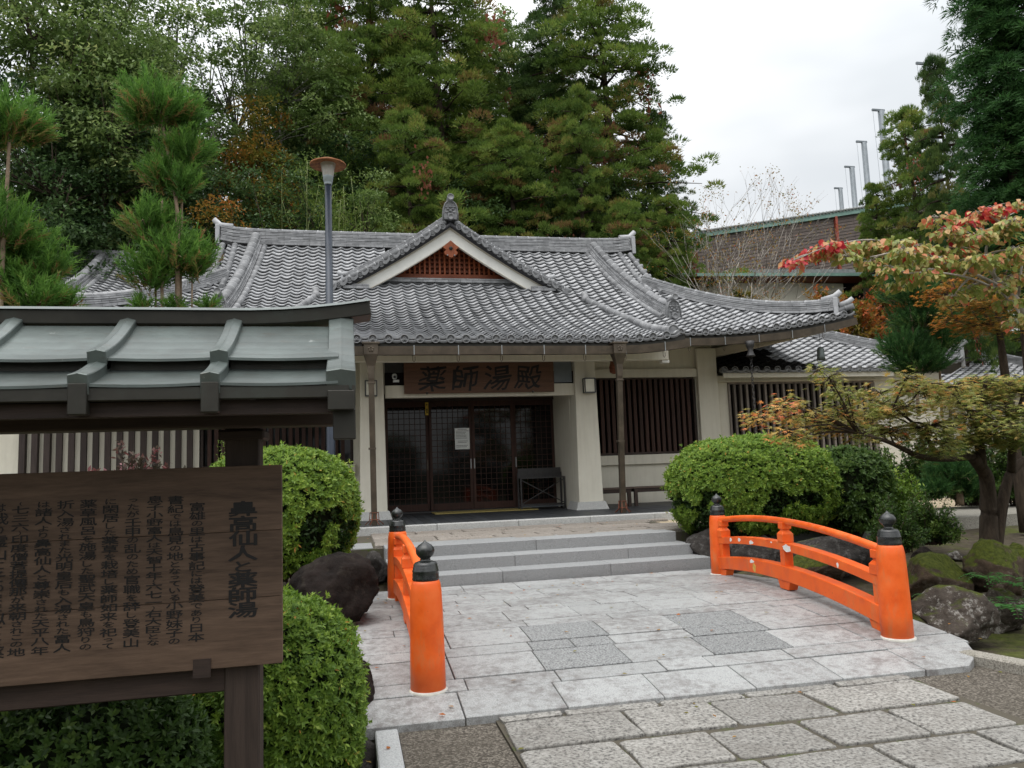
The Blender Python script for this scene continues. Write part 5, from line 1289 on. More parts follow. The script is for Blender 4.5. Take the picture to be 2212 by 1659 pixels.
# ------------------------------------------------------------------ foliage
TPL = {
    'tri': (np.array([(0, 0, 0), (.55, .5, .05), (1, -.25, 0)], float), [(0, 1, 2)]),
    'needle': (np.array([(0, .5, 0), (0, -.5, 0), (1, 0, 0)], float), [(0, 1, 2)]),
    'diamond': (np.array([(0, 0, 0), (.45, .5, .10), (1, 0, -.04), (.45, -.5, .10)], float), [(0, 3, 2, 1)]),
    'broad': (np.array([(0, 0, 0), (.3, .44, .10), (.72, .36, .02), (1, 0, -.20), (.72, -.36, .02), (.3, -.44, .10), (.5, 0, -.02)], float), [(0, 6, 2, 1), (6, 3, 2), (0, 5, 4, 6), (6, 4, 3)]),
    'cup': (np.array([(0, 0, 0), (.22, .40, .16), (.6, .48, .20), (1, 0, -.10), (.6, -.48, .20), (.22, -.40, .16), (.55, 0, -.04)], float), [(0, 6, 2, 1), (6, 3, 2), (0, 5, 4, 6), (6, 4, 3)]),
}
def _maple():
    vs = [(.0, 0, 0)]; lob = [(-118, .42), (-72, .72), (-34, .92), (0, 1.0), (34, .92), (72, .72), (118, .42)]
    for i, (a, r) in enumerate(lob):
        t = math.radians(a); vs.append((math.cos(t) * r, math.sin(t) * r, -.10 * r * r))
        if i < 6: t = math.radians((a + lob[i + 1][0]) / 2); vs.append((math.cos(t) * .30, math.sin(t) * .30, 0))
    return np.array(vs), [(0, i, i + 1) for i in range(1, 13)]
TPL['maple'] = _maple()
def unit(a): return a / np.maximum(np.linalg.norm(a, axis=1, keepdims=True), 1e-9)
def scatter(name, tpl, C, D, Nn, L, W, T, mat, parent, zk=1.0):
    tv, tf = TPL[tpl]; N_ = len(C); D = unit(D); S = unit(np.cross(Nn, D)); Nn = np.cross(D, S); k = len(tv)
    L = np.broadcast_to(np.asarray(L, float), (N_,)); W = np.broadcast_to(np.asarray(W, float), (N_,))
    V = C[:, None, :] + D[:, None, :] * (tv[None, :, 0:1] * L[:, None, None]) + S[:, None, :] * (tv[None, :, 1:2] * W[:, None, None]) + Nn[:, None, :] * (tv[None, :, 2:3] * W[:, None, None] * zk)
    V = V.reshape(-1, 3).astype(np.float32)
    sizes = np.array([len(f) for f in tf]); loops = np.concatenate([np.array(f) for f in tf]); nl = len(loops)
    LI = (np.arange(N_)[:, None] * k + loops[None, :]).ravel().astype(np.int32)
    starts = np.concatenate([[0], np.cumsum(sizes)[:-1]]); ST = (np.arange(N_)[:, None] * nl + starts[None, :]).ravel().astype(np.int32)
    me = bpy.data.meshes.new(name); me.vertices.add(len(V)); me.vertices.foreach_set('co', V.ravel()); me.loops.add(len(LI)); me.loops.foreach_set('vertex_index', LI)
    me.polygons.add(len(ST)); me.polygons.foreach_set('loop_start', ST)
    me.attributes.new('tint', 'FLOAT', 'FACE').data.foreach_set('value', np.repeat(np.clip(T, 0, 1), len(tf)).astype(np.float32))
    me.update(calc_edges=True); me.materials.append(M[mat])
    return link(name, me, None, parent)
G = lambda seed: np.random.default_rng(seed)
def rdir(g, n): return unit(g.normal(size=(n, 3)))
def limbs(mb, chains, n=6):
    for pts, r in chains: mb.tube(pts, r, n)

# ---------------- conifers with tufted branches
def conifer(name, label, base, top, radius, seed, mat='leaf_cedar', nb=120, per=6, leaves=70, prof=None, ll=.2, lw=.06, droop=.25, trunk_r=.28, low=.10, clump=.42, tint0=.42, rust=.12, vine=0, up=.45, group=None, tpl='needle', gaps=0.0):
    g = G(seed); base = Vector(base); H = top - base.z
    t = thing(name, label, 'tree', tuple(base), group)
    lean = g.normal(size=2) * .02 * H
    axis = lambda s: np.array([base.x + lean[0] * s * s, base.y + lean[1] * s * s, base.z + H * s])
    mb = MB(); mb.tube([Vector(axis(s)) for s in np.linspace(0, .97, 9)], [trunk_r * (1 - .9 * s) + .02 for s in np.linspace(0, 1, 9)], 9)
    prof = prof or (lambda s: (1 - s) ** .75)
    cc = []; ct = []; cr = []; co = []
    for b in range(nb):
        s = low + (1 - low) * (b + g.random()) / nb; s = min(s, .985); a = b * 2.4 + g.normal() * .4
        Rr = radius * max(.12, prof(s)) * g.uniform(.6, 1.1) * (1 + .55 * mnoise.noise(Vector((math.cos(a) * 1.3 + seed, math.sin(a) * 1.3, s * 5))))
        o = axis(s); d = np.array([math.cos(a), math.sin(a), 0]); rise = g.uniform(.0, .25) - droop * .3
        def bp(q): return o + d * Rr * q + np.array([0, 0, Rr * (rise * q - droop * q * q * .6)])
        if b % 2 == 0: mb.tube([Vector(bp(0)), Vector(bp(.5)), Vector(bp(.92))], [.05 * trunk_r / .28 + .02, .03, .012], 4)
        if g.random() < gaps: continue
        bt = g.normal() * .10; br_rust = g.random() < rust
        m = max(2, int(round(per * (.35 + .65 * Rr / radius))))
        for j in range(m):
            q = .25 + .78 * (j + g.random()) / m; side = np.array([-d[1], d[0], 0]) * g.normal() * Rr * .22
            cc.append(bp(q) + side + g.normal(size=3) * .12); ct.append(tint0 + bt + g.normal() * .13 + (.40 if br_rust and g.random() < .7 else 0) + .14 * (q - .6)); cr.append(clump * g.uniform(.65, 1.25)); co.append(d * .6 + np.array([0, 0, .5]))
    cc, ct, cr, co = map(np.array, (cc, ct, cr, co)); K = len(cc); n = leaves
    dirs = rdir(g, K * n); dirs[:, 2] = np.abs(dirs[:, 2]) * 1.15 - .22; dirs = unit(dirs + np.repeat(co, n, 0) * .25)
    C = np.repeat(cc, n, 0) + dirs * (np.repeat(cr, n) * g.uniform(.55, 1.0, K * n))[:, None] * np.array([1, 1, .62])
    D = unit(dirs + rdir(g, K * n) * .35 + np.array([0, 0, up]))
    T = np.repeat(ct, n) + g.normal(size=K * n) * .06
    mb.build('trunk', M['bark'], t)
    scatter('crown', tpl, C, D, rdir(g, K * n), ll * g.uniform(.7, 1.25, K * n), lw * g.uniform(.8, 1.2, K * n), T, mat, t)
    if vine:
        idx = g.choice(K, vine, replace=False); n2 = 60; vc = np.repeat(cc[idx] + co[idx] * .35, n2, 0)
        off = g.normal(size=(vine * n2, 3)) * np.array([.22, .22, .45]); pts = vc + off; dn = rdir(g, vine * n2) * .6 + np.array([0, -.3, -.7])
        scatter('climbing_vine', 'diamond', pts, dn, rdir(g, vine * n2) + np.array([0, -1.2, .4]), g.uniform(.14, .24, vine * n2), g.uniform(.11, .18, vine * n2), np.repeat(g.uniform(0, 1, vine), n2) * .7 + g.uniform(0, .3, vine * n2), 'leaf_vine', t)
    return t
# ---------------- broadleaf trees grown from a branching skeleton
def broadleaf(name, label, base, top, radius, seed, mat='leaf_broad', spread=.9, leaves=34, nclump=None, ll=.20, lw=.085, trunk_r=.25, bark='bark', flat=.75, tint0=.45, clump=.55, fork=.35, lean=(0, 0), density=1.0, tpl='tri', group=None, hang=.35, cat='tree', crown_low=.35):
    g = G(seed); base = Vector(base); H = top - base.z; t = thing(name, label, cat, tuple(base), group); mb = MB()
    K = int(nclump or (260 * density)); cc = []
    cen = np.array([base.x + lean[0], base.y + lean[1], base.z + H * (crown_low + (1 - crown_low) * .5)]); rz_ = H * (1 - crown_low) * .5
    lob = g.normal(size=(9, 3)); lob = unit(lob)
    while len(cc) < K:
        d = unit(g.normal(size=(1, 3)))[0]; f = 1 + .28 * max(0, (lob @ d).max() - .75) * 4 - .22 * (g.random() ** 2)
        q = g.uniform(.35, 1.0) ** .55 * f; cc.append(cen + d * q * np.array([radius, radius, rz_]))
    cc = np.array(cc)
    sec = []; nl = 9; f0 = Vector((base.x + lean[0] * .25, base.y + lean[1] * .25, base.z + H * fork)); b0 = Vector(base)
    mb.tube([b0, b0.lerp(f0, .5) + Vector((g.normal() * .1, g.normal() * .1, 0)), f0], [trunk_r, trunk_r * .8, trunk_r * .62], 9)
    for k in range(nl):
        tgt = Vector(cc[g.integers(K)]); mid = f0.lerp(tgt, .5) + Vector((g.normal() * .25, g.normal() * .25, .12 * H * g.random())); mb.tube([f0, f0.lerp(mid, .6), mid, mid.lerp(tgt, .55), tgt], [trunk_r * .42, trunk_r * .34, trunk_r * .24, trunk_r * .14, .012], 6); sec += [mid, mid.lerp(tgt, .5)]
    for i in range(0, K, 2):
        p = Vector(cc[i]); s = min(sec, key=lambda q: (q - p).length); mb.tube([s, s.lerp(p, .5) + Vector((0, 0, .06 * (p - s).length)), p], [trunk_r * .11 + .006, trunk_r * .06 + .005, .005], 4)
    mb.build('trunk', M[bark], t); n = leaves
    d = rdir(g, K * n); d[:, 2] = np.abs(d[:, 2]) * 1.1 - .25; d = unit(d); cr = clump * g.uniform(.6, 1.4, K)
    C = np.repeat(cc, n, 0) + d * (np.repeat(cr, n) * g.uniform(.5, 1, K * n))[:, None] * np.array([1, 1, flat])
    D = unit(d * .6 + rdir(g, K * n) * .6 + np.array([0, 0, -hang])); Nn = rdir(g, K * n) * .55 + np.array([0, 0, 1])
    T = np.repeat(tint0 + g.normal(size=K) * .15, n) + g.normal(size=K * n) * .08
    scatter('crown', tpl, C, D, Nn, ll * g.uniform(.7, 1.25, K * n), lw * g.uniform(.8, 1.2, K * n), T, mat, t)
    return t
# ---------------- clipped azaleas
def clipped_bush(label, c, r, seed, mat='leaf_azalea', dens=900, ll=.038, lw=.016, tint0=.5, group=None, bottom=-.75, name='clipped_bush', skirt=0., holes=0.):
    g = G(seed); c = np.array(c, float); r = np.array(r, float); t = thing(name, label, 'bush', (c[0], c[1], c[2] - r[2] * .8), group)
    area = 4 * math.pi * (((r[0] * r[1]) ** 1.6 + (r[0] * r[2]) ** 1.6 + (r[1] * r[2]) ** 1.6) / 3) ** (1 / 1.6); K = int(area * dens)
    d = rdir(g, K * 2); d = d[d[:, 2] > bottom][:K]; K = len(d)
    bump = np.array([mnoise.noise(Vector(v * 2.6 + seed)) for v in d]) * .048 + np.array([mnoise.noise(Vector(v * 9 + seed)) for v in d]) * .040 + np.where(g.random(K) < .03, g.uniform(.02, .09, K), 0)
    if holes: 
        hm = np.array([mnoise.noise(Vector(v * 3.1 - seed)) for v in d]); keep = ~((hm > .12) & (d[:, 2] < -.05 + holes)); d, bump = d[keep], bump[keep]; K = len(d)
    sup = np.abs(d) ** 2.5; k = (sup.sum(1)) ** (-1 / 2.5)
    P0 = d * k[:, None] * (1 + bump - np.abs(g.normal(size=K)) * .035)[:, None]; P = c + P0 * r
    nrm = unit(d / r); n = 7
    a = np.tile(np.arange(n) * 2.4, K) + np.repeat(g.uniform(0, 6.28, K), n)
    t1 = unit(np.cross(nrm, np.array([.3, .2, 1]) + nrm * .01)); t2 = np.cross(nrm, t1)
    tw = g.uniform(.15, 1.15, K * n)
    N3 = np.repeat(nrm, n, 0); D = unit((np.repeat(t1, n, 0) * np.cos(a)[:, None] + np.repeat(t2, n, 0) * np.sin(a)[:, None]) + N3 * tw[:, None] + np.array([0, 0, .25]) + rdir(g, K * n) * .25)
    C = np.repeat(P, n, 0) - N3 * g.uniform(0, .03, K * n)[:, None]
    T = np.repeat(tint0 + g.normal(size=K) * .12 + bump * 1.0, n) + g.normal(size=K * n) * .09 + np.where(g.random(K * n) < .004, .6, 0)
    scatter('foliage', 'diamond', C, D, N3 + rdir(g, K * n) * .3, ll * g.uniform(.7, 1.3, K * n), lw * g.uniform(.8, 1.2, K * n), T, mat, t)
    # looser inner leaves and twigs
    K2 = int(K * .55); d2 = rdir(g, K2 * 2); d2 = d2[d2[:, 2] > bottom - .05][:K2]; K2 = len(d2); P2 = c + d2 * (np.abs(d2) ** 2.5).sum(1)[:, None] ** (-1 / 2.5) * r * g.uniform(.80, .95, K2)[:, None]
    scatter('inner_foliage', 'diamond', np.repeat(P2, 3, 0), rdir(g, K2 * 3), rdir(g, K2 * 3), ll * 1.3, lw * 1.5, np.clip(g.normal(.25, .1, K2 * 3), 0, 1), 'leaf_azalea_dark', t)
    mb = MB()
    for k in range(26):
        dd = rdir(g, 1)[0]; dd[2] = abs(dd[2]) * .8 - .2; e = Vector(c + dd * r * .86); b = Vector((c[0] + g.normal() * .12 * r[0], c[1] + g.normal() * .12 * r[1], c[2] - r[2] * .95)); mb.tube([b, b.lerp(e, .5) + Vector((0, 0, .1)), e], [.018, .012, .005], 5)
    mb.build('stems', M['twig'], t)
    # dark solid core, added to close the view through the bush
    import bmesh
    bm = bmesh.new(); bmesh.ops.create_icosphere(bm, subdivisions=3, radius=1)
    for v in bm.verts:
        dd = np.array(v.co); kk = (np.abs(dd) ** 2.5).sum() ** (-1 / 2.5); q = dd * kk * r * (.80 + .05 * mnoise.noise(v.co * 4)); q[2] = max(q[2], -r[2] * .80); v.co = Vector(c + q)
    me = bpy.data.meshes.new('core'); bm.to_mesh(me); bm.free(); link('solid_core', me, M['bush_core'], t)
    return t
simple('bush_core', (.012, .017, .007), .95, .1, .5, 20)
# ---------------- rocks
def rock_obj(label, c, r, seed, mat, name='rock', sub=5, rough=.28, flat=-.6, group=None, yaw=0., tilt=0.):
    import bmesh
    bm = bmesh.new(); bmesh.ops.create_icosphere(bm, subdivisions=sub, radius=1); o = Vector((seed * 3.7, seed * 1.3, seed * 2.1)); Rm = Euler((tilt, tilt * .5, yaw)).to_matrix(); c = Vector(c)
    pl = [(Vector((math.cos(a), math.sin(a), z)).normalized(), h) for a, z, h in [(seed * 1.7 + k * 1.1, math.sin(seed + k * 2.3) * .8, .74 + .16 * math.sin(seed * 3 + k)) for k in range(9)]]
    for v in bm.verts:
        d = v.co.normalized(); m = 1.0
        for n, h in pl:
            q = d.dot(n)
            if q > .05: m = min(m, h / q)
        m = min(m, 1.0) ; f = m * (1 + rough * .55 * mnoise.noise(d * 1.6 + o) + rough * .22 * mnoise.noise(d * 5 + o) + rough * .11 * mnoise.noise(d * 13 + o) + rough * .05 * mnoise.noise(d * 31 + o))
        q = Vector((d.x * f * r[0], d.y * f * r[1], max(d.z, flat) * f * r[2])); v.co = c + Rm @ q
    for f in bm.faces: f.smooth = True
    me = bpy.data.meshes.new(name); bm.to_mesh(me); bm.free(); o = link(name, me, M[mat]); return tag(o, label, 'rock', group)

# ================= rocks
def P(px, py, Y): return at_y(px, py, Y)
rock_obj('big dark brown boulder beside the bridge end and steps', (-.10, 7.55, .42), (.46, .42, .40), 3, 'rock_dark')
rock_obj('dark pitted stone wedged between boulder and step ends', (.30, 10.0, .30), (.20, .35, .26), 5, 'rock_wall')
rock_obj('dark squared stone under the edging left of the steps', (-.05, 10.75, .22), (.40, .30, .30), 8, 'rock_wall')
rock_obj('dark stone below the edging behind the boulder', (-.80, 10.6, .2), (.45, .35, .34), 12, 'rock_wall')
rock_obj('narrow dark stone wedged between the azalea and the bridge edge', (.02, 5.55, -.02), (.17, .36, .30), 7, 'rock_dark')
rock_obj('dark foot stone under the bridge corner by the kerb', (-.06, 4.85, -.22), (.30, .28, .20), 9, 'rock_wall')
rock_obj('dark stone under the right end of the steps', (5.0, 10.25, .22), (.36, .42, .36), 11, 'rock_wall')
rock_obj('dark stone under the clipped bush beside the railing', (5.6, 9.9, .12), (.5, .4, .34), 14, 'rock_wall')
q = at_z(2105, 1370, -.12); rock_obj('grey lichen-spotted rock beside the bridge corner and kerb', (q.x + .16, q.y + .42, -.06), (.40, .40, .29), 21, 'rock_lichen', yaw=.3)
rock_obj('flat-topped brown rock with a strip of moss behind the railing post', (P(2035, 1270, 7.6).x, 7.7, .08), (.46, .34, .32), 25, 'rock_moss', rough=.2)
rock_obj('rounded rock under a bright moss cushion', (P(2150, 1225, 7.5).x, 7.6, .16), (.36, .34, .36), 27, 'rock_moss')
rock_obj('brown stone below the mossy cushion rock', (P(2150, 1300, 7.1).x, 7.1, -.18), (.30, .28, .26), 31, 'rock_lichen')
rock_obj('mossy rock beyond the cushion rock', (P(2225, 1240, 7.8).x, 7.9, .12), (.36, .3, .30), 33, 'rock_moss')
rock_obj('long dark rock lying behind the railing', (P(1800, 1150, 9.0).x, 9.0, .22), (.75, .35, .28), 37, 'rock_wall')
rock_obj('low mossy stone between the railing and maple', (P(1760, 1210, 8.4).x, 8.4, .18), (.5, .35, .2), 39, 'rock_moss')
rock_obj('small dark stone on the sand before the maple trunk', (P(2000, 1170, 8.2).x, 8.3, .30), (.16, .13, .10), 41, 'rock_dark', sub=4)
rock_obj('small tan stone beside the moss cushion', (P(2070, 1195, 7.9).x, 7.95, .30), (.14, .10, .08), 43, 'rock_lichen', sub=4)

# ================= clipped bushes
clipped_bush('rounded clipped azalea right of the notice board beside the bridge', (-.52, 4.75, .20), (.60, .62, .67), 2, dens=2000, ll=.034, lw=.0135, tint0=.5)
clipped_bush('clipped azalea behind the notice board post before the porch', (-.72, 8.7, 1.12), (.84, .75, .72), 4, dens=1150, ll=.046, lw=.018, tint0=.56, bottom=-.85, holes=.25)
clipped_bush('large domed clipped azalea right of the steps before the bench', (5.95, 10.7, 1.08), (1.26, .95, .80), 6, dens=1250, ll=.042, lw=.0175, tint0=.56, holes=.1)
clipped_bush('shaded azalea growing under the notice board', (-1.35, 3.95, .18), (.72, .45, .52), 8, 'leaf_azalea_dark', 900, tint0=.55)
clipped_bush('dark azalea at the far end under the notice board', (-2.35, 4.2, .2), (.6, .5, .55), 9, 'leaf_azalea_dark', 500, tint0=.55)
clipped_bush('low azalea tucked behind the notice board post', (-.95, 5.1, .12), (.45, .5, .5), 10, 'leaf_azalea_dark', 1100, tint0=.6)
clipped_bush('loose dark azalea behind the right railing below the maple branch', (P(1850, 1060, 10.4).x, 10.6, .95), (.62, .6, .72), 12, 'leaf_azalea_dark', 560, .055, .024, .62, holes=.5)
# ================= pruned cedars with tufts (left)
def tuft_cedar(label, stems, tufts, seed, cat='tree', mat='leaf_daisugi', dens=1.0, nl=.28, name='pruned_cedar', nw=.011):
    g = G(seed); t = thing(name, label, cat, tuple(stems[0][0][0]))
    mb = MB()
    for pts, r in stems: mb.tube(spline(pts, 5), [r * (1 - .5 * k / (5 * (len(pts) - 1))) for k in range(5 * (len(pts) - 1) + 1)], 8)
    CC = []; DD = []; TT = []; LLn = []; mbr = mb
    for c, rx, rz in tufts:
        c = np.array(c, float); K = int(170 * dens * (rx / .4) ** 2) + 14; d = rdir(g, K); d[:, 2] = np.abs(d[:, 2]) * 1.2 - .22; d = unit(d); org = c + np.array([0, 0, -rz * .6]); tip = c + d * np.array([rx, rx, rz]) * g.uniform(.55, 1.25, K)[:, None] + np.array([0, 0, -.1 * rz])
        dirv = unit(unit(tip - org) + np.array([0, 0, .30]) + rdir(g, K) * .22); n = 34; sl = nl * g.uniform(.8, 1.3, K)
        for k in range(0, K, 7): mbr.tube([Vector(org), Vector(org).lerp(Vector(tip[k]), .55) - Vector((0, 0, .02)), Vector(tip[k] - dirv[k] * sl[k] * .6)], [.008, .005, .003], 4)
        q = np.tile(np.linspace(0, 1, n), K); base = np.repeat(tip - dirv * sl[:, None] * .9, n, 0) + np.repeat(dirv, n, 0) * (q * np.repeat(sl, n) * .9)[:, None]
        rd = rdir(g, K * n); dn = unit(np.repeat(dirv, n, 0) * 1.3 + rd * .95)
        CC.append(base); DD.append(dn); LLn.append(g.uniform(.6, 1.15, K * n) * nl * .30)
        low_ = np.repeat((d[:, 2] < -.02) & (g.random(K) < .55), n); TT.append(np.where(low_, g.uniform(.9, 1, K * n), np.repeat(g.normal(.48, .12, K), n) + (q - .5) * .35 + g.normal(size=K * n) * .05))
    mb.build('stem', M['bark_tan'], t)
    C = np.concatenate(CC); D = np.concatenate(DD); T = np.concatenate(TT); Ln = np.concatenate(LLn)
    scatter('tuft_foliage', 'needle', C, D, rdir(g, len(C)), Ln, nw, T, mat, t)
    return t
def tf(px, py, Y, w, h=None): p = P(px, py, Y); k = Y / FPX * 1.03; return (tuple(p), w * k / 2, (h or w * .78) * k / 2)
Yd = 8.6
def sx_(px, py, Y): return tuple(P(px, py, Y))
tuft_cedar('pruned cedar with tall bare stems and green needle tufts behind the notice board roof', [
    ([sx_(385, 900, Yd), sx_(383, 560, Yd), sx_(380, 430, Yd), sx_(345, 240, Yd)], .030), ([sx_(352, 900, Yd), sx_(350, 620, Yd), sx_(350, 430, Yd)], .022),
    ([sx_(392, 900, Yd + .1), sx_(390, 600, Yd + .1), sx_(395, 330, Yd + .1)], .020), ([sx_(335, 900, Yd + .2), sx_(337, 560, Yd + .2)], .018), ([sx_(413, 900, Yd), sx_(415, 600, Yd)], .016)],
    [tf(345, 225, Yd, 165, 130), tf(300, 235, Yd - .1, 90, 80), tf(395, 240, Yd + .1, 95, 80), tf(405, 318, Yd + .1, 120, 85), tf(345, 365, Yd, 85, 85), tf(390, 385, Yd, 95, 90), tf(320, 470, Yd, 110, 95), tf(365, 465, Yd + .2, 70, 70), tf(375, 540, Yd, 150, 125), tf(330, 580, Yd, 110, 120), tf(420, 555, Yd, 95, 110),
     tf(305, 655, Yd, 45, 45), tf(375, 660, Yd, 55, 40), tf(450, 655, Yd, 50, 40)], 5)
tuft_cedar('pruned cedar with one slim stem at the edge behind the notice board roof', [([sx_(-5, 900, 7.9), sx_(5, 560, 7.9), sx_(14, 420, 7.9), sx_(22, 270, 7.9)], .028)],
    [tf(18, 255, 7.9, 150, 125), tf(70, 275, 8.0, 85, 70), tf(-30, 280, 7.9, 110, 100), tf(0, 480, 7.9, 130, 130), tf(-10, 420, 8.1, 70, 80)], 6)
tuft_cedar('bushy pruned cedar with dense low tufts beside the side wing roof', [([sx_(0, 900, 8.2), sx_(10, 660, 8.2), sx_(30, 520, 8.2)], .03), ([sx_(90, 900, 8.2), sx_(80, 640, 8.2)], .02)],
    [tf(40, 520, 8.2, 150, 120), tf(90, 570, 8.2, 120, 110), tf(20, 590, 8.1, 120, 110), tf(70, 635, 8.0, 150, 110), tf(130, 640, 8.1, 80, 70), tf(15, 650, 8.2, 110, 80)], 7)
tuft_cedar('dark green young cedar with tufted top behind the maple', [([sx_(1985, 900, 11.5), sx_(1975, 760, 11.5), sx_(1965, 640, 11.5)], .03), ([sx_(2035, 900, 11.6), sx_(2025, 700, 11.6)], .025)],
    [tf(1965, 625, 11.5, 130, 110), tf(1990, 680, 11.5, 140, 110), tf(1950, 745, 11.5, 120, 100), tf(2030, 735, 11.6, 110, 100), tf(1985, 780, 11.4, 140, 80)], 8, mat='leaf_deepcedar', dens=1.2)
tuft_cedar('low young cedar growing before the annex wall right of the shrubs', [([sx_(2075, 1090, 11.6), sx_(2070, 1010, 11.6)], .06)], [tf(2060, 1015, 11.6, 120, 70), tf(2085, 1045, 11.6, 100, 60), tf(2020, 1050, 11.6, 90, 60)], 9, mat='leaf_deepcedar', dens=1.3)
# red-leaved shrub and pale shoots between notice board and wall
def shrub(label, c, r, seed, mat, K=260, n=12, ll=.07, lw=.032, name='garden_shrub', bark='twig', tint0=.5, sp=.22, tpl='diamond'):
    g = G(seed); t = thing(name, label, 'shrub', (c[0], c[1], c[2] - r[2])); c = np.array(c, float); mb = MB(); CC = []; DD = []; T = []
    for k in range(K // 6):
        d = rdir(g, 1)[0]; d[2] = abs(d[2]) * .9 + .1; e = c + np.array([0, 0, -r[2]]) + d * np.array([r[0], r[1], 2 * r[2]]) * g.uniform(.6, 1.05); b = Vector((c[0] + g.normal() * r[0] * .15, c[1] + g.normal() * r[1] * .15, c[2] - r[2])); e = Vector(e)
        m = b.lerp(e, .55) + Vector((0, 0, .12 * r[2])); mb.tube([b, m, e], [.010, .007, .003], 4); tk = g.normal(tint0, sp)
        for j in range(6 * n):
            q = .35 + .65 * g.random(); p = (b.lerp(m, q / .55) if q < .55 else m.lerp(e, (q - .55) / .45)); CC.append(np.array(p) + g.normal(size=3) * .025); dd = np.array(e - b); dd /= np.linalg.norm(dd); DD.append(dd * .35 + g.normal(size=3) * .7 + np.array([0, 0, .1])); T.append(tk + g.normal() * .1 + .2 * (q - .7))
    mb.build('stems', M[bark], t); CC = np.array(CC); DD = np.array(DD); m = len(CC)
    scatter('foliage', tpl, CC, DD, rdir(g, m) * .6 + np.array([0, 0, 1]), ll * g.uniform(.7, 1.25, m), lw * g.uniform(.8, 1.2, m), np.array(T), mat, t); return t
shrub('purple-red leaved shrub before the striped wall', (P(300, 985, 9.8).x, 9.8, 1.50), (.62, .4, .50), 3, 'leaf_redshrub', 420, 12, .075, .036, tint0=.55)
shrub('tall yellow-green shoots rising behind the clipped azalea', (P(478, 965, 9.6).x, 9.6, 1.45), (.14, .14, .50), 4, 'leaf_bamboo', 90, 16, .05, .014)
shrub('orange leaved small shrub growing on the pavilion bank', (P(1600, 630, 24).x, 24, P(1600, 630, 24).z), (.9, .5, .40), 5, 'leaf_autumn', 48, 5, .16, .08, tint0=.45)

# loose shrubs behind the right railing
for lab_, px_, py_, Y_, r_, sd_, mt_, K_, tn_ in (('loose green shrub in front of the annex wall right of the domed azalea', 1935, 1075, 10.4, (.50, .45, .52), 13, 'leaf_azalea', 520, .40), ('low dark shrub behind the finial of the near railing post', 1935, 1125, 8.9, (.42, .4, .40), 14, 'leaf_azalea_dark', 420, .5),
        ('low leafy shrub at the foot of the maple beside the railing', 2010, 1120, 9.6, (.42, .4, .36), 15, 'leaf_azalea_dark', 420, .6), ('dark shrub against the lodge wall behind the maple trunk', 2090, 1000, 13.4, (1.0, .6, .85), 16, 'leaf_azalea_dark', 900, .5),
        ('dark shrub against the annex wall end behind the young cedar', 1985, 1000, 13.6, (.8, .5, .75), 17, 'leaf_azalea_dark', 700, .5), ('dense dark shrub beyond the maple at the garden path', 2200, 990, 13.2, (1.0, .6, .95), 18, 'leaf_azalea_dark', 900, .5), ('dark shrub in front of the slatted annex wall behind the azaleas', 1890, 1020, 12.6, (.6, .5, .55), 19, 'leaf_azalea_dark', 480, .5)):
    shrub(lab_, (P(px_, py_, Y_).x, Y_, P(px_, py_, Y_).z), r_, sd_, mt_, K_, 14, .055 * Y_ / 10, .026 * Y_ / 10, tint0=tn_, sp=.15)
# twiggy orange-leaved shrubs beyond the annex roof
for k, (px, py, Y, rx, rz_, lab, dn) in enumerate(((1790, 665, 22, 1.4, .8, 'twiggy shrub with sparse orange leaves above the roof corner', 330), (1850, 690, 21.5, 1.3, .8, 'twiggy orange shrub behind the annex roof ridge', 300), (1930, 640, 22.5, 1.3, 1.1, 'dense orange and green shrub behind the young cedar', 330))):
    shrub(lab, (P(px, py, Y).x, Y, P(px, py, Y).z), (rx, .8, rz_), 20 + k, 'leaf_autumn', dn, 8, .15, .075, tint0=.62, sp=.25, bark='bark_grey')
# ferns
def fern(label, c, s, seed):
    g = G(seed); t = thing('fern', label, 'fern', tuple(c)); CC = []; DD = []; NN = []; LL_ = []; mb = MB()
    for k in range(8):
        a = k * .8 + g.normal() * .2; d = Vector((math.cos(a), math.sin(a), 0)); pts = [Vector(c) + d * s * q + Vector((0, 0, s * (1.0 * q - .95 * q * q))) for q in np.linspace(0, 1, 12)]; mb.tube(pts, .003, 4)
        for i, p in enumerate(pts[2:]):
            sd = np.array([-d.y, d.x, 0])
            for sg in (-1, 1): CC.append(np.array(p)); DD.append(sd * sg + np.array(d) * .5 + np.array([0, 0, -.15])); LL_.append(s * .33 * (1 - i / 11) + .01)
    mb.build('stalks', M['twig'], t); n = len(CC); scatter('fronds', 'diamond', np.array(CC), np.array(DD), np.tile([0, 0, 1.], (n, 1)), np.array(LL_), s * .085, g.random(n), 'leaf_fern', t)
fern('green fern between the lichen rock and the brown stone', (P(2185, 1345, 6.6).x, 6.6, -.05), .42, 1)
fern('small fern under the flat-topped mossy rock', (P(2000, 1315, 7.2).x, 7.1, .02), .20, 2)
fern('fern growing above the lichen rock', (P(2130, 1275, 7.0).x, 6.95, .2), .26, 3)
fern('fern at the foot of the mossy rocks', (P(2215, 1310, 6.9).x, 6.9, .1), .34, 4)

def inst(proto, name, label, base, top, radius, H0, R0, rot, group=None, stretch=1.0):
    """another individual of a tree kind: shared mesh data, its own size and turn"""
    o = bpy.data.objects.new(name, None); COL.objects.link(o); tag(o, label, 'tree', group); o.location = base; o.rotation_euler = (0, 0, rot)
    k = radius / R0; o.scale = (k, k * stretch, (top - base[2]) / H0)
    for ch in proto.children: d = ch.copy(); COL.objects.link(d); d.parent = o; d.matrix_parent_inverse = Matrix.Identity(4)
    return o
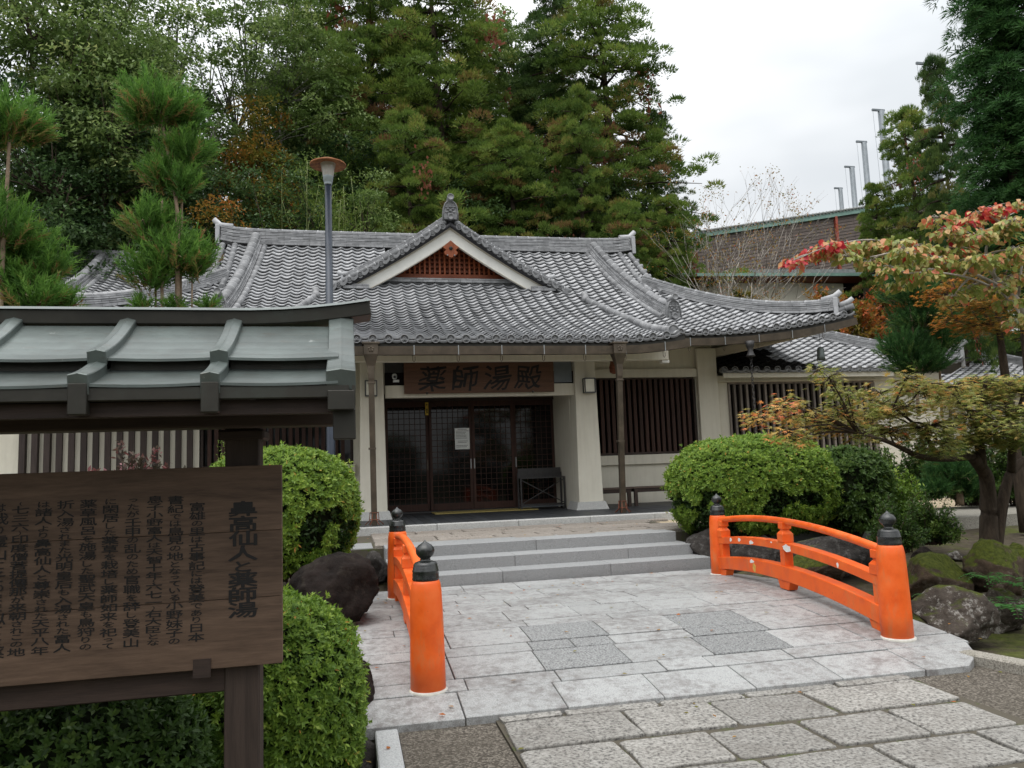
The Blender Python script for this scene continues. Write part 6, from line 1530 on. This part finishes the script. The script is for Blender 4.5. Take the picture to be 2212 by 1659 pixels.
# ================= trees
def spec(px, top_py, Y): x = P(px, 560, Y).x; return (x, Y, ground_z(x, Y) - .1), P(px, top_py, Y).z
def rw(px, Y): return px / FPX * Y
blunt = lambda s: min(1, 1.12 * (1 - s) ** .30) * min(1, .75 + s * 1.2)
round_ = lambda s: math.sin(math.pi * min(1, .12 + .88 * s) ** .9) ** .6 if s < 1 else .1
FAR = 'old cedars on the slope behind the hall'
PR = [conifer('cedar_tree', 'x', (0, 0, 0), 16, 3.3, 100 + k, mat=m_, nb=150, per=6, leaves=150, prof=blunt, ll=.15, lw=.05, droop=.28, trunk_r=.3, low=.08, clump=.40, tint0=t_, rust=r_, vine=v_, gaps=.04) for k, (m_, t_, r_, v_) in enumerate((('leaf_cedar', .46, .20, 5), ('leaf_cedar_dark', .5, .10, 2), ('leaf_cedar', .50, .12, 3)))]
for px, tp, Y, lab, rp, k, rot, st in (
        (1340, 5, 30, 'tall old cedar with rusty tufts at the open sky edge behind the hall', 184, 0, 0.0, 1.0),
        (1195, -30, 33, 'dark narrow cedar between the rusty cedars', 128, 1, 1.37, 1.0),
        (965, -70, 31, 'broad green cedar with red vine leaves above the front gable', 179, 2, 2.74, 1.0),
        (800, -190, 33, 'tallest rusty cedar with open crown right of the lamp post', 168, 0, 4.11, 1.0),
        (1255, 190, 27, 'yellow-green young cedar in front of the dark narrow cedar', 95, 2, 5.48, 1.0),
        (1120, 280, 27.5, 'low cedar with red vine leaves just behind the ridge', 123, 0, 0.57, 1.0),
        (905, 250, 27, 'bushy cedar left of the gable ornament behind the ridge', 123, 2, 1.94, 1.0),
        (1440, 430, 26, 'low yellow-green cedar right of the main ridge end', 84, 2, 3.31, 1.0),
        (1355, 440, 25.5, 'low shaded cedar close behind the ridge end', 89, 0, 4.68, 1.0),
        (680, -60, 36, 'thin airy cedar behind the lamp post', 123, 0, 6.05, 1.0),
        (1150, 130, 34, 'dark cedar filling the gap behind the narrow cedar', 120, 1, 2.2, 1.0), (880, 60, 36, 'dim tall cedar behind the gable cedar', 150, 1, 4.1, 1.0), (740, 120, 30, 'rusty cedar rising behind the bamboo', 105, 0, 5.0, 1.0), (1420, 250, 31, 'dark cedar at the outer edge of the cedar row', 75, 1, .7, 1.0), (1040, 60, 33, 'slim green cedar close beside the gable cedar', 95, 2, 3.6, 1.0)):
    b, z = spec(px, tp, Y); inst(PR[k], 'cedar_tree', lab, b, z, rw(rp, Y) * 1.2, 16, 3.3, rot, FAR)
for px, tp, Y, lab, rp, k, rot in ((2005, 235, 24, 'golden-green cedar before the brown hall and net poles', 135, 2, 1.1), (2065, 120, 20, 'grey-green cedar top leaning out beside the weeping cedar', 90, 1, 2.9), (1890, 400, 25, 'low yellow-green cedar at the foot of the golden cedar', 70, 2, 4.4)):
    b, z = spec(px, tp, Y); inst(PR[k], 'cedar_tree', lab, b, z, rw(rp, Y) * 1.08, 16, 3.3, rot, 'cedars before the brown hall')
for x, y, h, r, k, lab in ((25.5, 19.5, 13, 3.2, 0, 'cedar closing the garden beyond the lodge'), (29, 24, 15, 3.6, 2, 'tall cedar behind the garden beyond the lodge'), (24, 13.5, 9, 2.8, 1, 'dark cedar at the side of the garden'), (33, 29, 16, 3.8, 1, 'far cedar on the garden slope')):
    inst(PR[k], 'cedar_tree', lab, (x, y, ground_z(x, y) - .1), ground_z(x, y) + h, r, 16, 3.3, x, 'cedars closing the garden side')
for p_ in PR:
    for ch in list(p_.children): bpy.data.objects.remove(ch)
    bpy.data.objects.remove(p_)
EV = 'evergreens on the wooded slope'
b, z = spec(1090, 20, 37); broadleaf('evergreen_tree', 'pale grey-green evergreen seen between the tall cedars', b, z, rw(85, 37), 31, 'leaf_broad', leaves=104, nclump=260, ll=0.195, lw=0.161, tint0=.6, crown_low=.25, group=EV)
b, z = spec(90, -160, 27); broadleaf('evergreen_tree', 'great dark evergreen at the edge behind the pruned cedars', b, z, rw(270, 27), 32, 'leaf_broad', leaves=104, nclump=620, ll=0.163, lw=0.137, tint0=.55, crown_low=.2, clump=.62, group=EV)
b, z = spec(235, 70, 25); broadleaf('evergreen_tree', 'pale leaved evergreen with drooping sprays above the pruned cedar', b, z, rw(150, 25), 33, 'leaf_broad', leaves=104, nclump=300, ll=0.163, lw=0.122, tint0=.58, crown_low=.5, flat=.45, clump=.6, hang=.6, group=EV)
b, z = spec(440, -60, 30); broadleaf('evergreen_tree', 'open crowned tree whose bare limbs cross a gap of sky', b, z, rw(230, 30), 34, 'leaf_broad', leaves=104, nclump=270, ll=0.163, lw=0.129, tint0=.52, crown_low=.42, trunk_r=.3, bark='bark_grey', flat=.5, group=EV)
b, z = spec(620, 20, 29); broadleaf('evergreen_tree', 'grey-green leaning tree with fine leaves left of the lamp post', b, z, rw(110, 29), 35, 'leaf_broad', leaves=104, nclump=210, ll=0.146, lw=0.113, tint0=.56, crown_low=.35, trunk_r=.16, bark='bark_grey', flat=.6, lean=(.6, 0), group=EV)
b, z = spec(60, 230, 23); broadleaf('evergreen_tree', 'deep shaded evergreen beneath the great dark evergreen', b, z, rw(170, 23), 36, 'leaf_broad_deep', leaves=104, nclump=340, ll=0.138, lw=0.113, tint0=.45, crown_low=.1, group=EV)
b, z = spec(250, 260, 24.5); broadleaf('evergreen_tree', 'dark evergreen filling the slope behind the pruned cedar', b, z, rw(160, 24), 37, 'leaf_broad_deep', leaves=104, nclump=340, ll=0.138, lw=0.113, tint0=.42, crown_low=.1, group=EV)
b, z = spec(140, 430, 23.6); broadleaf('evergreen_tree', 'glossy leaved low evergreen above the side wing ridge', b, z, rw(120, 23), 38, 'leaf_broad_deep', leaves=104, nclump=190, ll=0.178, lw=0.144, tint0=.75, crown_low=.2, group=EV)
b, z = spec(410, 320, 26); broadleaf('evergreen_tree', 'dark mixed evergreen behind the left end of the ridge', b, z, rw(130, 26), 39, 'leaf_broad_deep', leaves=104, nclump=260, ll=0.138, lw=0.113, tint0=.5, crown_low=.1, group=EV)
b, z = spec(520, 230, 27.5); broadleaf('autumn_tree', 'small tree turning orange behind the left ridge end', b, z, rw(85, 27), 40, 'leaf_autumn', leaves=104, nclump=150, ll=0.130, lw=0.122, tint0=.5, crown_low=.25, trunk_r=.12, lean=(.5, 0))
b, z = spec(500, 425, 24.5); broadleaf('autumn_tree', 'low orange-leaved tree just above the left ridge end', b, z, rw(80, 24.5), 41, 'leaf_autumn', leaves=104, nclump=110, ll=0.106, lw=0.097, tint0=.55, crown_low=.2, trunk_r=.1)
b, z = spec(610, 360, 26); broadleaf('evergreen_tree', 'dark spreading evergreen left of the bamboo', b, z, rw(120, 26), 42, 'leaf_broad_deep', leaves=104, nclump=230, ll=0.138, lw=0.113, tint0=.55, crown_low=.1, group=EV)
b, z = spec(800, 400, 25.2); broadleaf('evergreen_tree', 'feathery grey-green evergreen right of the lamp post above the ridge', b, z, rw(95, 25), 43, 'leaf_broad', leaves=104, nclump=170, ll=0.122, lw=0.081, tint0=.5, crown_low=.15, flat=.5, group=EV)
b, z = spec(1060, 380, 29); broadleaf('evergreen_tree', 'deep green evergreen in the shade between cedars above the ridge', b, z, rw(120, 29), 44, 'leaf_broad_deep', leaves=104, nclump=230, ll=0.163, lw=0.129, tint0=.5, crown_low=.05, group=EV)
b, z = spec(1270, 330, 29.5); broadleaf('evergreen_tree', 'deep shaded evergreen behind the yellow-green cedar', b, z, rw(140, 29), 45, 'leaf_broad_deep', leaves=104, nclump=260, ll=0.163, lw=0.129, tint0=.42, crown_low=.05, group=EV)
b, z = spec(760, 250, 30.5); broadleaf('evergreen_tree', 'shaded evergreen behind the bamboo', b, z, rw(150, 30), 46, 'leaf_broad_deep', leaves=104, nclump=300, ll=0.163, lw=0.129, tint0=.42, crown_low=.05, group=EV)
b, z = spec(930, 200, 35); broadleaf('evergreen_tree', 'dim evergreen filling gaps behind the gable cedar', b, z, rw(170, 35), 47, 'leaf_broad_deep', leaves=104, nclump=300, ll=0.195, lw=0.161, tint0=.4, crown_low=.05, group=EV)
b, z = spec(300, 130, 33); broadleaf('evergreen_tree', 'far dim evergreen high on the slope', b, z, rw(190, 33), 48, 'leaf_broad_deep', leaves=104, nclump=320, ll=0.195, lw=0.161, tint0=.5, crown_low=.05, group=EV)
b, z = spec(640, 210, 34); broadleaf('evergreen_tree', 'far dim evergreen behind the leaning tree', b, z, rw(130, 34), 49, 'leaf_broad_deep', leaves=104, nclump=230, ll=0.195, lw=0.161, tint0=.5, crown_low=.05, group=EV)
# bamboo: many arching canes with drooping leaves
def bamboo(label, px, top_py, Y, rpx, seed, n=26):
    g = G(seed); b, z = spec(px, top_py, Y); t = thing('bamboo_clump', label, 'bamboo', b); mb = MB(); CC = []; T = []; r = rw(rpx, Y)
    for k in range(n):
        o = Vector(b) + Vector((g.normal() * r * .4, g.normal() * .5, 0)); h = (z - b[2]) * g.uniform(.6, 1.0); d = Vector((g.normal(), g.normal() * .5, 0)) * r * .35
        pts = [o + d * q ** 2.5 + Vector((0, 0, h * (q - .10 * q ** 4))) for q in np.linspace(0, 1, 8)]; mb.tube(pts, [.025 * (1 - .8 * q) + .003 for q in np.linspace(0, 1, 8)], 5)
        for j in range(26):
            q = g.uniform(.35, 1); i = min(6, int(q * 7)); p = np.array(pts[i].lerp(pts[i + 1], q * 7 - i)); c = p + g.normal(size=3) * np.array([.30, .30, .18]); tk = g.normal(.5, .15)
            for m in range(16): CC.append(c + g.normal(size=3) * .16); T.append(tk + g.normal() * .1)
    mb.build('canes', M['leaf_cane'], t); CC = np.array(CC); m = len(CC)
    scatter('foliage', 'diamond', CC, g.normal(size=(m, 3)) * .6 + np.array([0, 0, -.5]), rdir(g, m) + np.array([0, 0, .8]), g.uniform(.13, .24, m), g.uniform(.022, .036, m), np.array(T), 'leaf_bamboo', t)
simple('leaf_cane', (.16, .19, .06), .5, .4, .2, 5)
bamboo('pale green bamboo clump behind the lamp post', 690, 275, 25.5, 110, 3, 34)
bamboo('small bamboo clump above the ridge left of the gable', 740, 360, 24.6, 70, 4, 16)
b, z = spec(985, 425, 23.5); conifer('cypress_tree', 'small bright yellow-green cypress peeking beside the gable ornament', b, z, rw(55, 23.5), 51, 'leaf_cedar', 60, 6, 40, None, .2, .05, .1, .1, .3, .3, .68, 0)
# right side
b, z = spec(2190, -260, 15.5); conifer('cedar_tree', 'dark weeping cedar towering at the right over the dogwood', (b[0] + .3, 15.5, .3), z, rw(215, 15.5), 62, mat='leaf_deepcedar', nb=230, per=8, leaves=120, prof=lambda s: (1 - s) ** .5 * min(1, .75 + .5 * s), ll=.15, lw=.030, droop=.55, trunk_r=.3, low=.30, clump=.36, tint0=.5, rust=0, up=-.55)
# bare tree
def bare_tree(label, px, base_py, top_py, Y, seed, spreadpx, leafmat='leaf_autumn'):
    g = G(seed); p0 = P(px, base_py, Y); top = P(px, top_py, Y).z; base = Vector((p0.x, Y, ground_z(p0.x, Y))); t = thing('bare_tree', label, 'tree', tuple(base)); mb = MB(); tips = []
    def grow(p, d, L, r, lev):
        q = p + d * L; m = p + d * L * .5 + Vector((g.normal(), g.normal(), g.normal())) * L * .05; mb.tube([p, m, q], [r, r * .85, r * .7], 6 if lev < 2 else 4); tips.append(q)
        if lev >= 6: return
        for k in range(2 if lev else 3):
            nd = (d + Vector((g.normal() * .32, g.normal() * .32, g.normal() * .18 + .14))).normalized(); grow(q, nd, L * g.uniform(.62, .85), r * .62, lev + 1)
        if lev < 4: nd = (d + Vector((g.normal() * .8, g.normal() * .8, .1))).normalized(); grow(m, nd, L * .6, r * .45, lev + 2)
    H = top - base.z
    for k in range(3):
        a = Vector((g.normal() * .14, g.normal() * .14, 1)).normalized(); grow(base + Vector((g.normal() * .12, g.normal() * .12, 0)), a, H * .27, .055, 0)
    mb.build('trunk', M['bark_pale'], t); tp = np.array([tuple(v) for v in tips]); sel = g.choice(len(tp), len(tp) * 2 // 3); n = 4; C = np.repeat(tp[sel], n, 0) + g.normal(size=(len(sel) * n, 3)) * .10; m = len(C)
    scatter('crown', 'diamond', C, g.normal(size=(m, 3)) + np.array([0, 0, -.5]), rdir(g, m), g.uniform(.06, .10, m), g.uniform(.03, .05, m), g.normal(.6, .2, m), leafmat, t)
bare_tree('nearly bare pale tree with last orange leaves before the brown hall', 1548, 590, 400, 25, 5, 100)
bare_tree('slender bare tree beside the low yellow-green cedar', 1490, 590, 450, 25.8, 6, 60)
# ---------------- maple and dogwood
def spray_tree(name, label, base, trunk, limbs_, sprays, mat, seed, tpl, ll, lw, per, bark, flat=.22, tint=(.45, .16), hang=.15, nrm_up=1.2, zk=1.0):
    """trunk/limbs = polylines with radii; sprays = [(centre, radius, tint shift, thickness)] of layered leaves carried on twigs"""
    g = G(seed); t = thing(name, label, 'tree', tuple(base)); mb = MB(); nodes = []
    for pts, r0, r1 in trunk + limbs_:
        sp = spline(pts, 6); n = len(sp); mb.tube(sp, [r0 + (r1 - r0) * k / (n - 1) for k in range(n)], 9); nodes += sp
    CC = []; DD = []; T = []
    for c, r, dt, th in sprays:
        c = Vector(c); nn = min(nodes, key=lambda q: (q - c).length); mb.tube(spline([nn, nn.lerp(c, .5) + Vector((0, 0, .06 * (c - nn).length)), c], 4), [.014, .013, .012, .011, .010, .009, .008, .007, .006], 5)
        for k in range(int(per * r * r / .16)):
            a = g.uniform(0, 6.283); q = math.sqrt(g.random()) * r; p = Vector((c.x + math.cos(a) * q, c.y + math.sin(a) * q, c.z + g.normal() * th - .25 * q * q / max(r, .01) * flat * 3)); CC.append(tuple(p)); DD.append((math.cos(a) + g.normal() * .6, math.sin(a) + g.normal() * .6, -hang + g.normal() * .2)); T.append(g.normal(tint[0], tint[1]) + dt)
            if k % 5 == 0: mb.tube([c, c.lerp(p, .6) + Vector((0, 0, .02)), p], [.005, .004, .002], 3)
    mb.build('trunk', M[bark], t); CC = np.array(CC); DD = np.array(DD); m = len(CC)
    scatter('crown', tpl, CC, DD, rdir(g, m) * .55 + np.array([0, 0, nrm_up]), ll * g.uniform(.7, 1.2, m), lw * g.uniform(.75, 1.2, m), np.array(T), mat, t, zk)
    return t
Ym = 8.6
mbz = at_z(2150, 1188, .22); mb0 = Vector((mbz.x - .1, mbz.y, .12))
def Q(px, py, Y): return P(px, py, Y)
g = G(77)
trunk = [([mb0, Q(2135, 1100, 8.9), Q(2130, 1030, 8.8), Q(2100, 985, 8.6)], .125, .07), ([mb0 + Vector((.12, .05, 0)), Q(2165, 1090, 8.9), Q(2185, 1020, 8.9), Q(2225, 985, 8.9)], .085, .05)]
lim = [([Q(2100, 985, 8.6), Q(2040, 990, 8.2), Q(1985, 985, 7.9), Q(1920, 955, 7.6), Q(1850, 935, 7.4)], .055, .014), ([Q(2120, 1010, 8.7), Q(2115, 900, 8.4), Q(2130, 820, 8.2)], .07, .02), ([Q(2185, 1020, 8.9), Q(2190, 930, 8.5), Q(2215, 840, 8.3)], .06, .02),
       ([Q(2030, 990, 8.15), Q(1990, 930, 7.8), Q(1930, 880, 7.5)], .03, .010), ([Q(2110, 900, 8.4), Q(2050, 850, 8.0), Q(1990, 830, 7.8)], .035, .012)]
spr = []
for px, py, w, dt in ((1640, 905, 60, .25), (1690, 880, 80, .22), (1740, 900, 90, .18), (1700, 930, 80, .12), (1780, 925, 90, .08), (1820, 895, 90, .1), (1830, 850, 70, -.02), (1790, 815, 60, -.05), (1880, 900, 100, .05), (1900, 850, 90, .0), (1950, 880, 110, 0), (1990, 840, 100, .02), (1960, 820, 80, .0), (1920, 935, 90, .05), (2010, 920, 120, .0), (2050, 870, 120, .05), (2060, 835, 100, .05), (2110, 850, 120, 0), (2090, 900, 120, -.05), (2120, 825, 100, -.05), (2160, 830, 120, 0), (2190, 880, 120, -.05), (2200, 835, 110, .0), (2170, 920, 120, -.1), (2110, 950, 110, -.12), (2030, 955, 100, -.1), (2210, 950, 110, -.15), (1860, 940, 70, .0)):
    Y = 7.2 + .9 * (px - 1640) / 560 + g.uniform(-.45, .6); c = Q(px, py, Y); spr.append((c, w / FPX * Y * .62, dt + g.normal() * .04, .055)); c2 = Q(px + g.uniform(-25, 25), py + g.uniform(-18, 22), Y + .35); spr.append((c2, w / FPX * Y * .55, dt - .12, .05))
spray_tree('maple_tree', 'Japanese maple with olive and orange leaves leaning over the garden', mb0, trunk, lim, spr, 'leaf_maple', 78, 'maple', .066, .072, 330, 'bark', tint=(.55, .17))
# rusty maple behind
c0 = Q(2120, 760, 10.5); b0 = Vector((c0.x + .6, 10.6, .2))
spr = [(Q(px, py, 10.3 + g.uniform(-.5, .6)), w / FPX * 10.3 * .6, dt, .06) for px, py, w, dt in ((2010, 640, 70, .3), (2040, 625, 80, .25), (2080, 600, 90, .1), (2130, 615, 110, .0), (2180, 600, 110, -.05), (2090, 650, 110, .05), (2150, 660, 120, .0), (2200, 650, 110, -.1), (2060, 690, 90, .25), (2120, 700, 110, .05), (2180, 700, 110, -.1), (2160, 560, 100, 0), (2205, 545, 100, 0), (2040, 575, 70, .15))]
spray_tree('maple_tree', 'rust-orange maple in the shade behind the dogwood branches', b0, [([b0, Q(2170, 800, 10.6), Q(2150, 640, 10.5)], .10, .03)], [([Q(2160, 720, 10.6), Q(2100, 650, 10.4), Q(2040, 635, 10.3)], .03, .01)], spr, 'leaf_maple_rust', 79, 'maple', .066, .072, 300, 'bark', tint=(.5, .18))
# dogwood reaching in from the right
Yk = 6.6; root = Vector((Q(2330, 900, 6.9).x + .3, 7.0, -.1))
tr = [([root, Q(2330, 900, 6.95), Q(2250, 740, 6.8), Q(2195, 650, 6.7), Q(2150, 600, 6.6)], .10, .026), ([Q(2250, 740, 6.8), Q(2300, 560, 6.9), Q(2290, 480, 6.9), Q(2285, 440, 6.9)], .05, .006)]
lm = [([Q(2175, 625, 6.65), Q(2100, 590, 6.5), Q(2030, 565, 6.4), Q(1950, 545, 6.3), Q(1880, 555, 6.2)], .020, .005), ([Q(2195, 655, 6.7), Q(2120, 610, 6.4), Q(2040, 590, 6.2), Q(1960, 590, 6.1)], .016, .004), ([Q(2030, 565, 6.4), Q(1900, 520, 6.5), Q(1800, 530, 6.4), Q(1715, 562, 6.3)], .012, .003), ([Q(2150, 600, 6.6), Q(2130, 540, 6.5), Q(2160, 480, 6.5), Q(2200, 455, 6.5)], .018, .004), ([Q(2150, 600, 6.6), Q(2080, 520, 6.5), Q(2000, 470, 6.5)], .012, .003), ([Q(2200, 640, 6.7), Q(2210, 560, 6.6), Q(2230, 500, 6.5)], .014, .005)]
spr = []
for px, py, w, dt in ((1715, 562, 40, .45), (1745, 548, 45, .42), (1780, 540, 55, .28), (1790, 530, 40, .45), (1820, 532, 55, .15), (1860, 530, 60, .05), (1900, 535, 60, .06), (1935, 525, 60, .12), (1960, 540, 60, .03), (1990, 540, 60, .12), (1930, 580, 55, 0), (1955, 610, 50, -.05), (1990, 590, 60, .0), (2020, 560, 60, .06), (2050, 580, 60, .0), (2060, 540, 70, .02), (2050, 500, 60, .12), (2080, 480, 55, .3), (2120, 460, 50, .38), (2150, 450, 45, .42), (2100, 510, 70, .05), (2150, 500, 70, 0), (2190, 480, 60, .02), (2110, 560, 70, .03), (2160, 560, 70, 0), (2200, 540, 60, .0), (2060, 640, 36, .1), (2085, 625, 40, -.05), (2150, 620, 60, -.02), (2195, 600, 60, .05), (2205, 690, 50, -.02), (2180, 650, 45, 0), (2030, 470, 50, .2), (2210, 440, 50, .15), (1830, 555, 40, .0), (1880, 565, 40, 0)):
    Y = 6.35 + g.uniform(-.25, .3); spr.append((Q(px, py, Y), w / FPX * Y * .75, dt + g.normal() * .03, .025))
spray_tree('dogwood_tree', 'dogwood branches with drooping green, pink and crimson leaves', root, tr, lm, spr, 'leaf_dogwood', 80, 'cup', .072, .050, 520, 'bark_pale', tint=(.40, .19), hang=1.1, nrm_up=.6)
# trees on the near side of the garden, behind the viewer (mirrored in the door glass)
src = [o for o in COL.objects if o.type == 'EMPTY' and o.get('label', '').startswith(('dark evergreen filling', 'far dim evergreen high', 'deep shaded evergreen beneath', 'glossy leaved'))]
for k, (x, y, s) in enumerate(((-7, -9.5, 0), (-2.5, -11, 1), (2.5, -10.5, 2), (7.5, -11, 0), (12, -9.5, 1), (-11, -7, 3), (16, -8, 2))):
    o = src[s % len(src)]; c = o.copy(); COL.objects.link(c); c['label'] = ['evergreen', 'dark evergreen', 'bushy evergreen', 'old evergreen', 'tall evergreen', 'low evergreen', 'spreading evergreen'][k] + ' on the near side of the garden opposite the hall doors'; c['group'] = 'trees opposite the hall'
    c.location = (x, y, -1.5); c.scale = (.8, .8, .55)
    for ch in o.children: d = ch.copy(); COL.objects.link(d); d.parent = c; d.matrix_parent_inverse = ch.matrix_parent_inverse.copy()

# fallen leaves on the stone
gl = G(5); n_ = 150; lx_ = gl.uniform(.1, 5.2, n_); ly_ = gl.uniform(4.2, 13.1, n_); lz_ = np.array([deck_z(x, y) + .012 if 4.97 < y < 9.7 else (.545 if y > 11 else (-.012 if y < 4.95 else .56)) for x, y in zip(lx_, ly_)]); keep = (ly_ < 9.6) | (ly_ > 11.05)
C_ = np.stack([lx_, ly_, lz_], 1)[keep]; n_ = len(C_)
fl_ = scatter('fallen_leaves', 'diamond', C_, np.concatenate([gl.normal(size=(n_, 2)), np.zeros((n_, 1))], 1), np.tile([0, 0, 1.], (n_, 1)) + gl.normal(size=(n_, 3)) * .15, gl.uniform(.03, .055, n_), gl.uniform(.015, .03, n_), gl.uniform(.3, 1, n_), 'leaf_autumn', None)
fl_['kind'] = 'stuff'; fl_['label'] = 'scattered fallen leaves lying on the stone paving'; fl_['category'] = 'leaves'
